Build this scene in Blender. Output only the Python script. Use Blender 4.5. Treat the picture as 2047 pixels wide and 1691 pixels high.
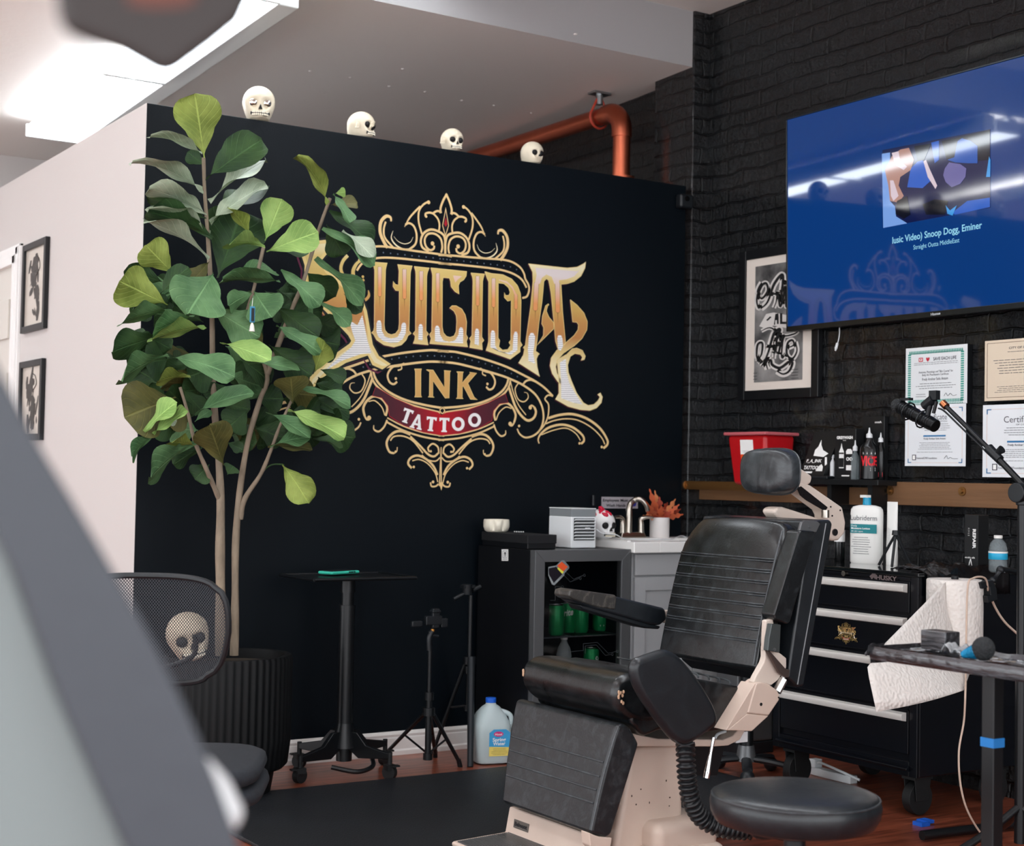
import bpy, bmesh, math, random
from mathutils import Vector, Matrix, Euler
from mathutils.geometry import tessellate_polygon
import numpy as np
random.seed(7)
for _o in list(bpy.data.objects): bpy.data.objects.remove(_o)
SC = bpy.context.scene
COL = SC.collection
# ------------------------------------------------------------------ camera
FW, FH = 2047.0, 1691.0
CX, CY, FPX = FW/2, FH/2, 3032.663
CAM = Vector((-1.852, -5.402, 1.12))
def _dir(vx, vy): return Vector((vx-CX, -(vy-CY), -FPX)).normalized()
_vx = _dir(5734.0, 1046.0); _vy = _dir(-932.0, 917.0)
_vy = (_vy - _vx*_vx.dot(_vy)).normalized(); _vz = _vx.cross(_vy)
ROT = Matrix((_vx, _vy, _vz))            # camera space -> world
cam_data = bpy.data.cameras.new('camera'); cam = bpy.data.objects.new('camera', cam_data)
COL.objects.link(cam); SC.camera = cam
cam.matrix_world = Matrix.Translation(CAM) @ ROT.to_4x4()
cam_data.sensor_fit = 'HORIZONTAL'; cam_data.sensor_width = 36.0
cam_data.lens = FPX*36.0/FW
cam_data.clip_start = 0.02
cam_data.dof.use_dof = True; cam_data.dof.focus_distance = 4.7; cam_data.dof.aperture_fstop = 4.6
def P(px, py, ax, val):
    """point where the sight line through a spot of the photograph meets a real plane"""
    r = ROT @ Vector((px-CX, -(py-CY), -FPX)); t = (val-CAM[ax])/r[ax]
    return CAM + r*t
def PD(px, py, depth):
    r = ROT @ Vector((px-CX, -(py-CY), -FPX)); return CAM + r*(depth/FPX)
# ------------------------------------------------------------------ world, exposure
SC.view_settings.view_transform = 'Standard'; SC.view_settings.look = 'None'
SC.view_settings.exposure = 0.0; SC.view_settings.gamma = 1.0; SC.view_settings.use_curve_mapping = False
wd = bpy.data.worlds.new('world'); SC.world = wd; wd.use_nodes = True
wd.node_tree.nodes['Background'].inputs[0].default_value = (0.93, 0.96, 1.0, 1)
wd.node_tree.nodes['Background'].inputs[1].default_value = 3.3
LAMP_STRENGTH = 16.0
# ------------------------------------------------------------------ materials
def lin(c):
    c = c/255.0
    return c/12.92 if c <= 0.04045 else ((c+0.055)/1.055)**2.4
def rgb(r, g, b): return (lin(r), lin(g), lin(b), 1.0)
MATS = {}
def mat(name, col=(128,128,128), rough=0.5, metal=0.0, bump=0.0, bscale=60.0, var=0.0, vscale=8.0,
        coat=0.0, emit=None, estr=0.0, trans=0.0, alpha=1.0, ior=1.45, spec=0.5, detail=3.0, sss=0.0, stretch=None):
    if name in MATS: return MATS[name]
    m = bpy.data.materials.new(name); m.use_nodes = True; nt = m.node_tree; b = nt.nodes['Principled BSDF']
    c = rgb(*col); b.inputs['Base Color'].default_value = c
    b.inputs['Roughness'].default_value = rough; b.inputs['Metallic'].default_value = metal
    b.inputs['IOR'].default_value = ior; b.inputs['Specular IOR Level'].default_value = spec
    b.inputs['Coat Weight'].default_value = coat; b.inputs['Coat Roughness'].default_value = 0.08
    b.inputs['Transmission Weight'].default_value = trans; b.inputs['Alpha'].default_value = alpha
    b.inputs['Subsurface Weight'].default_value = sss
    if emit: b.inputs['Emission Color'].default_value = rgb(*emit); b.inputs['Emission Strength'].default_value = estr
    if bump or var:
        tc = nt.nodes.new('ShaderNodeTexCoord'); mp = nt.nodes.new('ShaderNodeMapping')
        nt.links.new(tc.outputs['Object'], mp.inputs[0])
        if stretch: mp.inputs['Scale'].default_value = stretch
    if bump:
        n = nt.nodes.new('ShaderNodeTexNoise'); n.inputs['Scale'].default_value = bscale; n.inputs['Detail'].default_value = detail
        nt.links.new(mp.outputs[0], n.inputs['Vector'])
        bp = nt.nodes.new('ShaderNodeBump'); bp.inputs['Strength'].default_value = bump; bp.inputs['Distance'].default_value = 0.01
        nt.links.new(n.outputs['Fac'], bp.inputs['Height']); nt.links.new(bp.outputs[0], b.inputs['Normal'])
    if var:
        n2 = nt.nodes.new('ShaderNodeTexNoise'); n2.inputs['Scale'].default_value = vscale; n2.inputs['Detail'].default_value = 6.0
        nt.links.new(mp.outputs[0], n2.inputs['Vector'])
        cr = nt.nodes.new('ShaderNodeValToRGB')
        cr.color_ramp.elements[0].position = 0.3; cr.color_ramp.elements[1].position = 0.7
        cr.color_ramp.elements[0].color = tuple(x*(1-var) for x in c[:3])+(1,)
        cr.color_ramp.elements[1].color = tuple(min(1, x*(1+var)) for x in c[:3])+(1,)
        nt.links.new(n2.outputs['Fac'], cr.inputs[0]); nt.links.new(cr.outputs[0], b.inputs['Base Color'])
    MATS[name] = m
    return m
def NT(m): return m.node_tree, m.node_tree.nodes['Principled BSDF']
# ------------------------------------------------------------------ mesh helpers
ORI = {}
def wori(o): return ORI.get(o.name, Vector((0,0,0)))
def thing(name, label, cat, loc=(0,0,0), group=None, kind=None):
    o = bpy.data.objects.new(name, None); COL.objects.link(o); o.location = loc; ORI[o.name] = Vector(loc)
    o.empty_display_size = 0.05
    tag(o, label, cat, group, kind); return o
def tag(o, label=None, cat=None, group=None, kind=None):
    if label: o['label'] = label
    if cat: o['category'] = cat
    if group: o['group'] = group
    if kind: o['kind'] = kind
    return o
def rotz(a): return Matrix.Rotation(a, 3, 'Z')
def frame(d, up=(0,0,1)):
    d = Vector(d).normalized(); u = Vector(up)
    if abs(d.dot(u)) > 0.98: u = Vector((1,0,0))
    x = u.cross(d).normalized(); y = d.cross(x)
    return x, y, d
def smooth_path(pts, n=8):
    pts = [Vector(p) for p in pts]
    if len(pts) < 3: return pts
    out = []
    for i in range(len(pts)-1):
        p0 = pts[max(i-1,0)]; p1 = pts[i]; p2 = pts[i+1]; p3 = pts[min(i+2,len(pts)-1)]
        for k in range(n):
            t = k/n
            out.append(0.5*((2*p1)+(p2-p0)*t+(2*p0-5*p1+4*p2-p3)*t*t+(3*p1-p0-3*p2+p3)*t**3))
    out.append(pts[-1]); return out
class MB:
    def __init__(s): s.v = []; s.f = []; s.mi = []; s.uv = []; s.m = 0
    def add(s, vs, fs, uvs=None):
        o = len(s.v); s.v += [Vector(v) for v in vs]
        for f in fs:
            s.f.append([i+o for i in f]); s.mi.append(s.m)
            s.uv.append([uvs[i] for i in f] if uvs else None)
        return s
    def box(s, c, sz, R=None):
        c = Vector(c); vs = []
        for z in (-.5,.5):
            for y in (-.5,.5):
                for x in (-.5,.5):
                    p = Vector((x*sz[0], y*sz[1], z*sz[2]))
                    vs.append(c+(R@p if R else p))
        return s.add(vs, [(0,2,3,1),(4,5,7,6),(0,1,5,4),(2,6,7,3),(0,4,6,2),(1,3,7,5)])
    def bb(s, a, b):
        a = Vector(a); b = Vector(b); return s.box((a+b)/2, [abs(b[i]-a[i]) for i in range(3)])
    def ring(s, c, x, y, r, seg, ry=None):
        ry = r if ry is None else ry
        return [c + x*math.cos(2*math.pi*k/seg)*r + y*math.sin(2*math.pi*k/seg)*ry for k in range(seg)]
    def loft(s, rings, cap=True, closed=False):
        seg = len(rings[0]); vs = [p for r in rings for p in r]; fs = []
        n = len(rings)
        for i in range(n if closed else n-1):
            j = (i+1) % n
            for k in range(seg):
                fs.append((i*seg+k, i*seg+(k+1)%seg, j*seg+(k+1)%seg, j*seg+k))
        if cap and not closed:
            fs.append(tuple(range(seg))[::-1]); fs.append(tuple((n-1)*seg+k for k in range(seg)))
        return s.add(vs, fs)
    def cyl(s, a, b, r, r2=None, seg=20):
        a = Vector(a); b = Vector(b); r2 = r if r2 is None else r2
        x, y, d = frame(b-a); return s.loft([s.ring(a,x,y,r,seg), s.ring(b,x,y,r2,seg)])
    def tube(s, pts, r, seg=10, n=6, flat=1.0, raw=False):
        pts = [Vector(p) for p in pts] if raw else smooth_path(pts, n); rings = []; m = len(pts); px = None
        for i, p in enumerate(pts):
            d = (pts[min(i+1,m-1)]-pts[max(i-1,0)])
            if d.length < 1e-9: d = Vector((0,0,1))
            d.normalize()
            if px is None: x, y, _ = frame(d)
            else:
                x = px-d*px.dot(d); x.normalize(); y = d.cross(x)
            px = x; rr = r(i/(m-1)) if callable(r) else r
            rings.append(s.ring(p, x, y, rr, seg, rr*flat))
        return s.loft(rings)
    def lathe(s, c, prof, seg=28, ax=(0,0,1), sx=1.0, sy=1.0):
        c = Vector(c); x, y, d = frame(ax)
        if abs(Vector(ax).z) > .99: x, y, d = Vector((1,0,0)), Vector((0,1,0)), Vector((0,0,1))
        return s.loft([s.ring(c+d*z, x, y, max(r,1e-4)*sx, seg, max(r,1e-4)*sy) for r, z in prof])
    def sphere(s, c, r, seg=20, rings=12, R=None):
        c = Vector(c); r = (r,r,r) if not hasattr(r,'__len__') else r; L = []
        for i in range(rings+1):
            t = math.pi*i/rings; q = []
            for k in range(seg):
                a = 2*math.pi*k/seg
                p = Vector((math.sin(t)*math.cos(a)*r[0], math.sin(t)*math.sin(a)*r[1], -math.cos(t)*r[2]))
                q.append(c+(R@p if R else p))
            L.append(q)
        return s.loft(L)
    def prism(s, pts, off):
        """closed 3D outline (planar) extruded by vector off"""
        pts = [Vector(p) for p in pts]; off = Vector(off); n = len(pts)
        nrm = Vector((0,0,0))
        for i in range(n): nrm += pts[i].cross(pts[(i+1)%n])
        if nrm.dot(off) > 0: pts = pts[::-1]
        vs = pts+[p+off for p in pts]
        fs = [tuple(range(n)), tuple(range(2*n-1,n-1,-1))]
        for i in range(n): fs.append(((i+1)%n, i, n+i, n+(i+1)%n))
        return s.add(vs, fs)
    def grid(s, fn, nu, nv, uv=True):
        vs = []; uvs = []
        for j in range(nv+1):
            for i in range(nu+1):
                vs.append(fn(i/nu, j/nv)); uvs.append((i/nu, j/nv))
        fs = [(j*(nu+1)+i, j*(nu+1)+i+1, (j+1)*(nu+1)+i+1, (j+1)*(nu+1)+i) for j in range(nv) for i in range(nu)]
        return s.add(vs, fs, uvs)
    def build(s, name, mats, parent=None, bevel=0, seg=3, smooth=True, sub=0, solid=0, angle=40, loc=None, R=None):
        if R is not None or loc is not None:
            RR = R if R is not None else Matrix.Identity(3); L = Vector(loc or (0,0,0))
            s.v = [L+RR@v for v in s.v]
        o0 = Vector((0,0,0)); p = parent
        if parent is not None: o0 = wori(parent)
        me = bpy.data.meshes.new(name)
        me.from_pydata([tuple(v-o0) for v in s.v], [], s.f); me.validate(); me.update()
        if any(u for u in s.uv) and len(me.polygons) == len(s.f):
            ul = me.uv_layers.new(name='UVMap')
            for pl, u in zip(me.polygons, s.uv):
                if u:
                    for k, li in enumerate(pl.loop_indices): ul.data[li].uv = u[k]
        if not isinstance(mats, (list,tuple)): mats = [mats]
        for m in mats: me.materials.append(m)
        if len(mats) > 1 and len(me.polygons) == len(s.mi):
            for pl, k in zip(me.polygons, s.mi): pl.material_index = k
        if smooth:
            me.shade_smooth()
            if not sub:
                try: me.set_sharp_from_angle(angle=math.radians(angle))
                except Exception: pass
        o = bpy.data.objects.new(name, me); COL.objects.link(o)
        if parent is not None: o.parent = parent; ORI[o.name] = o0
        if bevel:
            b = o.modifiers.new('b','BEVEL'); b.width = bevel; b.segments = seg; b.limit_method = 'ANGLE'; b.angle_limit = math.radians(35); b.harden_normals = False
            me.shade_smooth()
            w = o.modifiers.new('w','WEIGHTED_NORMAL'); w.keep_sharp = False
        if solid:
            q = o.modifiers.new('s','SOLIDIFY'); q.thickness = solid; q.offset = 0
        if sub:
            q = o.modifiers.new('u','SUBSURF'); q.levels = sub; q.render_levels = sub
        return o
def copy_tree(o, parent=None, delta=None):
    c = o.copy(); COL.objects.link(c); ORI[c.name] = wori(o).copy()
    if parent: c.parent = parent
    if delta is not None: c.location = c.location+Vector(delta)
    for ch in list(o.children): copy_tree(ch, c)
    return c
# text: built-in vector font turned into real mesh
TEXTS = {}
def text_geo(t, bold=0.0):
    k = (t, bold)
    if k in TEXTS: return TEXTS[k]
    cu = bpy.data.curves.new('t','FONT'); cu.body = t; cu.size = 1.0; cu.offset = bold; cu.resolution_u = 3
    o = bpy.data.objects.new('t', cu); COL.objects.link(o)
    dg = bpy.context.evaluated_depsgraph_get(); dg.update()
    me = o.evaluated_get(dg).to_mesh()
    vs = [tuple(v.co) for v in me.vertices]; fs = [tuple(p.vertices) for p in me.polygons]
    o.evaluated_get(dg).to_mesh_clear(); bpy.data.objects.remove(o); bpy.data.curves.remove(cu)
    xs = [v[0] for v in vs] or [0,1]; ys = [v[1] for v in vs] or [0,1]
    TEXTS[k] = (vs, fs, min(xs), max(xs), min(ys), max(ys)); return TEXTS[k]
def put_text(mb, t, a, b, h, up, bold=0.0, off=(0,0,0)):
    """text filling the width a->b with cap height h along vector up"""
    vs, fs, x0, x1, y0, y1 = text_geo(t, bold); a = Vector(a); b = Vector(b); up = Vector(up)
    _, _, _, _, c0, c1 = text_geo('E', bold)
    W = (b-a)/(x1-x0); U = up*(h/(c1-c0))
    mb.add([a+W*(v[0]-x0)+U*(v[1])+Vector(off) for v in vs], fs)
def grey_lines(mb, a, u, v, w, h, n, seed, fill=.38):
    """rows of small print as thin dashes"""
    rd = random.Random(seed); a = Vector(a); u = Vector(u); v = Vector(v)
    for i in range(n):
        y = h*(1-(i+.5)/n); ww = w*rd.uniform(.7,1); x = (w-ww)/2; hh = h/n*fill*.5
        while x < (w+ww)/2:
            l = rd.uniform(.03,.09)*w; l = min(l, (w+ww)/2-x)
            p = a+u*x+v*y; mb.add([p, p+u*l, p+u*l+v*hh, p+v*hh], [(0,1,2,3)]); x += l+.012*w
def fill2(mb, loops, fn):
    """2D polygon (outer + holes) mapped to 3D through fn"""
    L3 = [[Vector((x, y, 0)) for x, y in l] for l in loops]
    tri = tessellate_polygon(L3); flat = [p for l in loops for p in l]
    mb.add([fn(*p) for p in flat], [tuple(t) for t in tri])
def spline2(pts, n=8):
    return [(p.x, p.y) for p in smooth_path([Vector((x, y, 0)) for x, y in pts], n)]
def stroke2(mb, pts, w, fn, n=8, taper=(1,1)):
    """flat brush stroke; w = width, taper = width factor at start/end"""
    q = spline2(pts, n) if len(pts) > 2 else list(pts); m = len(q); L = []; R = []
    for i in range(m):
        ax, ay = q[max(i-1,0)]; bx, by = q[min(i+1,m-1)]
        dx, dy = bx-ax, by-ay; l = math.hypot(dx, dy) or 1
        t = i/(m-1); k = taper[0]+(1-taper[0])*min(1,t*3) if t < .34 else (taper[1]+(1-taper[1])*min(1,(1-t)*3))
        ww = w*.5*k; nx, ny = -dy/l*ww, dx/l*ww
        L.append((q[i][0]+nx, q[i][1]+ny)); R.append((q[i][0]-nx, q[i][1]-ny))
    vs = [fn(*p) for p in L]+[fn(*p) for p in R]
    mb.add(vs, [(i, i+1, m+i+1, m+i) for i in range(m-1)])
def disc2(mb, x, y, r, fn, n=14):
    mb.add([fn(x+r*math.cos(6.2832*k/n), y+r*math.sin(6.2832*k/n)) for k in range(n)], [tuple(range(n))])
# ================================================================== lamps with their own light
W = 2.667; WALLH = 2.474
def ceil_z(y): return 3.03-0.038*y
M_lampbody = mat('lamp_white_enamel', (236,240,238), .35)
M_diff = mat('lamp_diffuser', (250,252,255), .4, emit=(240,248,255), estr=LAMP_STRENGTH)
M_steel = mat('zinc_steel', (170,174,176), .3, 1.0)
def fixture(x0, x1, ya, yb, zf, label, grp=None):
    t = thing('fluorescent_light', label, 'ceiling light', ((x0+x1)/2, ya, zf(ya)), grp)
    n = max(1, round(abs(yb-ya)/1.22)); L = (yb-ya)/n
    h = MB(); d = MB()
    xr = x1-.09
    for sx0, sx1, z0, z1 in ((xr, x1, .0, .09),(x0+(xr-x0)*.38, x0+(xr-x0)*.62, .0, .05)):
        h.v += []; o = []
        vs = [Vector((x, y, zf(y)-z)) for y in (ya, yb) for x, z in ((sx0,z0),(sx1,z0),(sx1,z1),(sx0,z1))]
        h.add(vs, [(0,1,2,3),(7,6,5,4),(0,4,5,1),(1,5,6,2),(2,6,7,3),(3,7,4,0)])
    h.build('housing', M_lampbody, t, bevel=.006)
    for i in range(n):
        a = ya+L*i+.008; b = ya+L*(i+1)-.008; rings = []
        for y in (a, b):
            rings.append([Vector((x0+.012+(xr-x0-.012)*u, y, zf(y)-q)) for u, q in ((.02,.030),(0,.038),(0,.055),(.12,.078),(.5,.088),(.88,.078),(1,.055),(1,.038),(.98,.030))])
        MB().loft(rings).build('diffuser', M_diff, t, smooth=False)
        for y in (a, b):
            e = MB(); e.box(((x0+xr)/2+.006, y, zf(y)-.058), (xr-x0, .014, .066)); e.build('end_cap', M_lampbody, t, bevel=.004)
    return t
fixture(.215, .59, 2.5, -.02, lambda y: ceil_z(y)-.012, 'long white tube light running along the low ceiling above the white wall')
fixture(1.0, 1.26, -.2, -4.6, lambda y: 3.27, 'white tube light under the high ceiling over the treatment chair')
fixture(-1.3, -1.04, 3.0, -3.6, lambda y: (ceil_z(y) if y > 0 else 3.02)-.012, 'white tube light over the aisle left of the white wall')
# ================================================================== the room
def brick_mat():
    m = mat('black_painted_brick', (30,36,42), .28, spec=.6, coat=.5); nt, b = NT(m)
    N = nt.nodes.new; L = nt.links.new
    tc = N('ShaderNodeTexCoord'); sp = N('ShaderNodeSeparateXYZ'); ad = N('ShaderNodeMath'); ad.operation = 'ADD'
    cb = N('ShaderNodeCombineXYZ'); L(tc.outputs['Object'], sp.inputs[0])
    L(sp.outputs['X'], ad.inputs[0]); L(sp.outputs['Y'], ad.inputs[1]); L(ad.outputs[0], cb.inputs['X']); L(sp.outputs['Z'], cb.inputs['Y'])
    # wobble the courses
    nz = N('ShaderNodeTexNoise'); nz.inputs['Scale'].default_value = 9; nz.inputs['Detail'].default_value = 4; L(cb.outputs[0], nz.inputs['Vector'])
    mx = N('ShaderNodeVectorMath'); mx.operation = 'MULTIPLY_ADD'; L(nz.outputs['Color'], mx.inputs[0]); mx.inputs[1].default_value = (.06,.034,0); L(cb.outputs[0], mx.inputs[2])
    br = N('ShaderNodeTexBrick'); L(mx.outputs[0], br.inputs['Vector']); br.inputs['Scale'].default_value = 1
    br.inputs['Brick Width'].default_value = .212; br.inputs['Row Height'].default_value = .0685; br.inputs['Mortar Size'].default_value = .007
    br.inputs['Mortar Smooth'].default_value = .9; br.inputs['Color1'].default_value = (1,1,1,1); br.inputs['Color2'].default_value = (.7,.7,.7,1); br.inputs['Mortar'].default_value = (0,0,0,1)
    n2 = N('ShaderNodeTexNoise'); n2.inputs['Scale'].default_value = 60; n2.inputs['Detail'].default_value = 9; n2.inputs['Roughness'].default_value = .62; L(cb.outputs[0], n2.inputs['Vector'])
    n3 = N('ShaderNodeTexNoise'); n3.inputs['Scale'].default_value = 14; n3.inputs['Detail'].default_value = 3; L(cb.outputs[0], n3.inputs['Vector'])
    a1 = N('ShaderNodeMath'); a1.operation = 'MULTIPLY_ADD'; L(n2.outputs['Fac'], a1.inputs[0]); a1.inputs[1].default_value = .95; L(br.outputs['Color'], a1.inputs[2])
    a2 = N('ShaderNodeMath'); a2.operation = 'MULTIPLY_ADD'; L(n3.outputs['Fac'], a2.inputs[0]); a2.inputs[1].default_value = 1.1; L(a1.outputs[0], a2.inputs[2])
    bp = N('ShaderNodeBump'); bp.inputs['Strength'].default_value = 1.0; bp.inputs['Distance'].default_value = .022
    L(a2.outputs[0], bp.inputs['Height']); L(bp.outputs[0], b.inputs['Normal'])
    n4 = N('ShaderNodeTexNoise'); n4.inputs['Scale'].default_value = 25; L(cb.outputs[0], n4.inputs['Vector'])
    cr = N('ShaderNodeValToRGB'); cr.color_ramp.elements[0].position = .35; cr.color_ramp.elements[1].position = .75
    cr.color_ramp.elements[0].color = rgb(4,8,12); cr.color_ramp.elements[1].color = rgb(20,25,30)
    L(n4.outputs['Fac'], cr.inputs[0]); L(cr.outputs[0], b.inputs['Base Color'])
    return m
M_brick = brick_mat()
M_black = mat('black_satin_paint', (3,11,18), .5, bump=.12, bscale=260, spec=.2)
M_white = mat('white_wall_paint', (204,199,196), .6, bump=.06, bscale=180)
M_ceil = mat('ceiling_paint', (244,238,232), .7, bump=.10, bscale=30)
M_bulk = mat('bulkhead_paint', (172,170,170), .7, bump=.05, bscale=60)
M_trim = mat('white_gloss_trim', (232,228,224), .3, bump=.04, bscale=60)
def floor_mat():
    m = mat('cherry_wood_floor', (120,50,36), .28); nt, b = NT(m); N = nt.nodes.new; L = nt.links.new
    tc = N('ShaderNodeTexCoord'); mp = N('ShaderNodeMapping'); L(tc.outputs['Object'], mp.inputs[0])
    br = N('ShaderNodeTexBrick'); L(mp.outputs[0], br.inputs['Vector']); br.inputs['Scale'].default_value = 1
    br.inputs['Brick Width'].default_value = 1.2; br.inputs['Row Height'].default_value = .12; br.inputs['Mortar Size'].default_value = .0016
    br.inputs['Color1'].default_value = (1,1,1,1); br.inputs['Color2'].default_value = (.62,.62,.62,1); br.inputs['Mortar'].default_value = (.12,.12,.12,1)
    m2 = N('ShaderNodeMapping'); m2.inputs['Scale'].default_value = (3,34,3); L(tc.outputs['Object'], m2.inputs[0])
    n = N('ShaderNodeTexNoise'); n.inputs['Scale'].default_value = 1.6; n.inputs['Detail'].default_value = 7; n.inputs['Distortion'].default_value = .6; L(m2.outputs[0], n.inputs['Vector'])
    cr = N('ShaderNodeValToRGB'); cr.color_ramp.elements[0].position = .3; cr.color_ramp.elements[1].position = .72
    cr.color_ramp.elements[0].color = rgb(92,42,32); cr.color_ramp.elements[1].color = rgb(182,100,72); L(n.outputs['Fac'], cr.inputs[0])
    mx = N('ShaderNodeMix'); mx.data_type = 'RGBA'; mx.blend_type = 'MULTIPLY'; mx.inputs['Factor'].default_value = .8
    L(cr.outputs[0], mx.inputs['A']); L(br.outputs['Color'], mx.inputs['B']); L(mx.outputs['Result'], b.inputs['Base Color'])
    bp = N('ShaderNodeBump'); bp.inputs['Strength'].default_value = .15; bp.inputs['Distance'].default_value = .003; L(n.outputs['Fac'], bp.inputs['Height']); L(bp.outputs[0], b.inputs['Normal'])
    return m
def struct(name, mb, m, **k): o = mb.build(name, m, None, **k); o['kind'] = 'structure'; return o
struct('floor', MB().bb((-6,-8.5,-.1),(W+.2,4.2,0)), floor_mat(), smooth=False)
struct('wall_back', MB().bb((0,0,0),(2.553,.11,WALLH)), M_black, bevel=.003)
struct('wall_left', MB().bb((.0015,.11,0),(.11,3.4,WALLH)), M_white, smooth=False)
# white paint face that wraps the end of the partition
struct('trim_1', MB().bb((-.0015,.0,0),(.0,3.4,WALLH)), M_white, smooth=False)
struct('wall_right', MB().bb((W,-8.5,0),(W+.2,3.4,3.6)), M_brick, smooth=False)
struct('trim_2', MB().bb((2.578,-.012,0),(W+.01,.28,3.5)), M_brick, bevel=.008)
struct('wall_far', MB().bb((-6,3.4,0),(W+.2,3.5,3.6)), M_white, smooth=False)
# low ceiling (slopes down to the back), bulkhead face, high ceiling
c = MB(); ya, yb = 0.0, 3.42
c.add([(-6,ya,ceil_z(ya)),(W,ya,ceil_z(ya)),(W,yb,ceil_z(yb)),(-6,yb,ceil_z(yb)),(-6,ya,3.6),(W,ya,3.6),(W,yb,3.6),(-6,yb,3.6)],
      [(0,1,2,3),(4,7,6,5),(0,4,5,1),(1,5,6,2),(2,6,7,3),(3,7,4,0)])
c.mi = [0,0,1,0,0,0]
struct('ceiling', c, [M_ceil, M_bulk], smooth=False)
c = MB(); z0, z1 = 3.29, 3.29
c.add([(-6,-8.5,z1),(W,-8.5,z1),(W,0,z0),(-6,0,z0),(-6,-8.5,3.7),(W,-8.5,3.7),(W,0,3.7),(-6,0,3.7)],
      [(0,1,2,3),(4,7,6,5),(0,4,5,1),(1,5,6,2),(2,6,7,3),(3,7,4,0)])
struct('ceiling.001', c, M_ceil, smooth=False)
# plaster seam and nail pops on the low ceiling
nb = MB()
for px, py in ((620,147),(700,160),(805,147),(778,177),(849,188),(923,205),(988,215),(1062,230),(1150,93)):
    p = P(px, py, 2, 2.98); p.z = ceil_z(p.y)
    nb.sphere(p, (.009,.009,.004), 8, 6)
struct('trim_3', nb, M_ceil)
# moulded baseboard
bb_ = MB()
prof = [(0,0),(-.022,0),(-.022,.018),(-.016,.024),(-.016,.066),(-.012,.072),(-.014,.082),(-.006,.092),(0,.094)]
bb_.prism([(0.0,y-.0005,z) for y, z in prof], (1.46,0,0))
struct('baseboard_back', bb_, M_trim, bevel=.001)
# door in the white wall
M_door = mat('white_door_paint', (214,210,202), .45)
M_tr2 = mat('white_casing_paint', (238,238,236), .35)
yc = P(45,560,0,0).y; zc_ = P(45,487,0,0).z
cs = MB()
for a, b in ((0,.014),(.014,.05),(.05,.09)):
    d = .014+.006*((a*100)%3)
    cs.bb((-.002-d, yc+a, 0),(0, yc+b, zc_-a)); cs.bb((-.002-d, yc+a, zc_-b),(0, yc+1.0-a, zc_-a)); cs.bb((-.002-d, yc+1.0-b, 0),(0, yc+1.0-a, zc_-a))
struct('trim_4', cs, M_tr2, bevel=.003)
dr = MB(); dr.bb((-.004,yc+.09,0),(-.001,yc+.91,zc_-.09))
door = struct('door_1', dr, M_door)
pn = MB()
zt = P(8,603,0,0).z; zb = P(8,680,0,0).z
for k, (za, zz) in enumerate(((zt,zb),(zb-.16,zb-.75),(zb-.95,.25))):
    for ya_ in (yc+.18, yc+.54):
        for q, dpt in ((0,.012),(.02,.006)):
            pn.bb((-.004-dpt, ya_+q, zz+q),(-.004, ya_+.26-q, za-q))
pn.build('door_panel', M_door, door, bevel=.006)
# ================================================================== copper pipe and hanger
M_copper = mat('copper_pipe', (196,104,76), .32, 1.0, bump=.04, bscale=20, var=.12, vscale=5)
xp = 2.46
pt = P(1243,262,0,xp); py0 = pt.y; pz = P(1205,220,0,xp).z
pz = P(1100,262,0,xp).z
t = thing('copper_pipe', 'thick copper pipe with a right-angle elbow dropping behind the black wall', 'pipe', (xp,py0,0))
ze = P(1238,222,0,xp).z
R_ = .042
pp = MB(); pp.cyl((xp,py0,1.5),(xp,py0,ze-.1),R_,seg=28); pp.cyl((xp,py0+.1,ze),(xp,2.3,ze),R_,seg=28)
pp.build('pipe_run', M_copper, t)
el = MB(); el.tube([(xp,py0,ze-.13)]+[(xp,py0+.1-.1*math.cos(a),ze-.1+.1*math.sin(a)) for a in [i*math.pi/16 for i in range(9)]]+[(xp,py0+.13,ze)], R_+.006, seg=28, raw=True)
el.build('elbow', M_copper, t)
MB().cyl((xp,py0,P(1250,352,0,xp).z-.03),(xp,py0,P(1250,352,0,xp).z),.065).build('pipe_flange', M_copper, t)
hy = P(1198,215,0,xp).y; hz = ceil_z(hy)
t = thing('pipe_hanger', 'grey steel rod hanger with red clevis holding up the copper pipe', 'pipe hanger', (xp,hy,hz))
MB().bb((xp-.05,hy-.03,hz-.012),(xp+.05,hy+.03,hz)).build('ceiling_plate', M_steel, t, bevel=.002)
MB().cyl((xp,hy,ze+R_+.05),(xp,hy,hz-.01),.009).cyl((xp,hy,hz-.06),(xp,hy,hz-.012),.018).build('rod', M_steel, t)
M_redcl = mat('red_oxide_steel', (186,66,46), .5)
cl = MB(); cl.tube([Vector((xp+math.sin(a)*(R_+.012), hy, ze-math.cos(a)*(R_+.012))) for a in [i*2*math.pi/24-math.pi*0 for i in range(-8,9)]]+[Vector((xp,hy,ze+R_+.075))], .006, seg=8, raw=True)
cl.tube([Vector((xp-math.sin(math.pi*.66)*(R_+.012), hy, ze+.022)), Vector((xp,hy,ze+R_+.075))], .006, seg=8, raw=True)
cl.build('clevis', M_redcl, t)
# small sensor camera at the wall's top corner
a = P(1352,388,1,-.01); b = P(1378,420,1,-.01)
t = thing('security_camera', 'small black square sensor camera at the top right corner of the black wall', 'camera', ((a.x+b.x)/2,-.02,(a.z+b.z)/2))
M_plastic = mat('black_plastic', (22,26,30), .4)
MB().bb((a.x,-.045,b.z),(b.x,0,a.z)).build('housing', M_plastic, t, bevel=.012, seg=4)
MB().cyl(((a.x+b.x)/2-.005,-.045,(a.z+b.z)/2+.01),((a.x+b.x)/2-.005,-.050,(a.z+b.z)/2+.01),.012).build('lens', mat('lens_glass',(6,8,10),.1), t)
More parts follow.
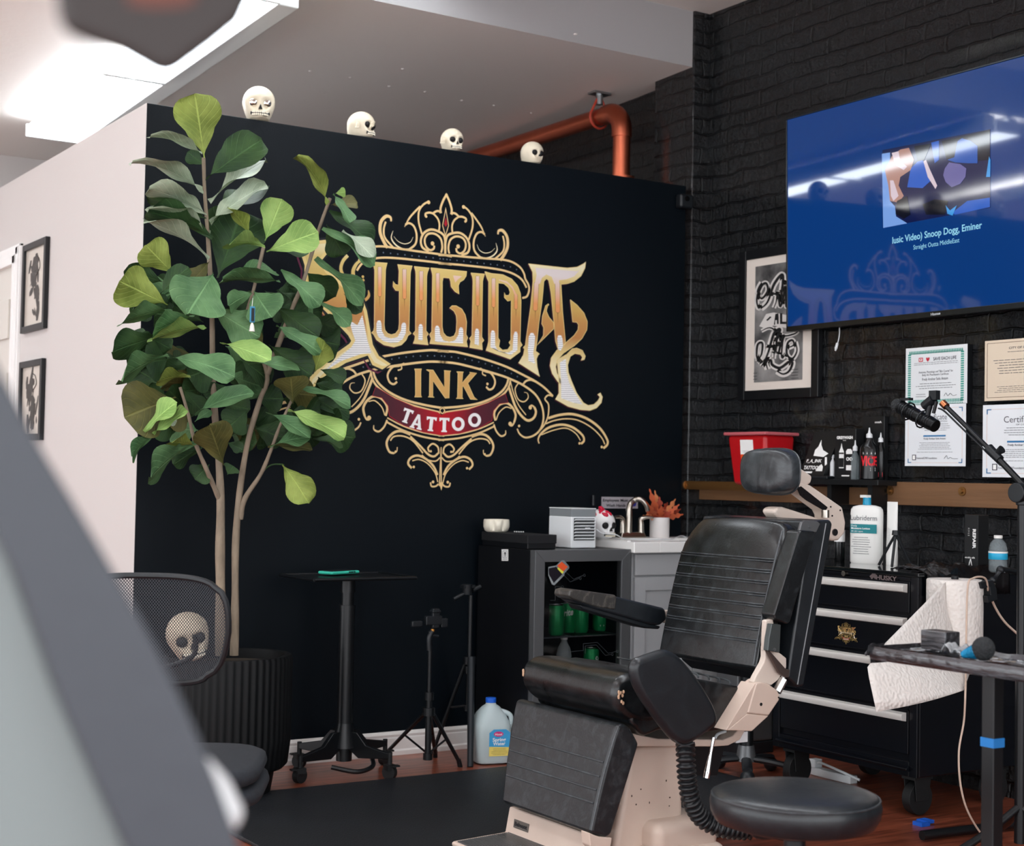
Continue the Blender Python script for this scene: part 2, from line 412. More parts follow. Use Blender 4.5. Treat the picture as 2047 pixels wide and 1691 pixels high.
# ================================================================== wall mural
def gold_mat(name, fixed=None):
    m = mat(name, (214,176,100), .45); nt, b = NT(m); N = nt.nodes.new; L = nt.links.new
    if fixed: return m
    tc = N('ShaderNodeTexCoord'); sp = N('ShaderNodeSeparateXYZ'); mr = N('ShaderNodeMapRange'); cr = N('ShaderNodeValToRGB')
    L(tc.outputs['Object'], sp.inputs[0]); L(sp.outputs['Z'], mr.inputs[0]); L(mr.outputs[0], cr.inputs[0]); L(cr.outputs[0], b.inputs['Base Color'])
    return m, mr, cr
def W2(px, py): p = P(px, py, 1, 0); return (p.x, p.z)
MPX = .00204
XC = (W2(890,388)[0]+W2(882,977)[0])/2
ZC = {'a': (570,370,5.123), 'b': (880,370,5.123), 'c': (570,680,5.286), 'd': (880,680,5.286), 'p': (0,0,1.0)}
CMD = []   # (layer, material key, kind, data in wall metres)
def zw(k, pts):
    ox, oy, s = ZC[k]; return [W2(ox+x/s, oy+y/s) for x, y in pts]
def mirr(pts): return [(2*XC-x, z) for x, z in pts]
def ST(k, pts, w, m='gold', layer=2, mirror=True, taper=(1,1), ball=None):
    s = ZC[k][2]; q = zw(k, pts); ww = w/s*MPX
    CMD.append((layer-.5, 'dark', 'stroke', (q, ww*1.55, (1,1))))
    CMD.append((layer, m, 'stroke', (q, ww, taper)))
    if ball: 
        c_ = zw(k, [ball[:2]])[0]; CMD.append((layer+.2, m, 'disc', (c_, ball[2]/s*MPX)))
    if mirror:
        CMD.append((layer-.5, 'dark', 'stroke', (mirr(q), ww*1.55, (1,1))))
        CMD.append((layer, m, 'stroke', (mirr(q), ww, taper)))
        if ball: CMD.append((layer+.2, m, 'disc', (mirr([c_])[0], ball[2]/s*MPX)))
def PG(k, loops, m, layer, mirror=False):
    q = [zw(k, l) for l in loops]; CMD.append((layer, m, 'poly', q))
    if mirror: CMD.append((layer, m, 'poly', [mirr(l) for l in q]))
def HATCH(k, pts, sp=22, layer=4):
    PG(k, [pts], 'paper', layer)
    ys = [p[1] for p in pts]; y = min(ys)+sp*1.2
    while y < max(ys)-2:
        xs = []
        for i in range(len(pts)):
            (x0,y0),(x1,y1) = pts[i], pts[(i+1)%len(pts)]
            if (y0 <= y) != (y1 <= y): xs.append(x0+(x1-x0)*(y-y0)/(y1-y0))
        xs.sort()
        for a_, b_ in zip(xs[::2], xs[1::2]):
            CMD.append((layer+.3, 'ink', 'stroke', (zw(k, [(a_,y),(b_,y)]), (2.6/ZC[k][2] if k != 'p' else .5)*MPX, (1,1))))
        y += sp
def LETTER(k, loops):
    o = loops[0]
    sh = [(x-9, y+10) for x, y in o]; sh.append(sh[0])
    CMD.append((2.1, 'maroon', 'line', (zw(k, sh), 4.2/ZC[k][2]*MPX)))
    CMD.append((2.3, 'dark', 'line', (zw(k, o+[o[0]]), 16/ZC[k][2]*MPX)))
    PG(k, loops, 'letter', 3)
    for l in loops: CMD.append((3.2, 'letter_edge', 'line', (zw(k, l+[l[0]]), 7/ZC[k][2]*MPX)))
def BAR(k, x0, x1, y0, y1, dx=0):
    r = (x1-x0)/2
    pts = [(x0,y0),(x1,y0),(x1+dx,y1-r*.6),((x0+x1)/2+dx+r*.5,y1),((x0+x1)/2+dx-r*.5,y1),(x0+dx,y1-r*.6)]
    CMD.append((3.5, 'brown', 'line', (zw(k, pts+[pts[0]]), 7/ZC[k][2]*MPX)))
    PG(k, [pts], 'inset', 3.8)
    PG(k, [[((x0+x1)/2+dx-3,y1),((x0+x1)/2+dx+3,y1),((x0+x1)/2+dx*1.3,y1+125)]], 'brown', 3.8)
# --- crown (right half, mirrored)
ST('b', [(57,88),(92,165),(116,250),(110,300)], 24)
ST('b', [(112,300),(128,286),(158,294),(188,322)], 22)
ST('b', [(180,325),(225,325),(262,345),(262,375)], 22, ball=(256,372,14))
ST('b', [(188,324),(142,362),(120,420),(124,492)], 20)
ST('b', [(52,590),(72,520),(130,492),(205,492),(270,542),(298,620),(280,690),(215,716)], 24)
ST('b', [(92,702),(82,640),(102,562),(160,526),(228,542),(260,600),(248,668),(205,700),(168,678),(164,645)], 22, ball=(182,628,22))
ST('b', [(240,218),(290,262),(328,335),(328,440),(290,560)], 20, ball=(238,224,20))
ST('b', [(318,285),(370,355),(420,432),(462,528)], 20, taper=(1,.2))
ST('b', [(455,505),(420,480),(372,500),(342,578),(350,672),(410,742)], 22)
ST('b', [(590,505),(598,468),(640,468),(684,535),(686,640),(640,735),(612,768)], 34, taper=(.5,1))
ST('b', [(640,520),(655,600),(640,680),(560,755)], 20)
ST('b', [(400,735),(470,748),(540,722),(582,665),(568,592)], 15, 'cream', taper=(1,.2))
ST('b', [(375,608),(400,665),(455,695),(515,685),(560,645)], 8, 'cream', taper=(.3,.3))
ST('b', [(50,545),(50,705)], 26, mirror=False)
PG('b', [[(55,225),(88,415),(52,532),(18,415)]], 'gold', 3); PG('b', [[(55,262),(80,415),(52,505),(26,415)]], 'dark', 3.3)
PG('b', [[(55,330),(72,400),(54,428),(38,400)]], 'red', 3.6)
# --- dotted band under the crown
ST('b', [(-20,716),(120,722),(300,738),(480,752),(640,764),(740,790),(820,845),(858,910),(870,960),(902,1020),(908,1080),(885,1140),(838,1156)], 22)
ST('b', [(-20,800),(150,812),(330,830),(520,852),(660,878),(770,920),(840,975),(882,1050)], 22)
for x, y in ((30,757),(100,765),(170,772),(240,779),(310,787),(378,797),(447,803),(515,811),(583,818),(650,826),(717,838),(780,865)):
    for f_ in (lambda q: q, mirr): CMD.append((3, 'dot', 'disc', (f_(zw('b', [(x,y)]))[0], 8.5/5.123*MPX)))
# --- ribbons under the word
ST('d', [(-30,115),(90,118),(200,132),(450,196),(700,282),(900,380),(1000,432),(1100,502),(1190,592)], 24)
ST('d', [(-30,228),(90,236),(200,252),(400,302),(600,360),(720,402),(870,472),(1000,570),(1070,690),(1090,820),(1060,935),(990,1005),(900,1028),(838,990),(812,935)], 24, ball=(832,906,15), taper=(1,.7))
for x, y in ((45,170),(118,178),(190,188),(262,200),(335,213),(405,230),(475,248),(545,270),(613,295),(682,322),(750,352),(813,385)):
    for f_ in (lambda q: q, mirr): CMD.append((3, 'dot', 'disc', (f_(zw('d', [(x,y)]))[0], 9/5.286*MPX)))
ST('d', [(1190,592),(1138,582),(1105,622),(1138,668),(1146,720),(1135,810),(1098,895),(1040,965)], 18)
ST('d', [(872,470),(905,432),(960,420),(1030,450)], 22)
ST('d', [(720,402),(700,470),(650,540),(550,610),(400,668),(200,702),(15,716)], 24)
ST('d', [(740,425),(716,508),(640,592),(500,664),(300,722),(30,766)], 22)
ST('d', [(420,298),(470,328),(535,350),(578,430),(560,500),(518,522),(484,492)], 22, ball=(498,462,15))
ST('d', [(452,312),(446,356),(482,376)], 14)
ST('d', [(720,480),(752,585),(795,705),(858,800),(925,848),(985,822),(1010,760),(992,706)], 28, ball=(950,712,22))
ST('d', [(992,706),(965,690),(940,705)], 20)
ST('d', [(742,440),(775,565),(830,690),(905,790)], 12)
ST('d', [(822,458),(790,520),(820,620),(880,650),(926,612),(920,562),(884,550)], 14, taper=(1,.3))
ST('d', [(582,850),(570,765),(622,685),(700,664),(762,712),(795,790),(780,868)], 26, ball=(738,884,24))
ST('d', [(780,868),(760,900),(735,900)], 20)
ST('d', [(590,842),(622,765),(690,708),(750,722)], 13)
ST('d', [(565,890),(592,962),(640,1012),(686,995),(690,952)], 20, taper=(1,.4))
ST('d', [(-20,1012),(200,990),(400,940),(565,868)], 15)
ST('d', [(-20,1056),(200,1034),(400,984),(565,912)], 20)
ST('d', [(330,1020),(420,992),(490,1010),(542,1066),(560,1132),(530,1208),(482,1222)], 26, taper=(1,.8), ball=(470,1205,13))
ST('d', [(482,1222),(458,1200),(455,1158)], 12)
ST('d', [(195,1205),(300,1085),(400,1042),(490,1052),(525,1096)], 16)
ST('d', [(36,1195),(80,1232),(142,1212),(225,1132),(330,1040)], 22)
ST('d', [(16,1240),(60,1280),(140,1272),(205,1225)], 15)
ST('d', [(30,1200),(42,1132),(98,1100),(144,1146),(128,1188)], 19, ball=(114,1180,13))
ST('d', [(34,1425),(80,1335),(160,1264),(248,1232),(318,1262),(340,1320),(302,1365)], 24, ball=(282,1352,14))
ST('d', [(28,1500),(60,1405),(140,1312),(230,1272),(300,1290)], 13)
ST('d', [(8,1130),(10,1540)], 13); ST('d', [(20,1520),(50,1545),(92,1545),(104,1505)], 18, ball=(78,1500,16))
PG('d', [[(-18,1500),(34,1500),(10,1588)]], 'gold', 3)
ST('d', [(-8,740),(22,715),(44,745),(20,775),(-8,745)], 12, mirror=False, layer=5)
# outer feathers
ST('d', [(1140,825),(1260,790),(1400,782),(1550,830),(1680,925),(1758,1040),(1765,1100),(1722,1142)], 28, ball=(1705,1128,16))
ST('d', [(1112,884),(1200,850),(1330,830),(1460,848),(1600,925),(1700,1025),(1738,1100)], 15)
ST('d', [(1044,1092),(1034,1045),(1066,985),(1150,922),(1280,892),(1400,922),(1498,1000),(1518,1060),(1485,1095)], 26, taper=(.5,1), ball=(1470,1090,15))
ST('d', [(1066,1000),(1200,950),(1330,930),(1430,985),(1480,1060)], 13)
# --- banner
bn = [(20,792),(60,768),(300,732),(500,664),(600,612),(688,566),(716,660),(625,672),(562,745),(545,850),(400,932),(200,985),(0,1004)]
q = zw('d', bn); full = q+mirr(q)[::-1]; CMD.append((2.4, 'banner', 'poly', [full]))
CMD.append((2.6, 'redline', 'line', (q[:], 6/5.286*MPX))); CMD.append((2.6, 'redline', 'line', (mirr(q), 6/5.286*MPX)))
# INK
def serif_i(k, x0, y0, x1, y1, w=.30, f=.16):
    W_ = x1-x0; H = y1-y0; a = (1-w*1.9)/2
    return [(x0,y0),(x1,y0),(x1-W_*.12,y0+H*f*.5),(x1-W_*.14,y1-H*f*.5),(x1,y1),(x0,y1),(x0+W_*.14,y1-H*f*.5),(x0+W_*.12,y0+H*f*.5)]
def gold_shape(k, loops, layer=3, m='letter2'):
    PG(k, loops, m, layer)
    for l in loops: CMD.append((layer+.2, 'letter_edge', 'line', (zw(k, l+[l[0]]), 6/ZC[k][2]*MPX)))
gold_shape('c', [serif_i('c',1365,304,1442,600)])
gold_shape('c', [[(1490,312),(1562,316),(1680,500),(1682,330),(1676,320),(1750,326),(1738,340),(1730,612),(1690,612),(1562,430),(1558,590),(1575,604),(1508,600),(1522,588),(1525,335)]])
gold_shape('d', [[(172,332),(245,336),(235,352),(232,450),(315,352),(308,338),(384,346),(290,455),(355,600),(392,628),(318,624),(240,480),(232,500),(230,605),(242,618),(166,616),(180,604),(186,350)]])
# TATTOO
def bt(cx, cy, ang, pts, s=1.0):
    ca, sa = math.cos(ang), math.sin(ang); return [(cx+(x*ca-y*sa)*s, cy+(x*sa+y*ca)*s) for x, y in pts]
Tsh = [(-54,-75),(54,-75),(52,-38),(38,-40),(36,-50),(18,-52),(18,58),(30,62),(30,76),(-30,76),(-30,62),(-18,58),(-18,-52),(-36,-50),(-38,-40),(-52,-38)]
Ash = [(-12,-80),(14,-80),(56,58),(66,62),(66,76),(12,76),(12,62),(24,58),(17,38),(-18,38),(-24,58),(-12,62),(-12,76),(-64,76),(-64,62),(-54,58)]
Ahole = [(0,-38),(12,16),(-12,16)]
for k, cx, cy, an, sh in (('c',1285,800,.34,'T'),('c',1392,862,.24,'A'),('c',1541,885,.12,'T'),('c',1680,895,.03,'T')):
    if sh == 'T': PG(k, [bt(cx,cy,an,Tsh)], 'pure', 4)
    else: PG(k, [bt(cx,cy,an,Ash), bt(cx,cy,an,Ahole)], 'pure', 4)
for cx, cy in ((188,886),(361,844)):
    el_ = [(cx+68*math.cos(a),cy+74*math.sin(a)) for a in [i*.2618 for i in range(24)]]
    eh_ = [(cx+34*math.cos(a),cy+42*math.sin(a)) for a in [i*.2618 for i in range(24)]]
    PG('d', [el_, eh_], 'pure', 4)
# --- the word
LETTER('a', [[(920,790),(1046,800),(1032,838),(1026,870),(1012,1430),(1020,1485),(1048,1520),(1085,1533),(1130,1520),(1160,1480),(1168,1420),(1168,1085),(1130,1078),(1104,1040),(1106,985),(1128,1018),(1160,1022),(1166,880),(1160,850),(1148,814),(1302,830),(1286,870),(1280,900),(1266,1490),(1290,1518),(1256,1540),(1238,1585),(1190,1635),(1110,1658),(1010,1636),(935,1585),(905,1530),(884,1512),(906,1490),(912,1450),(916,870),(906,830)]])
BAR('a', 950,985,838,1140); BAR('a', 1202,1238,862,1165)
HATCH('a', [(934,1500),(934,1412),(948,1386),(972,1386),(984,1412),(988,1490),(1020,1552),(1085,1572),(1150,1555),(1185,1490),(1190,1430),(1204,1408),(1226,1408),(1238,1432),(1232,1520),(1200,1580),(1150,1612),(1070,1616),(1000,1596),(950,1550)])
LETTER('a', [[(1320,834),(1476,850),(1456,890),(1448,930),(1440,1490),(1466,1524),(1446,1550),(1454,1600),(1466,1636),(1308,1620),(1326,1580),(1330,1545),(1308,1522),(1334,1490),(1338,920),(1334,880)]])
BAR('a', 1374,1410,882,1180); HATCH('a', [(1362,1585),(1364,1450),(1376,1424),(1396,1424),(1408,1450),(1406,1590)])
LETTER('b', [[(-98,848),(272,886),(264,930),(238,970),(200,992),(184,1030),(190,1116),(150,1090),(110,1040),(104,985),(92,952),(30,946),(20,990),(18,1450),(30,1512),(62,1550),(100,1560),(140,1545),(162,1500),(168,1400),(164,1340),(140,1290),(95,1258),(120,1236),(160,1236),(220,1270),(254,1330),(268,1400),(262,1530),(280,1562),(266,1600),(282,1656),(-112,1622),(-94,1572),(-112,1530),(-88,1500),(-80,920)]])
BAR('b', -44,-10,902,1198); HATCH('b', [(-56,1600),(-56,1465),(-44,1440),(-24,1440),(-8,1465),(-4,1530),(30,1590),(90,1606),(150,1590),(185,1530),(190,1480),(202,1456),(224,1458),(234,1484),(232,1620),(-20,1606)])
PG('b', [[(130,926),(222,934),(180,965),(152,1000)]], 'inset', 3.8)
LETTER('b', [[(312,900),(456,912),(440,950),(432,985),(424,1555),(446,1590),(424,1615),(432,1686),(298,1662),(312,1600),(298,1570),(324,1540),(334,985),(328,940)]])
BAR('b', 364,398,932,1235); HATCH('b', [(350,1630),(354,1498),(364,1470),(386,1472),(396,1498),(394,1640)])
LETTER('b', [[(455,886),(520,905),(640,918),(730,962),(790,1030),(820,1110),(826,1200),(816,1600),(838,1638),(816,1660),(816,1706),(716,1782),(465,1692),(485,1640),(494,1600),(495,990),(478,955)],
             [(592,1002),(650,1008),(698,1050),(714,1100),(700,1130),(668,1130),(655,1100),(655,1150),(690,1188),(726,1180),(722,1585),(702,1612),(720,1640),(690,1684),(635,1690),(598,1655),(608,1590),(590,1565)]])
BAR('b', 527,562,955,1250); BAR('b', 757,790,1120,1270)
PG('b', [[(600,966),(680,985),(740,1040),(780,1120),(757,1120),(735,1060),(690,1010),(600,975)]], 'inset', 3.8)
HATCH('b', [(512,1660),(516,1515),(526,1488),(548,1490),(560,1515),(560,1640),(590,1700),(690,1716),(740,1690),(748,1540),(760,1502),(782,1502),(792,1530),(788,1690),(720,1740)])
LETTER('b', [[(902,806),(1150,834),(1300,850),(1400,840),(1462,808),(1490,784),(1480,850),(1440,930),(1370,985),(1300,1008),(1236,1018),(1252,1300),(1282,1620),(1215,1720),(1180,1600),(1165,1430),(1132,1100),(1108,975),(1085,958),(1060,985),(1040,1200),(1010,1400),(984,1640),(975,1700),(992,1712),(1015,1730),(1000,1740),(984,1780),(990,1860),(1018,1960),(800,1820),(850,1740),(862,1680),(848,1665),(870,1640),(925,1240),(948,985),(944,890)]])
BAR('b', 962,1006,1000,1285,-12); BAR('b', 1176,1220,1000,1305,4)
PG('b', [[(972,846),(1400,882),(1425,870),(1370,935),(1290,965),(1215,975),(1215,1010),(1165,1010),(1140,940),(1085,915),(1040,950),(1020,1010),(966,1010),(985,920)]], 'inset', 3.85)
HATCH('b', [(895,1690),(905,1550),(925,1514),(950,1514),(970,1550),(962,1640),(950,1720),(970,1830),(900,1800),(900,1740)])
HATCH('b', [(1205,1680),(1196,1570),(1206,1538),(1236,1538),(1250,1572),(1256,1650),(1230,1700)])
# small leaf across the A and the long tail ribbon
LETTER('b', [[(1105,1216),(1078,1236),(1045,1340),(1038,1420),(1058,1460),(1055,1540),(986,1645),(1070,1560),(1160,1470),(1160,1410),(1110,1350),(1085,1290),(1098,1236),(1112,1225)]])
LETTER('b', [[(1330,1174),(1400,1230),(1470,1310),(1505,1400),(1500,1480),(1450,1570),(1370,1645),(1260,1720),(1200,1790),(1180,1860),(1195,1930),(1260,2030),(1262,2070),(1200,2010),(1145,1930),(1122,1850),(1135,1770),(1190,1695),(1290,1610),(1370,1540),(1410,1480),(1414,1430),(1396,1404),(1355,1402)]])
LETTER('d', [[(1232,208),(1335,150),(1392,92),(1440,84),(1500,108),(1532,170),(1520,205),(1485,214),(1500,180),(1478,150),(1420,140),(1372,172),(1345,260),(1352,340),(1385,430),(1440,560),(1510,660),(1560,690),(1620,680),(1665,640),(1685,600),(1662,575),(1690,556),(1712,600),(1700,660),(1650,715),(1580,742),(1480,735),(1350,700),(1215,624),(1252,560),(1250,400)]])
HATCH('d', [(1262,236),(1325,196),(1330,330),(1360,450),(1430,570),(1500,680),(1400,660),(1276,612),(1274,420)])
# the first letter, mostly behind the tree
LETTER('p', [[(604,488),(660,482),(668,494),(650,506),(640,520),(652,542),(700,584),(722,600),(730,622),(742,690),(755,714),(778,729),(764,735),(746,727),(735,707),(690,722),(652,745),(630,768),(618,776),(622,756),(655,722),(700,690),(705,681),(698,668),(672,640),(645,612),(625,590),(611,560),(612,530),(604,506)]])
HATCH('p', [(698,640),(714,650),(724,630),(734,680),(742,706),(720,708),(680,722),(652,740),(640,750),(664,726),(702,694),(710,681),(704,664)], sp=4.3)
ST('p', [(596,604),(625,612),(648,640),(653,672),(648,705)], 13, 'letter', mirror=False)
ST('p', [(615,612),(638,640),(643,700)], 4, 'paper', mirror=False, layer=4)
ST('a', [(790,772),(735,800),(695,880),(705,960),(760,1000),(808,965)], 38, 'letter', mirror=False, ball=(795,938,14), taper=(.5,.6))
ST('a', [(850,1075),(856,1130),(825,1172),(780,1180)], 30, 'letter', mirror=False, taper=(.2,1))
ST('a', [(320,760),(350,700),(420,672),(470,700),(520,670)], 30, 'letter', mirror=False)
ST('a', [(640,720),(590,780),(570,860),(600,940)], 34, 'letter', mirror=False)
ST('a', [(870,490),(898,520),(890,560)], 26, 'letter', mirror=False, taper=(.3,1))
M_let, mr, cr = gold_mat('mural_gold_letters')
ZR = W2(886,700)[1]; zt_ = W2(1000,520)[1]-ZR; zb_ = W2(1000,725)[1]-ZR
mr.inputs['From Min'].default_value = zb_; mr.inputs['From Max'].default_value = zt_
e = cr.color_ramp.elements
e[0].position = 0; e[0].color = rgb(246,232,186); e[1].position = 1; e[1].color = rgb(250,240,200)
for p_, c_ in ((.14,(232,206,140)),(.30,(196,136,78)),(.45,(206,150,84)),(.62,(216,180,98)),(.85,(226,200,124))):
    x_ = e.new(p_); x_.color = rgb(*c_)
M_ins, mr, cr = gold_mat('mural_inset_orange')
mr.inputs['From Min'].default_value = W2(1000,600)[1]-ZR; mr.inputs['From Max'].default_value = W2(1000,540)[1]-ZR
cr.color_ramp.elements[0].color = rgb(234,160,100); cr.color_ramp.elements[1].color = rgb(236,224,220)
M_ban, mr, cr = gold_mat('mural_banner_red')
nt_ = M_ban.node_tree; sp_ = [n for n in nt_.nodes if n.type == 'SEPXYZ'][0]
nt_.links.new(sp_.outputs['X'], mr.inputs[0])
mr.inputs['From Min'].default_value = -.36; mr.inputs['From Max'].default_value = .36
e = cr.color_ramp.elements; e[0].color = rgb(50,26,38); e[1].color = rgb(50,26,38)
x_ = e.new(.5); x_.color = rgb(196,12,32); x_ = e.new(.28); x_.color = rgb(92,24,40); x_ = e.new(.72); x_.color = rgb(92,24,40)
MURAL = {'gold': mat('mural_gold',(240,206,146),.45), 'cream': mat('mural_cream',(246,232,190),.45), 'letter': M_let, 'letter2': mat('mural_gold_ink',(218,170,100),.45),
 'letter_edge': mat('mural_gold_edge',(238,212,140),.45), 'brown': mat('mural_brown',(130,76,40),.5), 'inset': M_ins, 'paper': mat('mural_white',(250,248,246),.5),
 'pure': mat('mural_white',()), 'ink': mat('mural_ink',(24,30,48),.5), 'dark': mat('mural_black',(4,10,18),.45), 'red': mat('mural_red',(178,20,36),.5),
 'redline': mat('mural_red_line',(190,20,44),.5), 'maroon': mat('mural_maroon',(96,24,58),.5), 'dot': mat('mural_grey_dot',(92,104,118),.5), 'banner': M_ban}
def draw_mural(keys, fn, step=.00025):
    B = {}
    for i, (lay, m, kind, d) in enumerate(sorted(CMD, key=lambda c_: c_[0])):
        if keys and m not in keys: continue
        b_ = B.setdefault(m, MB()); g = lambda x, z, l=lay: fn(x, z, l*step+i*1.2e-7)
        if kind == 'stroke': stroke2(b_, d[0], d[1], g, taper=d[2])
        elif kind == 'line': stroke2(b_, d[0], d[1], g, n=1)
        elif kind == 'disc': disc2(b_, d[0][0], d[0][1], d[1], g)
        else: fill2(b_, d, g)
    return B
root = thing('wall_mural', 'large gold ornamental lettering mural with a red ribbon on the black wall', 'mural', (XC,0,W2(886,700)[1]))
PART = {'gold':'gold_scrollwork','cream':'highlight_line','letter':'gold_lettering','letter2':'small_gold_lettering','letter_edge':'lettering_edge','brown':'inset_outline','inset':'lettering_inset','paper':'white_inlay','pure':'white_inlay',
        'ink':'hatching_line','dark':'black_outline','red':'red_gem','redline':'red_outline','maroon':'maroon_outline','dot':'grey_dot','banner':'red_ribbon'}
for m, b_ in draw_mural(None, lambda x, z, l: Vector((x, -.0006-l, z))).items():
    b_.build(PART[m], MURAL[m], root, smooth=False)
# ================================================================== skulls
M_bone = mat('bone_ceramic', (232,220,196), .45, bump=.15, bscale=40, var=.08)
M_hole = mat('dark_socket', (14,14,16), .6)
M_tooth = mat('tooth_enamel', (240,232,212), .35)
def skull(name, label, cat, c, s, yaw, group=None, eyes=None, hands=None, tilt=0.0, face=True, bone=None, base=None, grin=True, parent_extra=None):
    """s = overall height; faces -y before yaw"""
    c = Vector(c); R = Matrix.Rotation(yaw, 3, 'Z') @ Matrix.Rotation(tilt, 3, 'Y')
    t = thing(name, label, cat, c, group); bone = bone or M_bone
    def warp(d):
        x, y, z = d
        r = 1.0
        f = max(0, -y)
        p = Vector((x*.40, y*.47, z*.42))
        # jaw and face block
        if z < -.05: k = min(1, (-z-.05)/.8); p.x *= 1-.30*k; p.y += -.06*k*(1 if y < 0 else -1.6); p.z -= .17*k
        for ex in (-.36, .36):   # sockets
            q = (x-ex)**2+(z+.12)**2
            if y < 0: p.y += .15*math.exp(-q/.045)
            q2 = (x-ex)**2*.5+(z-.18)**2
            if y < 0: p.y -= .02*math.exp(-q2/.01)
        if y < 0:
            p.y += .07*math.exp(-((x*x)/.012+(z+.36)**2/.018))
            p.y -= .035*math.exp(-((abs(x)-.5)**2/.02+(z+.38)**2/.02))
            p.y -= .05*math.exp(-((x)**2/.12+(z+.62)**2/.03))
        for sx in (-1, 1): # temples
            q = (z+.05)**2/.08+(y+.15)**2/.06
            if x*sx > .3: p.x -= sx*.035*math.exp(-q)
        return p
    m = MB(); vs = []; NU, NV = 72, 54
    for j in range(NV+1):
        th = math.pi*j/NV
        for i in range(NU):
            a = 2*math.pi*i/NU
            p = warp((math.sin(th)*math.cos(a), math.sin(th)*math.sin(a), -math.cos(th)))
            if p.z < -.40: p.z = -.40+(p.z+.40)*.35
            vs.append(c+R@(Vector((p.x, p.y, p.z+.468))*s*1.12))
    fs = [(j*NU+i, j*NU+(i+1)%NU, (j+1)*NU+(i+1)%NU, (j+1)*NU+i) for j in range(NV) for i in range(NU)]
    m.add(vs, fs); m.build('skull_shell', bone, t, angle=70)
    L = lambda x, y, z: c+R@(Vector((x, y, z+.468))*s*1.12)
    for ex in (-1, 1):
        e = MB(); e.sphere(L(ex*.150, -.345, -.05), (s*.130, s*.10, s*.118), 18, 12, R); e.build('eye_socket', eyes or M_hole, t)
    n = MB(); n.prism([L(-.045,-.47,-.215), L(.045,-.47,-.215), L(.0,-.46,-.10)], R@Vector((0,s*.06,0))); n.build('nose_cavity', M_hole, t)
    if grin:
        mo = MB(); mo.tube([L(.20*math.sin(a), -.335-.13*math.cos(a)+.02, -.325+.02*math.sin(a)**2) for a in [(-1.25+.25*i) for i in range(11)]], s*.055, seg=8); mo.build('mouth', M_hole, t)
        te = MB()
        for i in range(-5, 6):
            a = i*.22
            for z in (-.292,-.352):
                te.box(L(.205*math.sin(a), -.362-.135*math.cos(a)+.01, z), (s*.040, s*.03, s*.052), R@rotz(a))
        te.build('teeth', M_tooth, t, bevel=s*.008)
    if hands:
        for (hx, hy, hz, dx, dz, nf) in hands:
            h = MB(); b0 = L(hx, hy, hz)
            for k in range(nf):
                o = (k-(nf-1)/2)*.055
                hx2 = hx-.10 if hy > -.3 else hx; hy = hy if hy > -.3 else -.47
                pts = [L(hx2+o*abs(dz)*1.0, hy-.03, hz+o*abs(dx)), L(hx2+dx*.12+o*abs(dz), hy-.05, hz+dz*.12+o*abs(dx)), L(hx2+dx*.26+o*abs(dz)*.9, hy-.03, hz+dz*.26+o*abs(dx)*.9)]
                h.tube(pts, lambda u: s*.026*(1-.35*u)*(1+.25*math.cos(u*12)), seg=7)
            h.build('skeleton_hand', bone, t)
    return t
def on_top(px, py, y=.055): p = P(px, py, 1, y); p.z = WALLH; return p
G = 'skulls along the top of the black wall'
a = on_top(517,236); skull('skull_ornament', 'largest skull, with shiny mirrored eyes, first from the left on top of the black wall', 'skull', a, .145, -.32, G, eyes=mat('mirror_eye',(235,232,225),.08,1.0))

a = on_top(721,272); skull('skull_ornament', 'small skull covering its eyes with bony hands, second from the left on the black wall', 'skull', a, .112, .5, G, hands=[(-.2,-.36,-.1,.9,.35,4),(-.33,-.12,-.2,.2,.9,4)])
a = on_top(903,300); skull('skull_ornament', 'small skull with a bony hand over its ear, third from left on the black wall', 'skull', a, .104, -.05, G, hands=[(-.36,-.12,-.2,.1,.9,4)])
a = on_top(1063,327); skull('skull_ornament', 'small skull with bony fingers across its mouth, nearest the copper pipe on the black wall', 'skull', a, .104, .1, G, hands=[(-.2,-.44,-.3,.95,.1,3)], grin=False)
# ================================================================== fig tree in fluted planter
pb = P(450,1588,2,0); PX, PY = pb.x, pb.y
tree = thing('potted_fig_tree', 'tall fiddle-leaf fig tree in a black fluted planter beside the mural', 'potted tree', (PX,PY,0))
M_pot = mat('black_fluted_planter', (6,8,10), .6, spec=.3)
M_bark = mat('fig_bark', (138,124,106), .75, bump=.5, bscale=50, var=.25, vscale=30, stretch=(1,1,.35))
M_soil = mat('planter_moss', (52,44,34), .95, bump=.6, bscale=50)
ptop = P(571,1302,1,PY).z; PRD = .225
m = MB(); rings = []
for r, z, fl in ((.155,0,0),(.17,.09,0),(.20,.095,0),(.215,.11,1),(PRD,.20,1),(PRD,ptop-.012,1),(PRD-.006,ptop,.3),(PRD-.03,ptop,0),(PRD-.03,ptop-.05,0)):
    rings.append([Vector((PX+math.cos(a)*(r-.006*fl*(.5+.5*math.cos(52*a))), PY+math.sin(a)*(r-.006*fl*(.5+.5*math.cos(52*a)))*.92, z)) for a in [2*math.pi*k/312 for k in range(312)]])
m.loft(rings); m.build('planter', M_pot, tree, angle=60)
MB().cyl((PX,PY,ptop-.05),(PX,PY,ptop-.035),PRD-.028,seg=40).build('soil', M_soil, tree)
TY = PY
def TP(px, py, dy=0.0): return P(px, py, 1, TY+dy)
def branch(pts, r0, r1, nm='trunk'):
    b_ = MB(); n_ = len(pts)
    b_.tube([TP(x, y, dy) for x, y, dy in pts], lambda u: (r1+(r0-r1)*(1-u)**1.7)*(1+.10*math.sin(u*37)*math.sin(u*11)), seg=12); b_.build(nm, M_bark, tree)
branch([(442,1310,0),(441,1200,0),(440,1100,0),(441,1000,0),(436,900,.02),(426,780,.02),(424,640,.02),(420,545,.02),(414,450,.01),(409,380,0),(407,315,-.02)], .021, .006)
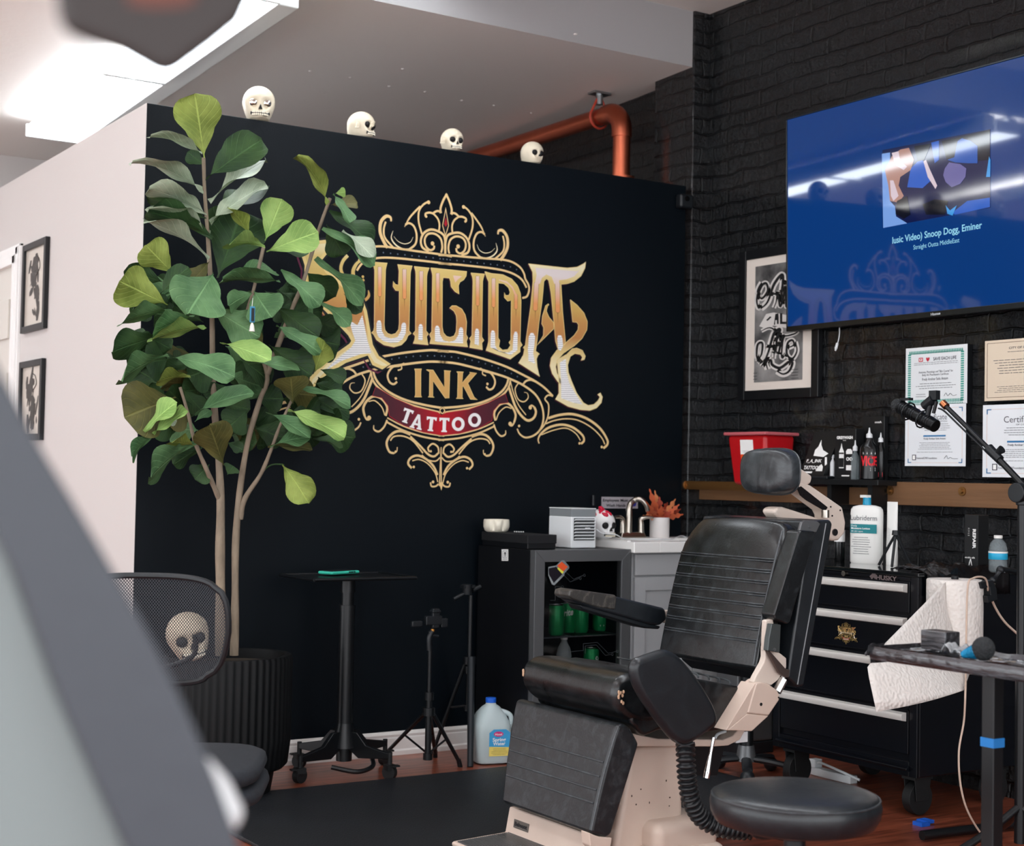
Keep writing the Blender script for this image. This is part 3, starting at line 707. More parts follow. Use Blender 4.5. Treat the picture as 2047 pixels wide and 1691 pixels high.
branch([(468,1310,.02),(470,1200,.02),(471,1088,.02),(479,984,.02),(496,881,.0),(519,801,0),(534,748,0),(500,660,0),(493,630,0),(507,579,-.02),(527,493,-.04)], .0155, .006)
branch([(480,1037,.02),(490,996,0),(522,946,-.03),(543,896,-.05),(560,850,-.06),(583,800,-.06)], .011, .005, 'branch')
branch([(438,996,0),(416,946,-.04),(389,881,-.06),(377,830,-.07),(360,774,-.08)], .010, .005, 'branch')
branch([(534,748,0),(560,680,.0),(584,617,0),(608,558,0),(637,460,0),(660,396,-.02)], .011, .006, 'branch')
def leaf_mat(name, c1, c2):
    m = mat(name, c1, .55, spec=.3); nt, b = NT(m); N = nt.nodes.new; L = nt.links.new
    uv = N('ShaderNodeUVMap'); sp = N('ShaderNodeSeparateXYZ'); L(uv.outputs[0], sp.inputs[0])
    ab = N('ShaderNodeMath'); ab.operation = 'SUBTRACT'; ab.inputs[1].default_value = .5; L(sp.outputs['X'], ab.inputs[0])
    aa = N('ShaderNodeMath'); aa.operation = 'ABSOLUTE'; L(ab.outputs[0], aa.inputs[0])
    # side veins: sin((v - |u|*1.1)*k)
    k1 = N('ShaderNodeMath'); k1.operation = 'MULTIPLY_ADD'; L(aa.outputs[0], k1.inputs[0]); k1.inputs[1].default_value = -.75; L(sp.outputs['Y'], k1.inputs[2])
    fr = N('ShaderNodeMath'); fr.operation = 'MULTIPLY'; L(k1.outputs[0], fr.inputs[0]); fr.inputs[1].default_value = 8.0
    pp = N('ShaderNodeMath'); pp.operation = 'PINGPONG'; L(fr.outputs[0], pp.inputs[0]); pp.inputs[1].default_value = .5
    v1 = N('ShaderNodeMapRange'); L(pp.outputs[0], v1.inputs[0]); v1.inputs['From Min'].default_value = 0; v1.inputs['From Max'].default_value = .07; v1.inputs['To Min'].default_value = 1; v1.inputs['To Max'].default_value = 0
    v2 = N('ShaderNodeMapRange'); L(aa.outputs[0], v2.inputs[0]); v2.inputs['From Min'].default_value = .008; v2.inputs['From Max'].default_value = .03; v2.inputs['To Min'].default_value = 1; v2.inputs['To Max'].default_value = 0
    mx = N('ShaderNodeMath'); mx.operation = 'MAXIMUM'; L(v1.outputs[0], mx.inputs[0]); L(v2.outputs[0], mx.inputs[1])
    tc = N('ShaderNodeTexCoord'); n = N('ShaderNodeTexNoise'); n.inputs['Scale'].default_value = 14; n.inputs['Detail'].default_value = 5; L(tc.outputs['Object'], n.inputs['Vector'])
    cr = N('ShaderNodeValToRGB'); cr.color_ramp.elements[0].position = .35; cr.color_ramp.elements[1].position = .68
    cr.color_ramp.elements[0].color = rgb(*c1); cr.color_ramp.elements[1].color = rgb(*c2); L(n.outputs['Fac'], cr.inputs[0])
    mm = N('ShaderNodeMix'); mm.data_type = 'RGBA'; L(mx.outputs[0], mm.inputs['Factor']); L(cr.outputs[0], mm.inputs['A']); mm.inputs['B'].default_value = rgb(*[min(255, int(x*1.25+12)) for x in c2])
    sc_ = N('ShaderNodeMath'); sc_.operation = 'MULTIPLY'; sc_.inputs[1].default_value = .5; L(mx.outputs[0], sc_.inputs[0]); L(sc_.outputs[0], mm.inputs['Factor'])
    L(mm.outputs['Result'], b.inputs['Base Color'])
    bp = N('ShaderNodeBump'); bp.inputs['Strength'].default_value = .5; bp.inputs['Distance'].default_value = .004; bp.invert = True; L(mx.outputs[0], bp.inputs['Height']); L(bp.outputs[0], b.inputs['Normal'])
    return m
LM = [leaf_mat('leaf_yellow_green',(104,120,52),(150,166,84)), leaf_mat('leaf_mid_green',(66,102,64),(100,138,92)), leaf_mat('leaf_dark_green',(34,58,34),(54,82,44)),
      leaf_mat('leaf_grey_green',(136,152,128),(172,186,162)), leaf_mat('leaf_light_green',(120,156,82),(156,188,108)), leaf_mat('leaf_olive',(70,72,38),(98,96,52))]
LI = {'Y':0,'M':1,'D':2,'G':3,'L':4,'O':5}
fol = MB(); rl = random.Random(3)
def leaf(b0, t0, hw, cls, side=1, curl=None):
    """b0,t0: world base and tip; hw: apparent half width (m)"""
    fol.m = LI[cls]
    d = t0-b0; Ln = d.length; d.normalize(); view = (CAM-b0).normalized()
    perp = d.cross(view).normalized(); full = max(hw, Ln*.30)
    c_ = min(1, hw/full); s_ = math.sqrt(max(0, 1-c_*c_))*side
    nv = view-d*view.dot(d); nv.normalize()
    wv = (perp*c_+nv*s_).normalized(); nrm = wv.cross(d).normalized()
    if nrm.z < 0: nrm = -nrm
    cu = curl if curl is not None else rl.uniform(.02,.10); ph = rl.uniform(0,6); am = rl.uniform(.03,.06)*Ln
    def prof(v):
        if v < .07: return .03
        x = (v-.07)/.93
        w_ = (1-(1-min(1,x/.66))**2.0)**.9 if x < .66 else math.sqrt(max(0, 1-((x-.66)/.34)**2.6))
        w_ *= (.50+.50*min(1,x/.62)) * (1-.13*math.exp(-((x-.40)/.09)**2))
        return max(.03, w_*1.03)
    def fn(u, v):
        a_ = (u-.5)*2; w_ = prof(v)*full
        p = b0+d*(Ln*v)+wv*(w_*a_)
        p += nrm*(-cu*Ln*(2*v-1)**2+cu*Ln)*.8
        p += nrm*(abs(a_)*w_*.22+am*math.sin(ph+v*9+a_*1.2)*abs(a_)**1.5)
        return p
    fol.grid(fn, 8, 16)
def LF(k, bx, by, tx, ty, hw, cls, dy=0.0, dt=0.0, side=1, curl=None):
    ox, oy = (200,150) if k == 2 else (200,600); s_ = 3.382
    b0 = TP(ox+bx/s_, oy+by/s_, dy); t0 = TP(ox+tx/s_, oy+ty/s_, dy+dt)
    leaf(b0, t0, hw/s_*.00200, cls, side, curl)
for l in [
 (2,705,560,640,125,135,'Y',-.03,-.05),(2,690,525,340,415,34,'G',-.02,-.06),(2,705,610,590,520,50,'D',0,.03),(2,715,705,1095,440,112,'D',-.02,-.02),(2,700,785,215,590,44,'G',0,-.05),
 (2,735,850,1125,575,44,'G',0,-.04),(2,720,940,330,770,62,'G',-.02,-.04),(2,720,965,315,820,55,'D',0,.04),(2,745,1000,1125,740,56,'G',0,-.05),(2,745,1010,1120,770,60,'D',.02,.03),(2,760,1100,318,925,78,'D',0,-.02),(2,745,1080,330,905,40,'G',.02,-.06),
 (2,735,1245,295,990,42,'G',0,-.05),(2,500,1345,310,1150,98,'Y',-.05,-.04),(2,460,1555,130,1390,122,'Y',-.08,-.05),(2,450,1410,160,1325,60,'D',-.02,.03),(2,400,1490,600,1300,60,'D',-.06,-.02),(2,740,1260,600,1420,60,'O',0,0),
 (2,765,1345,590,1615,172,'M',-.1,-.08),(2,795,1370,960,920,190,'D',.06,.04),(2,1022,1118,868,895,38,'Y',-.02,-.04),(2,1115,1120,1230,838,98,'L',-.05,-.05),(2,1115,1160,872,1148,50,'L',-.06,-.08),(2,1125,1195,1475,1060,98,'L',-.06,-.07),
 (2,1170,1190,1405,1175,55,'D',-.02,0),(2,1215,1392,830,1380,50,'M',-.06,-.06),(2,830,1390,1190,1330,40,'M',-.05,.02),(2,1540,870,1330,545,52,'Y',-.03,-.04),(2,1575,805,1690,1000,36,'M',-.04,-.06),(2,1560,880,1740,865,42,'O',-.02,0),(2,1590,800,1660,790,30,'L',-.03,-.03),
 (2,1545,920,1840,1165,66,'D',-.02,-.02),(2,1500,1040,1860,1285,62,'M',-.05,-.05),(2,1530,1010,1650,1220,88,'D',0,0),(2,1640,1050,1850,1240,50,'G',-.07,-.06),(2,1455,1240,1775,1560,56,'M',-.03,-.05),(2,1220,1320,1490,1560,66,'M',-.05,-.06),(2,1390,1330,1590,1500,85,'D',.02,.02),
 (2,1040,1460,1160,1640,120,'M',-.1,-.08),(2,1040,1470,870,1560,60,'M',-.09,-.05),(2,1480,1530,1690,1700,48,'M',-.05,-.05),(2,1200,1450,1440,1640,60,'D',.03,.02),(2,1190,1560,1500,1690,120,'D',.0,.0),(2,1650,1480,1770,1600,55,'D',.02,.02),
 (3,490,70,140,160,48,'M',-.08,-.06),(3,640,105,355,225,66,'M',-.1,-.06),(3,715,185,350,262,46,'L',-.09,-.07),(3,750,50,1080,250,112,'M',-.08,-.06),(3,700,150,500,40,60,'D',-.02,0),(3,420,240,80,350,80,'D',-.05,-.02),(3,465,375,140,545,56,'M',-.07,-.08),(3,810,285,1155,410,64,'L',-.12,-.1),
 (3,490,390,910,520,80,'M',-.12,-.1),(3,1140,300,1430,510,98,'D',-.06,-.05),(3,1190,175,1490,360,52,'M',-.08,-.08),(3,1190,40,1480,250,95,'D',-.03,-.03),(3,1440,500,1520,275,68,'Y',-.09,-.1),(3,1000,430,1355,482,36,'M',-.09,-.06),(3,1490,470,1665,530,46,'D',-.06,-.04),
 (3,510,655,165,790,165,'O',-.06,-.03),(3,300,890,520,690,48,'L',-.12,-.08),(3,360,905,590,745,36,'L',-.13,-.08),(3,610,515,395,550,42,'Y',-.06,-.04),(3,640,775,1040,630,58,'M',-.1,-.06),(3,1305,700,1290,520,102,'O',-.08,-.06),(3,1340,590,1695,725,36,'M',-.08,-.08),
 (3,1270,745,1655,930,64,'L',-.08,-.1),(3,1120,755,1420,935,46,'M',-.09,-.07),(3,1150,990,1430,930,48,'M',-.08,-.06),(3,1135,990,1435,1015,40,'O',-.06,-.06),(3,835,1115,740,845,112,'O',-.1,-.1),(3,860,960,965,1010,36,'D',-.06,-.04),(3,640,960,345,1200,60,'M',-.08,-.1),(3,640,985,480,960,40,'Y',-.09,-.06),
 (3,360,910,220,1060,40,'M',-.08,-.08),(3,740,1110,640,1210,72,'D',-.02,0),(3,700,985,495,1110,52,'D',-.02,0),(3,860,1180,900,1120,50,'D',.0,0),(3,1230,1110,1410,1375,86,'Y',-.06,-.08,1,.16),(3,1000,740,860,865,95,'D',0,0),(3,1440,935,1640,975,36,'D',-.02,0),
 (3,560,600,700,760,60,'D',0,0),(3,900,590,700,640,60,'D',.02,0),(3,1300,760,1450,900,110,'D',-.02,0),(3,350,760,520,820,40,'G',-.08,0),(3,640,820,750,745,30,'M',-.05,0),(3,1450,560,1640,620,60,'D',0,0),(3,300,230,480,330,70,'D',-.01,.02),(3,930,380,1150,560,70,'D',.0,.02),(3,620,440,400,470,50,'D',-.01,.02)]:
    LF(*l)
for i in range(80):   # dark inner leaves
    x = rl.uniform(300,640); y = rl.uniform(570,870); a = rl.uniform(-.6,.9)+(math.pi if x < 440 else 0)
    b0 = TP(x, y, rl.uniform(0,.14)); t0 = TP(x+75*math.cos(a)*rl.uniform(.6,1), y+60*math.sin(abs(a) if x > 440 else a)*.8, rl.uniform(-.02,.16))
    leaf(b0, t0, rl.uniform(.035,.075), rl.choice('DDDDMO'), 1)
fol.tube([TP(521,946,-.02),TP(541,930,-.05),TP(560,928,-.06),TP(568,930,-.06)], .003, seg=6)
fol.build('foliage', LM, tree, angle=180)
# hanging charm
t = thing('hanging_charm', 'small blue and white charm with a tassel hanging inside the fig tree', 'charm', TP(504,615,-.20))
M_bl = mat('charm_blue',(60,140,180),.4); M_w = mat('charm_white',(230,228,220),.5)
a = TP(500,612,-.20); b = TP(509,645,-.20)
MB().bb((a.x,a.y-.003,b.z),(b.x,a.y+.003,a.z)).build('charm_plate', M_bl, t, bevel=.002)
MB().bb((a.x+.004,a.y-.005,b.z+.004),(b.x-.004,a.y+.004,a.z-.006)).build('charm_face', M_plastic, t)
c0 = TP(504,645,-.20); MB().lathe(c0-Vector((0,0,.03)), [(.010,0),(.007,.02),(.003,.03)], 10).build('tassel', M_w, t)
MB().tube([TP(504,612,-.20),TP(505,600,-.15),TP(506,590,-.05)], .0012, seg=6).build('string', M_w, t)
# skull behind the mesh chair
a = P(388,1288,1,PY-.10); a.z = ptop
skull('skull_ornament', 'aged skull resting on the planter rim behind the mesh office chair', 'skull', (a.x,a.y,ptop), .165, -.25, tilt=-.25, bone=mat('aged_bone',(214,200,176),.6,bump=.4,bscale=30,var=.2))
# ================================================================== office chair
def mesh_mat():
    m = mat('perforated_black_mesh', (48,52,58), .6); nt, b = NT(m); N = nt.nodes.new; L = nt.links.new
    uv = N('ShaderNodeUVMap'); sp = N('ShaderNodeSeparateXYZ'); L(uv.outputs[0], sp.inputs[0])
    def tri(src, k, off):
        a = N('ShaderNodeMath'); a.operation = 'MULTIPLY_ADD'; L(src, a.inputs[0]); a.inputs[1].default_value = k; a.inputs[2].default_value = off
        p = N('ShaderNodeMath'); p.operation = 'PINGPONG'; L(a.outputs[0], p.inputs[0]); p.inputs[1].default_value = 1.0; return p.outputs[0]
    def cell(off):
        x = tri(sp.outputs['X'], 116, off); y = tri(sp.outputs['Y'], 62, off)
        x2 = N('ShaderNodeMath'); x2.operation = 'POWER'; L(x, x2.inputs[0]); x2.inputs[1].default_value = 2
        y2 = N('ShaderNodeMath'); y2.operation = 'POWER'; L(y, y2.inputs[0]); y2.inputs[1].default_value = 2
        s = N('ShaderNodeMath'); s.operation = 'ADD'; L(x2.outputs[0], s.inputs[0]); L(y2.outputs[0], s.inputs[1])
        g = N('ShaderNodeMath'); g.operation = 'GREATER_THAN'; L(s.outputs[0], g.inputs[0]); g.inputs[1].default_value = .26; return g.outputs[0]
    mn = N('ShaderNodeMath'); mn.operation = 'MINIMUM'; L(cell(0.0), mn.inputs[0]); L(cell(1.0), mn.inputs[1]); L(mn.outputs[0], b.inputs['Alpha'])
    return m
M_mesh = mesh_mat(); M_fab = mat('charcoal_seat_fabric', (40,44,50), .85, bump=.35, bscale=500, var=.12, vscale=60)
bc = PD(292,1260,3.75); az = math.radians(32.8-4); fwd = Vector((math.sin(az), math.cos(az), 0)); rgt = Vector((math.cos(az), -math.sin(az), 0)); UP = Vector((0,0,1))
oc = thing('office_chair', 'black mesh-back office chair in front of the fluted planter', 'chair', (bc.x+fwd.x*.25, bc.y+fwd.y*.25, 0))
def BK(u, v):   # u across -1..1, v up -1..1 ; curved back panel
    return bc+rgt*(u*.205)+UP*(v*.135-.012*u*u*0)+fwd*(-.05*u*u+.02)+fwd*(-.02*v)
def shape(u, v):  # superellipse outline in a square param
    a_, b_ = (u-.5)*2, (v-.5)*2
    # squash towards rounded outline
    k = 1-.09*(abs(a_)**3)*(abs(b_)**3)*2
    w_ = 1-.10*max(0,-b_)*abs(a_)
    return BK(a_*k*w_, b_*k)
mm = MB(); mm.grid(lambda u, v: shape(u, v), 28, 20); mm.build('mesh_back', M_mesh, oc, smooth=True)
rim = MB(); rp = [shape(u, 0) for u in [i/16 for i in range(17)]]+[shape(1, v) for v in [i/10 for i in range(1,11)]]+[shape(1-u, 1) for u in [i/16 for i in range(1,17)]]+[shape(0, 1-v) for v in [i/10 for i in range(1,10)]]
x = rp+[rp[0]]; rim.tube(x, .008, seg=8, raw=True); rim.build('back_frame', M_plastic, oc)
lb = MB(); lb.tube([BK(-.75,-.62)+fwd*.03, BK(0,-.78)+fwd*.04, BK(.52,-.52)+fwd*.03, BK(.56,-.1)+fwd*.03], .007, seg=8); lb.tube([BK(0,-.95)+fwd*.03, bc+fwd*.07-UP*.22, bc+fwd*.22-UP*.30], .02, seg=10); lb.build('back_support', M_plastic, oc)
sc0 = PD(345,1530,3.98)
st = MB()
for (dz, th, k) in ((.0,.05,1.0),(-.052,.05,1.03)):
    def SR(u, v, top):
        return None
    rings = []
    for h, q in ((-th/2,.93),(-th/2+.008,.99),(0,1.02),(th/2-.010,1.0),(th/2-.002,.93),(th/2,.5),(th/2,.02)):
        rg = []
        for i in range(48):
            a = 2*math.pi*i/48; ca, sa = math.cos(a), math.sin(a); n_ = 4.0
            r_ = (abs(ca)**n_+abs(sa)**n_)**(-1/n_)
            rg.append(sc0+UP*(dz+h)+rgt*(ca*r_*.235*q*k)+fwd*(sa*r_*.23*q*k))
        rings.append(rg)
    st.loft(rings)
st.build('seat_cushion', M_fab, oc, angle=50)
bs = MB(); bs.cyl(sc0-UP*.08, sc0-UP*.13, .10); cz = Vector((sc0.x, sc0.y, 0)); bs.cyl(cz+UP*.08, sc0-UP*.12, .025)
for k in range(5):
    a = 2*math.pi*k/5+.3; e_ = Vector((math.cos(a), math.sin(a), 0)); bs.tube([cz+UP*.10, cz+UP*.085+e_*.15, cz+UP*.06+e_*.28], .018, seg=8); bs.sphere(cz+UP*.026+e_*.28, (.026,.026,.026), 12, 8)
bs.build('swivel_base', M_plastic, oc)
# ================================================================== rolling tray table
M_blk = mat('black_powder_coat', (14,17,20), .35, bump=.03, bscale=300)
M_cast = mat('caster_rubber', (20,22,24), .6)
tz = P(690,1150,1,-.30).z; tb = P(690,1500,2,0); 
TX, TYY = P(690,1400,1,-.26).x, -.26
tz = P(690,1152,1,TYY).z
rt = thing('rolling_tray_table', 'black pedestal tray table on four casters in front of the black wall', 'table', (TX,TYY,0))
tw = .21; td = .15; m = MB()
m.box((TX,TYY,tz-.004), (tw*2,td*2,.006)); m.build('tray', M_blk, rt, bevel=.004)
m = MB(); q = [(TX-tw,TYY-td),(TX+tw,TYY-td),(TX+tw,TYY+td),(TX-tw,TYY+td)]
for i in range(4):
    a_, b_ = q[i], q[(i+1)%4]; m.cyl((a_[0],a_[1],tz),(b_[0],b_[1],tz),.006,seg=8)
m.build('tray_rim', M_blk, rt)
m = MB(); m.cyl((TX,TYY,.17),(TX,TYY,tz-.008),.024); m.cyl((TX,TYY,.17),(TX,TYY,.62),.030); m.cyl((TX,TYY,tz-.06),(TX,TYY,tz-.01),.028); m.cyl((TX,TYY,.61),(TX,TYY,.63),.031); m.build('column', M_blk, rt)
m = MB(); m.cyl((TX,TYY,.10),(TX,TYY,.19),.048,.03); m.cyl((TX,TYY,.05),(TX,TYY,.10),.03)
m.build('hub', M_blk, rt)
for k, a in enumerate((math.radians(205), math.radians(295), math.radians(25), math.radians(115))):
    e_ = Vector((math.cos(a), math.sin(a)*.8, 0)); n_ = Vector((-e_.y, e_.x, 0)); c0 = Vector((TX,TYY,0)); R2 = .24
    lg = MB()
    lg.prism([c0+e_*.02+UP*.16-n_*.01, c0+e_*.07+UP*.16-n_*.01, c0+e_*.12+UP*.115-n_*.01, c0+e_*R2+UP*.095-n_*.01, c0+e_*R2+UP*.075-n_*.01, c0+e_*.08+UP*.065-n_*.01, c0+e_*.02+UP*.10-n_*.01], n_*.02)
    l_ = lg.build('leg', M_blk, rt, bevel=.003)
    ca = MB(); w0 = c0+e_*R2; ca.cyl(w0+UP*.05, w0+UP*.10, .009); ca.cyl(w0+UP*.027-n_*.012, w0+UP*.027+n_*.012, .027, seg=20); ca.box(w0+UP*.045, (.036,.036,.02)); ca.box(w0+UP*.052+e_*.028, (.03,.02,.006))
    ca.build('caster', M_cast, l_)
m = MB(); m.tube([(TX-.10,TYY-.10,.05),(TX-.02,TYY-.15,.035),(TX+.06,TYY-.12,.045),(TX+.09,TYY-.04,.07)], .009, seg=8); m.build('foot_pedal', M_blk, rt)
M_teal = mat('teal_silicone', (60,196,168), .45)
a = P(641,1145,2,tz+.012); b = P(713,1141,2,tz+.012)
ph = thing('phone', 'phone in a teal green case lying on the black tray table', 'phone', ((a.x+b.x)/2,(a.y+b.y)/2,tz))
d_ = (b-a); d_.z = 0; L_ = d_.length; ang = math.atan2(d_.y,d_.x)
MB().box(((a.x+b.x)/2,(a.y+b.y)/2,tz+.011),(.155,.075,.012),rotz(ang)).build('case', M_teal, ph, bevel=.006)
MB().box(((a.x+b.x)/2,(a.y+b.y)/2,tz+.0175),(.143,.064,.001),rotz(ang)).build('screen', M_plastic, ph)
bt_ = MB(); n_ = rotz(ang)@Vector((0,-.0380,0)); 
for k in (.02,.033,.046): bt_.box(Vector(((a.x+b.x)/2,(a.y+b.y)/2,tz+.012))+n_+rotz(ang)@Vector((k,0,0)),(.010,.002,.005),rotz(ang))
bt_.build('side_button', M_plastic, ph)
# ================================================================== two tripods
def tripod(label, bx, by, ztop, zbot, feet, colr=.012, hub=.30):
    t = thing('tripod', label, 'tripod', (bx,by,0))
    m = MB(); m.cyl((bx,by,zbot),(bx,by,ztop),colr*.7); m.cyl((bx,by,zbot),(bx,by,ztop*.55),colr); m.cyl((bx,by,hub-.015),(bx,by,hub+.015),colr*2.0)
    m.cyl((bx,by,ztop*.55-.02),(bx,by,ztop*.55+.01),colr*1.5); m.cyl((bx,by,zbot-.012),(bx,by,zbot+.012),colr*1.5); m.build('center_column', M_blk, t)
    for fx_, fy_ in feet:
        f = Vector((fx_,fy_,0)); l = MB(); e_ = (f-Vector((bx,by,0))); e_.normalize()
        top = Vector((bx,by,hub))+e_*.015; l.cyl(top, f+UP*.012, .0085, .0075, 10); l.cyl(f+UP*.0, f+UP*.03-e_*.01, .010, .009, 10)
        mid = top.lerp(f, .5); l.cyl(mid, (bx,by,zbot+.01), .004, .004, 8); l.build('leg', M_blk, t)
    return t
q_ = P(855,1512,2,.06); ax_, ay_ = q_.x, q_.y
zt1 = P(858,1262,1,ay_).z
f0 = P(768,1500,1,-.05); f1 = P(920,1533,2,0); f2 = P(870,1514,2,0)
t1 = tripod('shorter black tripod with a tilted phone clamp, left of the other tripod', ax_, ay_, zt1, .06, ((f0.x,f0.y),(f1.x,f1.y),(f2.x,min(-.05,f2.y))), hub=P(860,1422,1,ay_).z)
def W1(px, py): return P(px, py, 1, ay_)
m = MB(); m.box(W1(866,1240), (W1(883,1).x-W1(851,1).x,.02,.035)); m.box(W1(870,1236), (.03,.018,.075)); m.box(W1(833,1247), (.045,.016,.022)); m.box(W1(887,1245), (.03,.018,.035)); m.box(W1(870,1222), (.036,.03,.01)); m.build('phone_clamp', M_plastic, t1, bevel=.004)
m = MB(); m.tube([W1(858,1300),W1(858,1275),W1(864,1262)], .011); m.cyl(W1(864,1270), W1(876,1272), .006); m.build('tilt_head', M_plastic, t1)
MB().cyl(W1(865,1262), W1(865,1257), .008).build('brass_collar', mat('brass_ring',(200,140,70),.35,1.0), t1)
by_ = -.2; bx_ = P(935,1500,1,by_).x
zt2 = P(935,1190,1,by_).z; f1 = P(940,1533,2,0)
t2 = tripod('taller black tripod with a pan head beside the drinks fridge', bx_, by_, zt2, .20, ((f2.x+.03,-.06),(f1.x-.0,f1.y),(1.412,-.07)), colr=.013, hub=P(935,1320,1,by_).z)
def W3(px, py): return P(px, py, 1, by_)
m = MB(); m.cyl(W3(934,1188), W3(934,1168), .018, .022); m.box(W3(935,1172), (.055,.03,.012)); m.cyl(W3(945,1180), W3(960,1173), .010); m.tube([W3(930,1186),W3(918,1192),W3(907,1198)], .008); m.build('pan_head', M_plastic, t2)
m = MB(); m.cyl(Vector((bx_-.004,by_-.02,zt2*.62)), Vector((f1.x,f1.y,.0)), .0155,.012); m.build('front_leg', mat('gunmetal',(40,44,48),.4,.5), t2)
# ================================================================== water jug
jc = P(985,1522,2,0); JX, JY = jc.x-.014, jc.y
M_hdpe = mat('milky_plastic', (206,222,224), .35, trans=.25, sss=.0)
M_blue = mat('blue_cap', (30,100,214), .4)
jug = thing('water_jug', 'half-full clear plastic gallon jug with a blue cap on the wood floor', 'jug', (JX,JY,0))
jh = P(985,1394,1,JY).z; rings = []
JA = math.radians(-14)
for r, z in ((.050,0),(.068,.006),(.072,.02),(.072,jh*.54),(.070,jh*.60),(.055,jh*.76),(.036,jh*.86),(.021,jh*.90),(.019,jh*.93)):
    rg = []
    for i in range(40):
        a = 2*math.pi*i/40; n_ = 5.0 if z < jh*.62 else (3.0 if z < jh*.8 else 2.0)
        rr = (abs(math.cos(a))**n_+abs(math.sin(a))**n_)**(-1/n_)
        v_ = rotz(JA)@Vector((math.cos(a)*rr*r, math.sin(a)*rr*r, 0)); rg.append(Vector((JX,JY,z))+v_)
    rings.append(rg)
jb = MB(); jb.loft(rings); jb.build('bottle_body', M_hdpe, jug, angle=50)
MB().cyl((JX,JY,jh*.925),(JX,JY,jh),.021,seg=28).build('cap', M_blue, jug, bevel=.002)
hd = rotz(JA)@Vector((.06,-.03,0)); m = MB(); m.tube([Vector((JX,JY,jh*.80))+hd*.6, Vector((JX,JY,jh*.74))+hd*1.15, Vector((JX,JY,jh*.60))+hd*1.2, Vector((JX,JY,jh*.48))+hd*1.05], .010, seg=10); m.build('handle', M_hdpe, jug)
M_wl = mat('water_fill', (150,172,180), .1, trans=.6, ior=1.33)
wa = MB(); wa.loft([[Vector((JX,JY,z))+rotz(JA)@Vector((math.cos(a)*(abs(math.cos(a))**5+abs(math.sin(a))**5)**-.2*.066, math.sin(a)*(abs(math.cos(a))**5+abs(math.sin(a))**5)**-.2*.066,0)) for a in [2*math.pi*i/40 for i in range(40)]] for z in (.01,jh*.27)]); wa.build('water', M_wl, jug)
# label faces the camera side

fx = rotz(JA)@Vector((1,0,0)); fy = rotz(JA)@Vector((0,-1,0)); l0 = Vector((JX,JY,0))+fy*.0735
def jl(u, v): return l0+fx*u+UP*v
M_lblu = mat('label_blue',(60,160,214),.5); M_lyel = mat('label_yellow',(236,214,110),.5); M_lpink = mat('label_pink',(214,40,120),.5); M_ink = mat('print_black',(24,24,28),.6); M_wp = mat('print_white',(248,248,246),.5)
o_ = MB().prism([jl(-.028,.035),jl(.058,.035),jl(.058,.125),jl(.04,.138),jl(-.01,.138),jl(-.028,.125)], -fy*.0004*-1); lo = o_.build('front_label', M_lblu, jug, smooth=False)
l0 += fy*.0006; m = MB(); m.add([jl(-.028,.035),jl(.058,.035),jl(.058,.068),jl(-.028,.072)],[(0,1,2,3)]); m.build('label_band', M_lyel, lo, smooth=False)
m = MB(); m.add([jl(-.002+.02*math.cos(a)+.012,.120+.010*math.sin(a)) for a in [i*.3927 for i in range(16)]],[tuple(range(16))]); m.build('label_badge', M_lpink, lo, smooth=False)
l0 += fy*.0004; m = MB(); put_text(m,'Hood',jl(-.004,.1155),jl(.024,.1155),.008,UP,.02); put_text(m,'Spring',jl(-.014,.092),jl(.040,.092),.014,UP,.02); put_text(m,'Water',jl(-.012,.077),jl(.038,.077),.013,UP,.02); m.build('label_text', M_wp, lo, smooth=False)
m = MB(); grey_lines(m, jl(-.02,.038), fx, UP, .07, .028, 5, 4); m.build('small_print', M_ink, lo, smooth=False)
# ================================================================== drinks fridge
M_fr = mat('fridge_black_steel', (10,12,16), .4); M_ss = mat('brushed_steel', (112,114,116), .4, .6, bump=.05, bscale=90, stretch=(1,1,30))
M_gl = mat('dark_door_glass', (4,6,9), .03, alpha=.30, coat=.5)
FX0, FX1, FY0, FY1 = 1.447, P(1262,1093,1,-.465).x, -.43, -.04; FZ = .838
fr = thing('drinks_fridge', 'black glass-door drinks fridge with a steel door frame against the black wall', 'fridge', ((FX0+FX1)/2,(FY0+FY1)/2,0))
m = MB(); t_ = .022
m.bb((FX0,FY0,.03),(FX0+t_,FY1,FZ)).bb((FX1-t_,FY0,.03),(FX1,FY1,FZ)).bb((FX0+t_,FY1-t_,.03),(FX1-t_,FY1,FZ)).bb((FX0+t_,FY0,FZ-t_),(FX1-t_,FY1-t_,FZ)).bb((FX0+t_,FY0,.03),(FX1-t_,FY1-t_,.09))
m.build('body', M_fr, fr, bevel=.002)
m = MB()
for x in (FX0+.04, FX1-.04):
    for y in (FY0+.04, FY1-.04): m.cyl((x,y,0),(x,y,.03),.015)
m.build('foot', M_cast, fr)
DY0 = FY0-.035; fw = .046
m = MB()
m.prism([(FX0,DY0,.05),(FX0+fw,DY0,.05+fw),(FX0+fw,DY0,FZ-fw),(FX0,DY0,FZ)], (0,.033,0)); m.prism([(FX1,DY0,.05),(FX1,DY0,FZ),(FX1-fw,DY0,FZ-fw),(FX1-fw,DY0,.05+fw)], (0,.033,0))
m.prism([(FX0,DY0,FZ),(FX0+fw,DY0,FZ-fw),(FX1-fw,DY0,FZ-fw),(FX1,DY0,FZ)], (0,.033,0)); m.prism([(FX0,DY0,.05),(FX1,DY0,.05),(FX1-fw,DY0,.05+fw),(FX0+fw,DY0,.05+fw)], (0,.033,0))
dr = m.build('door_frame', M_ss, fr, bevel=.0012)
MB().bb((FX0+fw,DY0+.008,.05+fw),(FX1-fw,DY0+.012,FZ-fw)).build('door_glass', M_gl, dr, smooth=False)
m = MB()
def FP(px, py): p = P(px, py, 1, DY0+.0065); return p
M_etch = mat('glass_etching', (70,76,80), .5)
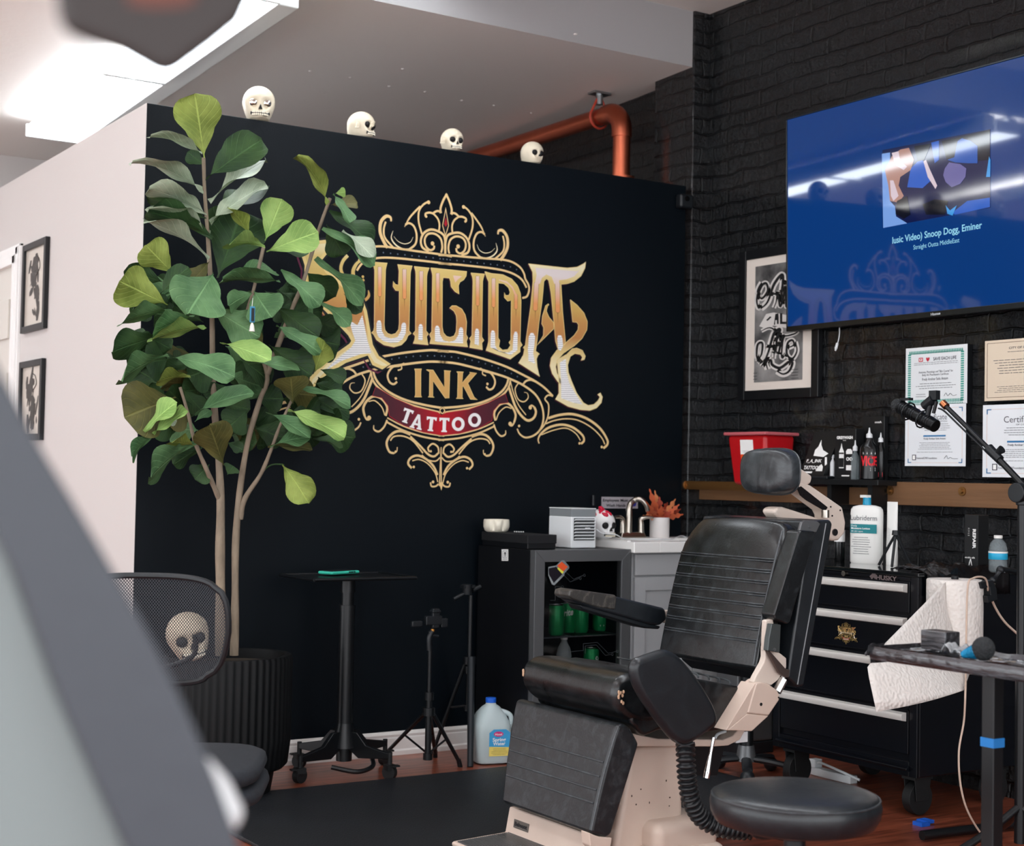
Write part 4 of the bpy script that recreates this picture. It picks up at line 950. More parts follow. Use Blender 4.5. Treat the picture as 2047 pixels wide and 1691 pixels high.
for pts in ([(1130,1142),(1147,1158),(1166,1150)],[(1118,1140),(1140,1163),(1158,1156)],[(1100,1200),(1110,1200),(1110,1172),(1122,1173)],[(1098,1208),(1140,1206)],[(1130,1304),(1166,1300),(1166,1287),(1194,1284),(1216,1306),(1232,1302)],[(1170,1306),(1170,1291),(1192,1289),(1210,1310),(1222,1308)]):
    q = [FP(*p) for p in pts]
    for a, b in zip(q, q[1:]): m.cyl(a, b, .0006, seg=5)
    e_ = q[-1]; m.tube([e_+Vector((.005+.005*math.cos(a), 0, .005*math.sin(a))) for a in [i*.7854 for i in range(9)]], .0006, seg=5, raw=True)
m.build('circuit_etching', M_etch, dr)
m = MB(); zs = P(1180,1258,1,-.25).z
for i in range(18): x = FX0+.03+i*(FX1-FX0-.06)/17; m.cyl((x,FY0+.01,zs-.004),(x,FY1-.03,zs-.004),.0018,seg=6)
for y in (FY0+.015, FY1-.035): m.cyl((FX0+.025,y,zs-.006),(FX1-.025,y,zs-.006),.003,seg=6)
m.build('wire_shelf', M_steel, fr)
zs2 = zs-.185; m = MB()
for i in range(18): x = FX0+.03+i*(FX1-FX0-.06)/17; m.cyl((x,FY0+.01,zs2-.004),(x,FY1-.03,zs2-.004),.0018,seg=6)
m.build('wire_shelf', M_steel, fr)
# cans (each its own thing)
M_can = mat('green_can', (20,160,90), .3, .3); M_alu = mat('can_aluminium', (196,198,200), .25, 1.0); M_cw = mat('can_white_print', (240,244,240), .4)
def can(x, y, z, lab, rot=0.0, txt=True, group='green cans on the fridge shelf'):
    t = thing('drink_can', lab, 'can', (x,y,z), group)
    r = .031; MB().lathe((x,y,z), [(.026,0),(r,.010),(r,.110),(.027,.119)], 28).build('can_body', M_can, t)
    MB().lathe((x,y,z), [(.0275,.1185),(.0285,.122),(.025,.121),(.024,.118),(.001,.118)], 28).build('can_lid', M_alu, t)
    w = MB()
    def cyl_pt(a, zz): a += rot-math.pi/2; return Vector((x+math.cos(a)*(r+.0005), y+math.sin(a)*(r+.0005), z+zz))
    if txt:
        vs, fs, x0, x1, y0, y1 = text_geo('Sprite', .03)
        w.add([cyl_pt((v[0]-x0)/(x1-x0)*2.2-1.1+(v[1]*.12), .062+(v[1]/.7)*.026+(v[0]-x0)/(x1-x0)*.012) for v in vs], fs)
        w.add([cyl_pt(a_, z_) for a_, z_ in ((-.9,.02),(-.35,.02),(-.35,.026),(-.9,.026))], [(0,1,2,3)])
    w.add([cyl_pt(a_, z_) for a_, z_ in ((1.7,.015),(2.2,.015),(2.2,.045),(1.7,.045))], [(0,1,2,3)])
    w.build('can_print', M_cw, t, smooth=False)
    return t
cans = [(1243-22,.0,-.30,'green can with the clearest white lettering, right end of the fridge row',0.3),(1161,0,-.33,'green can third from the left, turned so its print faces away',2.6),(1135,0,-.31,'green can second from the left in the fridge, white lettering turned aside',-1.0),(1112,0,-.38,'darker front green can nearest the steel door frame on the left',2.0)]
for k, (px, _, y, lab, r_) in enumerate(cans):
    p = P(px if k else 1199, 1255, 1, y); can(p.x, y, zs, lab, r_)
p = P(1182,1300,1,-.34); can(p.x+.0, -.34, zs2, 'green can on the lower fridge shelf, only its top showing', 1.0)
p = P(1128,1262,1,-.36)
t = thing('bottle', 'small clear plastic bottle on the lower fridge shelf left of the can', 'bottle', (p.x-.0,-.36,zs2))
m = MB(); m.lathe((p.x,-.36,zs2), [(.030,0),(.032,.01),(.032,.10),(.026,.13),(.012,.155),(.012,.17)], 24); m.build('bottle_body', mat('clear_pet',(225,235,238),.08,alpha=.35), t)
MB().cyl((p.x,-.36,zs2+.163),(p.x,-.36,zs2+.178),.014).build('cap', M_wp, t)
# magnet sticker on the fridge glass
def FP2(px, py): p = P(px, py, 1, DY0-.001); return p
stk = thing('sticker', 'iridescent cube-shaped sticker at the top left of the fridge door', 'sticker', FP2(1116,1145))
M_holo = mat('holographic_foil', (210,220,225), .15, .8); M_sb = mat('sticker_black', (20,14,26), .4); M_so = mat('sticker_orange', (240,90,40), .5); M_sy = mat('sticker_yellow', (236,230,80), .5)
m = MB(); m.prism([FP2(*p) for p in ((1096,1133),(1112,1130),(1122,1120),(1128,1120),(1138,1133),(1137,1137),(1128,1146),(1128,1150),(1108,1170),(1103,1168),(1096,1150))], (0,-.0006,0)); s0 = m.build('backing', M_holo, stk, smooth=False)
def FP3(px, py): return P(px, py, 1, DY0-.0024)
m = MB(); m.prism([FP3(*p) for p in ((1097,1136),(1112,1133),(1124,1148),(1107,1165),(1098,1149))], (0,.0006,0)); m.build('dark_face', M_sb, stk, smooth=False)
m = MB(); m.prism([FP3(*p) for p in ((1114,1131),(1123,1123),(1135,1133),(1126,1142))], (0,.0006,0)); m.build('orange_face', M_so, stk, smooth=False)
m = MB(); m.prism([FP3(*p) for p in ((1116,1134),(1127,1143),(1124,1147),(1114,1137))], (0,.0004,0)); m.build('yellow_edge', M_sy, stk, smooth=False)
# white tag on the fridge side
def SP(px, py): p = P(px, py, 0, FX0-.001); return p
m = MB(); m.prism([SP(1003,1098),SP(1016,1098),SP(1016,1121),SP(1003,1121)], (-.0006,0,0)); tg = m.build('side_sticker', M_wp, fr, smooth=False)
def SP2(px, py): return P(px, py, 0, FX0-.0024)
m = MB()
for i, (a, b) in enumerate((((1005.5,1101),(1013.5,1101)),((1013.5,1101),(1013.5,1115)),((1013.5,1115),(1005.5,1115)),((1005.5,1115),(1005.5,1101)))): m.cyl(SP2(*a), SP2(*b), .0006, seg=5)
m.sphere(SP2(1009.5,1106), (.0008,.006,.006), 10, 6); m.cyl(SP2(1009.5,1108), SP2(1009.5,1113), .0015, seg=6); m.cyl(SP2(1005,1118), SP2(1014,1118), .0007, seg=5)
m.build('sticker_print', M_ink, tg)
# ================================================================== things on the fridge
p0 = P(1062,1096,2,FZ)
bx = thing('black_box', 'flat matte black box lying on the left side of the drinks fridge', 'box', (1.50,-.24,FZ))
zb2 = .055; MB().bb((1.453,-.40,FZ+.001),(1.587,-.06,FZ+zb2)).build('box_base', M_fr, bx, bevel=.003)
MB().bb((1.450,-.403,FZ+.022),(1.590,-.057,FZ+zb2+.003)).build('box_lid', mat('matte_black_card',(16,18,22),.7), bx, bevel=.003)
zt3 = FZ+zb2+.003
a = P(992,1072,1,-.12); a.z = zt3
ash = thing('skull_ashtray', 'cream ceramic skull bowl with open top on the flat black box', 'bowl', (a.x,a.y,zt3))
m = MB(); RA = 20; rings = []
M_cer = mat('cream_ceramic', (234,228,210), .3, bump=.05)
AX, AY = a.x, a.y
for r, z in ((.036,0),(.046,.006),(.052,.022),(.052,.040),(.050,.052),(.044,.052),(.042,.02),(.002,.014)):
    rg = []
    for i in range(96):
        an = 2*math.pi*i/96; rr = r; fa = an-math.radians(-112)
        fa = (fa+math.pi) % (2*math.pi)-math.pi
        if r > .04 and z < .045 and r != .042:
            for e_ in (-.38,.38): rr -= .020*math.exp(-((fa-e_)/.20)**2)*math.exp(-((z-.028)/.014)**2)
            rr += .012*math.exp(-(fa/.5)**2)*(1 if z > .01 else .4)
            rr -= .006*math.exp(-(fa/.10)**2)*math.exp(-((z-.016)/.008)**2)
        rg.append(Vector((AX+math.cos(an)*rr*1.05, AY+math.sin(an)*rr, zt3+z)))
    rings.append(rg)
m.loft(rings); m.build('skull_bowl', M_cer, ash, angle=70)
m = MB()
for k in range(5): m.sphere((a.x+.07+.008*k, a.y-.03-.004*k, zt3+.002), (.004,.003,.0025), 8, 5)
tag(m.build('pebbles', M_wp), 'few small white bits beside the skull bowl on the black box', 'pebble')
# air cooler
ck = P(1143,1088,2,FZ+.001)
CX0 = P(1098,1060,1,-.36).x
cl_, cr_ = P(1097,1088,2,FZ), P(1191,1089,2,FZ)
yk = -.37; xa = P(1143,1085,1,yk).x-.004; xb = P(1191,1085,1,yk).x; zt4 = P(1191,1016,1,yk).z
yl = P(1097,1050,0,xa).y
ac = thing('air_cooler', 'white cube air cooler with black louvres on top of the drinks fridge', 'air cooler', ((xa+xb)/2,(yk+yl)/2,FZ))
M_wpl = mat('white_gloss_plastic', (232,236,238), .3); M_smoke = mat('smoked_tank', (150,156,160), .1, alpha=.75)
zs3 = P(1191,1033,1,yk).z
MB().bb((xa,yk,FZ+.002),(xb,yl,zs3)).build('shell', M_wpl, ac, bevel=.004)
MB().bb((xa+.001,yk+.001,zs3),(xb-.001,yl-.001,zt4-.004)).build('water_tank', M_smoke, ac, bevel=.002)
MB().bb((xa,yk,zt4-.004),(xb,yl,zt4)).build('tank_lid', M_wpl, ac, bevel=.0015)
gz0, gz1 = P(1180,1080,1,yk).z, P(1180,1036,1,yk).z
MB().bb((xa+.012,yk-.002,gz0),(xb-.010,yk-.0005,gz1)).build('grille_recess', mat('grille_black',(14,20,24),.5), ac, smooth=False)
m = MB()
for i in range(7): z = gz0+(gz1-gz0)*(i+.5)/7; m.box(((xa+xb)/2+.001,yk-.006,z), (xb-xa-.024,.010,.0028), Matrix.Rotation(-.5,3,'X'))
m.box(((xa+xb)/2+.012,yk-.011,(gz0+gz1)/2+.005),(.024,.004,.004)); m.build('louvre', M_wpl, ac)
# ================================================================== vanity with sink
M_van = mat('grey_painted_cabinet', (166,168,170), .45); M_top = mat('cultured_marble', (240,239,236), .18)
VX0 = FX1+.012; VY0 = -.47; VZ = .868; VX1 = 2.56
va = thing('vanity_cabinet', 'grey shaker sink cabinet beside the drinks fridge', 'cabinet', ((VX0+VX1)/2,-.24,0))
m = MB(); m.bb((VX0+.01,VY0+.03,.08),(VX1,-.012,VZ-.105)).bb((VX0+.01,VY0+.03,VZ-.105),(VX1,VY0+.05,VZ-.046)).bb((VX0+.01,VY0+.05,VZ-.105),(VX0+.03,-.012,VZ-.046)).bb((VX1-.02,VY0+.05,VZ-.105),(VX1,-.012,VZ-.046)); m.bb((VX0+.03,VY0+.07,0),(VX1-.02,-.03,.08)); m.build('body', M_van, va, bevel=.002)
zd = P(1275,1152,1,VY0+.02).z; xm = (VX0+VX1)/2+.01
m = MB(); m.bb((VX0+.018,VY0+.014,zd+.004),(VX1-.01,VY0+.03,VZ-.052)); m.build('drawer_front', M_van, va, bevel=.002)
for x0_, x1_ in ((VX0+.018,xm-.002),(xm+.002,VX1-.01)):
    m = MB(); m.bb((x0_,VY0+.022,.10),(x1_,VY0+.03,zd-.004)); r_ = .055
    for bb2 in (((x0_,.10),(x0_+r_,zd-.004)),((x1_-r_,.10),(x1_,zd-.004)),((x0_+r_,.10),(x1_-r_,.10+r_)),((x0_+r_,zd-.004-r_),(x1_-r_,zd-.004))): m.bb((bb2[0][0],VY0+.014,bb2[0][1]),(bb2[1][0],VY0+.024,bb2[1][1]))
    m.build('door', M_van, va, bevel=.0012)
m = MB(); tx0, tx1, ty0, ty1 = VX0-.01, VX1+.01, VY0-.012, -.006; bx0, bx1, by0, by1 = 2.05, 2.42, -.40, -.15
m.bb((tx0,ty0,VZ-.045),(bx0,ty1,VZ)).bb((bx1,ty0,VZ-.045),(tx1,ty1,VZ)).bb((bx0,ty0,VZ-.045),(bx1,by0,VZ)).bb((bx0,by1,VZ-.045),(bx1,ty1,VZ))
m.bb((bx0,by0,VZ-.10),(bx1,by1,VZ-.09))
sk = thing('sink_top', 'white moulded sink top resting on the grey cabinet', 'sink', ((VX0+VX1)/2,-.24,VZ-.045))
m.build('countertop', M_top, sk, bevel=.004)
m = MB(); m.bb((tx0,ty0+.05,VZ),(tx0+.02,ty1,VZ+.004)); m.build('rim', M_top, sk)
# faucet
M_nick = mat('brushed_nickel', (176,168,158), .25, 1.0)
fc = P(1258,1073,1,-.10); fX = P(1262,1060,1,-.09).x; fY = -.09
fa_ = thing('faucet', 'brushed nickel two-handle faucet with a high arched spout', 'faucet', (fX,fY,VZ))
m = MB(); m.prism([(fX-.07,fY-.022,VZ),(fX+.07,fY-.022,VZ),(fX+.06,fY-.016,VZ+.024),(fX-.06,fY-.016,VZ+.024)], (0,.04,0)); m.build('base_plate', M_nick, fa_, bevel=.004)
def FQ(px, py, dy=0): return P(px, py, 1, fY+dy)
z_ = lambda py: FQ(1262,py).z
m = MB(); m.tube([(fX-.018,fY,VZ+.02),(fX-.016,fY,z_(1040)),(fX-.012,fY,z_(1012)),FQ(1268,1000),FQ(1280,998,-.02),FQ(1290,1008,-.03),FQ(1294,1021,-.03)], lambda u: .018-.006*min(1,u*2) if u < .5 else .012+.001*u, seg=16); m.build('spout', M_nick, fa_)
for sx, px in ((-1,1213),(1,1296)):
    xx = fX+sx*.05; m = MB(); m.tube([(xx,fY,VZ+.02),(xx,fY,z_(1048)),(xx+sx*.002,fY,z_(1038)),(xx+sx*.022,fY-.01,z_(1033.5)),(xx+sx*.055,fY-.02,z_(1034))], lambda u: .018-.011*u, seg=14, flat=.9); m.build('handle', M_nick, fa_)
# white pot with red oak leaves
pc = P(1318,1074,1,-.075); PR = .044
pcx, pcy = pc.x, pc.y-.0
op = thing('potted_red_leaves', 'white pot of orange-red oak leaves on the sink top', 'potted plant', (pcx,pcy,VZ))
ph_ = P(1318,1034,1,pcy).z-VZ
m = MB(); m.lathe((pcx,pcy,VZ), [(PR-.001,0),(PR,.003),(PR,ph_),(PR-.004,ph_),(PR-.004,ph_-.02),(.001,ph_-.02)], 36); m.build('pot', mat('white_marble_pot',(236,232,230),.35,var=.04,vscale=12), op)
M_oak = [mat('oak_leaf_orange',(186,86,50),.7,var=.2,vscale=20), mat('oak_leaf_rust',(148,56,34),.7,var=.25,vscale=20), mat('oak_leaf_tan',(202,122,76),.7,var=.15,vscale=20)]
ol = MB(); ro = random.Random(5)
def oak(b0, t0, w, cls):
    ol.m = cls; d = t0-b0; L_ = d.length; d.normalize(); vw = (CAM-b0).normalized(); wv = (d.cross(vw)).normalized(); n_ = wv.cross(d); wv = (wv*math.cos(ro.uniform(-.7,.7))+n_*math.sin(ro.uniform(-.7,.7))).normalized()
    N_ = 22; L1 = []; R1 = []
    for i in range(N_+1):
        v = i/N_; e_ = math.sin(math.pi*min(1,v**.8))**.7*(.35+.65*abs(math.sin(v*11)))*w if 0 < v < 1 else .001
        c = b0+d*L_*v+n_*(.12*L_*math.sin(v*2.6)); L1.append(c+wv*e_); R1.append(c-wv*e_*.95)
    vs = L1+R1; ol.add(vs, [(i,i+1,N_+2+i,N_+1+i) for i in range(N_)])
def OP(px, py, dy=0): return P(px, py, 1, pcy+dy)
for k, (bx1_, by1_, tx1_, ty1_, w, c_) in enumerate(((1316,1035,1298,976,.016,0),(1318,1034,1309,981,.014,2),(1312,1035,1290,1000,.016,0),(1314,1036,1284,1030,.014,2),(1320,1034,1318,992,.016,1),(1326,1034,1350,998,.014,2),(1328,1034,1358,1008,.013,0),(1328,1036,1366,1028,.015,0),(1330,1036,1360,1018,.014,1),(1310,1036,1296,1014,.014,1),(1322,1036,1334,1006,.016,1),(1316,1036,1304,1004,.016,1),(1324,1037,1342,1022,.016,1),(1312,1037,1292,1022,.014,0),(1320,1037,1322,1010,.018,0))):
    oak(OP(bx1_,by1_), OP(tx1_,ty1_,ro.uniform(-.06,.05)), w*1.15, c_)
for k in range(14):
    x = ro.uniform(1302,1336); y = ro.uniform(1010,1036); oak(OP(x*.4+1318*.6,1040), OP(x,y,ro.uniform(-.04,.04)), .014, ro.choice((0,1,1,2)))
ol.build('oak_leaves', M_oak, op, angle=180)
# sugar skull
ss = skull('sugar_skull', 'white painted skull with red flowers between the air cooler and the faucet', 'skull', (P(1200,1074,1,-.22).x,-.22,VZ), .128, .15, bone=mat('white_glazed_skull',(240,240,240),.2))
m = MB(); c0 = Vector((P(1200,1074,1,-.22).x,-.22,VZ+.125)); rs = random.Random(2)
for k in range(22): 
    a = rs.uniform(0,6.28); r_ = rs.uniform(0,.026); m.sphere(c0+Vector((r_*1.5*math.cos(a)-.01, r_*1.5*math.sin(a)-.02, rs.uniform(-.02,.012)-r_*.6)), (.012,.012,.008), 8, 6, Euler((rs.random(),rs.random(),0)).to_matrix())
m.build('red_flower', mat('red_glaze',(206,28,62),.35), ss)
# white cable on the sink, small black power brick
cb = MB(); cb.tube([P(x, y, 1, dy) for x, y, dy in ((1192,1058,-.30),(1203,1066,-.31),(1215,1067,-.31),(1232,1069,-.31))]+[P(x, y, 2, VZ+.004) for x, y in ((1245,1076),(1262,1077),(1290,1078),(1330,1078),(1345,1077))]+[P(1362,1071,1,-.1),P(1378,1077,1,-.1)], .0022, seg=8)
tag(cb.build('white_cable', M_wpl), 'thin white cable trailing from the air cooler across the sink top', 'cable')
qx = P(1213,1090,2,FZ).x
pb_ = thing('power_bank', 'small black rectangular charger on the edge between fridge and sink top', 'charger', (qx+.03,-.455,FZ))
MB().bb((qx,-.468,FZ+.001),(qx+.055,-.44,FZ+.018)).build('charger_body', M_plastic, pb_, bevel=.002)
# sign
a = P(1203,993,1,-.003); b = P(1275,1016.5,1,-.003)
sg = thing('hand_washing_sign', 'silver sign reading Employees Must Wash Hands on the black wall behind the faucet', 'sign', ((a.x+b.x)/2,0,(a.z+b.z)/2))
MB().bb((a.x,-.003,b.z),(b.x,-.0005,a.z)).build('sign_plate', mat('silver_sign',(176,172,178),.4,.3), sg, smooth=False)
m = MB(); H_ = a.z-b.z; W_ = b.x-a.x
put_text(m,'Employees Must',(a.x+.03*W_,-.0036,b.z+.60*H_),(a.x+.72*W_,-.0036,b.z+.60*H_),H_*.24,UP,.025)
put_text(m,'Wash Hands',(a.x+.12*W_,-.0036,b.z+.15*H_),(a.x+.66*W_,-.0036,b.z+.15*H_),H_*.24,UP,.025); m.build('sign_text', M_ink, sg, smooth=False)
m = MB(); m.add([(a.x+W_*u,-.0036,b.z+H_*v) for u, v in ((.80,.35),(.84,.62),(.90,.72),(.95,.5),(.94,.25),(.88,.18),(.81,.2))],[tuple(range(7))]); m.build('sign_picture', mat('sign_blue',(40,52,150),.5), sg, smooth=False)
# small black clip above the cooler
m = MB(); m.cyl(P(1186,1006,1,-.02), P(1186,990,1,-.02), .006).cyl(P(1186,1010,1,-.02), P(1186,1004,1,-.02), .007)
tag(m.build('spray_nozzle', M_plastic), 'thin black nozzle standing behind the air cooler', 'nozzle')
# ================================================================== TV
tilt = math.radians(1.2); TVX = W-.075
ytl = P(1575,238,0,TVX).y; zt_v = P(1575,238,0,TVX).z; zb_v = P(1580,662,0,TVX+.0).z
TW = 1.66; TH = zt_v-zb_v; tc_ = Vector((TVX, ytl-TW/2, (zt_v+zb_v)/2))
RT = Matrix.Rotation(-tilt, 3, 'Y')   # lean the top into the room
tv = thing('television', 'large wall-mounted flat screen showing a blue music page on the brick wall', 'television', tc_)
def TVP(u, v, w=0): # u right (towards -y), v up, w out of the screen
    return tc_+RT@Vector((-w, -u, v))
m = MB(); 
def tvbox(mb, u0, u1, v0, v1, w0, w1):
    vs = [TVP(u, v, w) for w in (w0, w1) for v in (v0, v1) for u in (u0, u1)]
    mb.add(vs, [(0,1,3,2),(4,6,7,5),(0,4,5,1),(2,3,7,6),(0,2,6,4),(1,5,7,3)])
tvbox(m, -TW/2, TW/2, -TH/2, TH/2, -.03, -.004); m.build('back_shell', M_plastic, tv, bevel=.003)
m = MB(); e_ = .007
tvbox(m,-TW/2,TW/2,TH/2-e_,TH/2,-.005,.004); tvbox(m,-TW/2,TW/2,-TH/2,-TH/2+.022,-.005,.004); tvbox(m,-TW/2,-TW/2+e_,-TH/2+.022,TH/2-e_,-.005,.004); tvbox(m,TW/2-e_,TW/2,-TH/2+.022,TH/2-e_,-.005,.004)
m.build('bezel', mat('dark_metal_bezel',(60,64,68),.25,.9), tv, bevel=.0015)
def scr_mat():
    m = mat('lit_screen', (3,8,20), .04, coat=.6, ior=1.55, emit=(4,58,128), estr=.85); m.node_tree.nodes['Principled BSDF'].inputs['Coat Weight'].default_value = .25; nt, b = NT(m); return m
m = MB(); tvbox(m,-TW/2+e_,TW/2-e_,-TH/2+.022,TH/2-e_,-.003,.0); scr = m.build('screen', scr_mat(), tv, smooth=False)
m = MB(); tvbox(m,-.30,.30,-.24,.18,-.058,-.03); m.build('wall_bracket', M_blk, tv)
def tvuv(px, py):  # photo spot -> (u,v) on the screen plane
    n_ = RT@Vector((-1,0,0)); r = ROT@Vector((px-CX, -(py-CY), -FPX)); q = tc_+n_*.0008
    t_ = (q-CAM).dot(n_)/r.dot(n_); p = CAM+r*t_; dd = RT.transposed()@(p-tc_); return (-dd.y, dd.z)
def TQ(px, py, w=.001): u, v = tvuv(px, py); return TVP(u, v, w)
def em(name, c, s=1.0): return mat(name, (4,4,6), .05, emit=c, estr=s, coat=.4)
def tvpoly(mb, pts, w=.001): mb.add([TQ(x, y, w) for x, y in pts], [tuple(range(len(pts)))])
m = MB(); tvpoly(m, [(1764,300),(1980,258),(1980,415),(1765,455)]); pic = m.build('video_picture', em('screen_navy',(10,22,70)), scr, smooth=False)
ZT = lambda pts: [(1560+x/2.916, 100+y/2.916) for x, y in pts]
for nm, c_, w, polys in (('picture_pale_blue',(120,160,225),.0014,[[(592,605),(640,597),(640,720),(640,880),(668,910),(675,970),(740,1010),(600,1037)]]),
    ('picture_mid_blue',(30,90,190),.0015,[[(740,800),(760,690),(820,630),(870,700),(880,760),(830,805)],[(880,540),(925,528),(925,640),(900,660)],[(1000,950),(1090,880),(1222,860),(1222,915),(1020,960)]]),
    ('picture_tan',(176,132,120),.0016,[[(650,620),(700,580),(750,570),(780,640),(760,700),(700,740),(690,790),(720,850),(690,890),(640,880),(630,790),(610,700)]]),
    ('picture_light',(214,196,206),.0018,[[(650,600),(690,590),(700,650),(740,680),(720,700),(670,670)],[(640,760),(660,760),(690,850),(660,880),(645,850)],[(850,640),(870,690),(915,790),(905,810),(860,740),(835,650)]]),
    ('picture_black',(5,8,26),.0017,[[(780,560),(880,545),(840,640),(800,650)],[(940,530),(1222,465),(1222,640),(1100,650),(970,640)],[(680,880),(740,850),(760,960),(720,985),(672,955)],[(900,870),(980,880),(960,960),(850,960),(830,900)]]),
    ('picture_hat_blue',(18,80,170),.0020,[[(975,640),(1015,625),(1035,530),(1060,515),(1110,530),(1150,560),(1150,660),(1090,660),(1020,655)]]),
    ('picture_face',(104,100,156),.0021,[[(960,690),(985,655),(1050,665),(1085,690),(1080,740),(1050,780),(1000,800),(965,770),(950,730)]]),
    ('picture_teal',(60,150,220),.0022,[[(1200,740),(1218,620),(1226,640),(1224,740)],[(965,905),(990,935),(1030,905),(1005,965),(975,955)]])):
    m = MB()
    for p_ in polys: m = MB(); tvpoly(m, ZT(p_), w); m.build('picture_shape', em(nm, c_), pic, smooth=False)
M_tt = em('screen_text_white', (150,215,240), 1.0)
def tvtext(t, a, b, h, bold=.0):
    m = MB(); A, B = TQ(*a, .0012), TQ(*b, .0012); put_text(m, t, A, B, h, RT@Vector((0,0,1)), bold); return m
u0 = tvtext('lusic Video) Snoop Dogg, Eminer', (1784,487), (1963,456), .026, .015); u0.build('screen_title', M_tt, scr, smooth=False)
u0 = tvtext('Straight Outta MiddleEast', (1826,499), (1918,484), .017); u0.build('screen_subtitle', M_tt, scr, smooth=False)
m = MB(); A, B = TQ(1862,631,.0045), TQ(1881,628.5,.0045); put_text(m,'Hisense',A,B,.010,RT@Vector((0,0,1)),.02); m.build('maker_mark', mat('badge_silver',(200,205,210),.3), tv, smooth=False)
cb = MB(); cb.tube([P(1678,655,0,W-.03),P(1678,668,0,W-.03),P(1676,680,0,W-.03),P(1673,690,0,W-.03)], .002, seg=8); 
usb = thing('usb_cable', 'white cable end hanging below the television', 'cable', P(1676,680,0,W-.03)); cb.build('cord', M_wpl, usb)
m = MB(); m.cyl(P(1674,686,0,W-.03), P(1671,697,0,W-.03), .006); m.cyl(P(1671,697,0,W-.03), P(1670,701,0,W-.03), .004); m.build('plug', M_wpl, usb)
# ================================================================== framed lettering art
FD = W-.03
def AR(px, py, x=FD): return P(px, py, 0, x)
q4 = lambda l, x=FD: [P(px, py, 0, x) for px, py in l]
ya_, yb_ = AR(1476,650).y, AR(1636,650).y; zt5, zb5 = AR(1500,500).z, AR(1556,797).z
fa = thing('framed_artwork', 'black framed grey lettering drawing, partly behind the television', 'picture', (FD,(ya_+yb_)/2,(zt5+zb5)/2))
m = MB(); bw = .042
for y0_, y1_, z0_, z1_ in ((ya_,ya_-bw,zb5,zt5),(yb_+bw,yb_,zb5,zt5),(ya_-bw,yb_+bw,zb5,zb5+bw),(ya_-bw,yb_+bw,zt5-bw,zt5)): m.bb((FD,y1_,z0_),(W-.003,y0_,z1_))
m.build('frame', M_fr, fa, bevel=.003)
MB().bb((FD+.008,yb_+bw,zb5+bw),(FD+.012,ya_-bw,zt5-bw)).build('mat_board', mat('mat_board_white',(226,216,206),.7), fa, smooth=False)
DX = FD+.0065
cy0 = P(1508,700,0,DX).y; cy1 = P(1604,720,0,DX).y; cz1 = P(1512,533,0,DX).z; cz0 = P(1502,765,0,DX).z
def drawing_mat():
    m = mat('charcoal_shading', (90,90,90), .7); nt, b = NT(m); N = nt.nodes.new; L = nt.links.new
    tc = N('ShaderNodeTexCoord'); n = N('ShaderNodeTexNoise'); n.inputs['Scale'].default_value = 7; n.inputs['Detail'].default_value = 5; L(tc.outputs['Object'], n.inputs['Vector'])
    cr = N('ShaderNodeValToRGB'); cr.color_ramp.elements[0].position = .3; cr.color_ramp.elements[1].position = .7; cr.color_ramp.elements[0].color = rgb(40,40,42); cr.color_ramp.elements[1].color = rgb(150,148,146)
    L(n.outputs['Fac'], cr.inputs[0]); L(cr.outputs[0], b.inputs['Base Color']); return m
dw = MB().bb((DX,cy1,cz0),(DX+.001,cy0,cz1)).build('drawing', drawing_mat(), fa, smooth=False)
M_dk = mat('drawing_black',(14,14,16),.7); M_dw = mat('drawing_white',(214,210,206),.7)
DC = []
def dz(pts): return [(1350+x/3.251, 480+y/3.251) for x, y in pts]
def dfn(l): return lambda px, py: P(px, py, 0, DX-.0006-l*.0005)
mw = MB(); mk = MB()
def curl(pts, w, both=True):
    q_ = dz(pts); s_ = 1/3.251
    stroke2(mw, q_, w*s_*2.1, dfn(1)); stroke2(mk, q_, w*s_*.9, dfn(2), taper=(.4,.4))
for pts, w in (([(560,420),(540,440),(530,380),(560,300),(590,280),(600,330),(560,380),(535,330),(560,275)],16),([(555,445),(600,400),(640,290),(690,225),(700,260),(690,350),(690,420)],20),([(590,350),(640,350),(700,330)],12),([(640,440),(655,400),(665,340),(680,430),(700,380),(715,300),(720,430),(740,400),(760,310),(770,420)],14),
    ([(800,330),(780,380),(800,430),(840,400),(830,330),(800,320)],14),([(700,270),(760,290),(840,260)],14),
    ([(560,800),(530,760),(535,680),(565,670),(560,740),(530,790)],16),([(560,820),(600,740),(640,610),(680,580),(660,640),(655,700),(640,740)],20),([(590,690),(650,690)],10),([(640,770),(650,690),(680,680),(670,740),(700,620),(690,760),(720,740)],14),
    ([(730,700),(770,680),(760,650),(730,670),(725,740),(760,770),(790,720),(780,660)],16),([(560,590),(620,570),(700,620),(770,610),(800,590)],12),([(600,840),(590,790),(620,780),(630,810),(680,830),(740,790),(760,800),(740,850),(700,870),(660,850)],20),([(640,650),(670,630),(690,650)],10)):
    curl(pts, w)
rb = MB(); fill2(rb, [[(x, y) for x, y in dz([(545,560),(590,480),(640,470),(740,490),(860,450),(860,540),(740,575),(640,555),(590,575)])]], dfn(1.5))
rb.build('ribbon', M_dw, dw, smooth=False)
al = MB()
for pl in ([(590,520),(615,495),(625,500),(600,525)],[(640,550),(650,480),(670,475),(672,545),(660,545),(660,520),(650,520),(648,550)],[(680,475),(695,475),(695,530),(720,530),(720,545),(680,545)],[(722,515),(745,500),(745,510),(722,525)]): fill2(al, [dz(pl)], dfn(3))
grey_lines(al, P(1580,760,0,DX-.002), Vector((0,-1,0)), UP, .05, .05, 4, 9); grey_lines(al, P(1505,762,0,DX-.002), Vector((0,-1,0)), UP, .03, .04, 3, 8)
al.build('block_lettering', M_dk, dw, smooth=False); mw.build('lettering_highlight', M_dw, dw, smooth=False); mk.build('script_lettering', M_dk, dw, smooth=False)
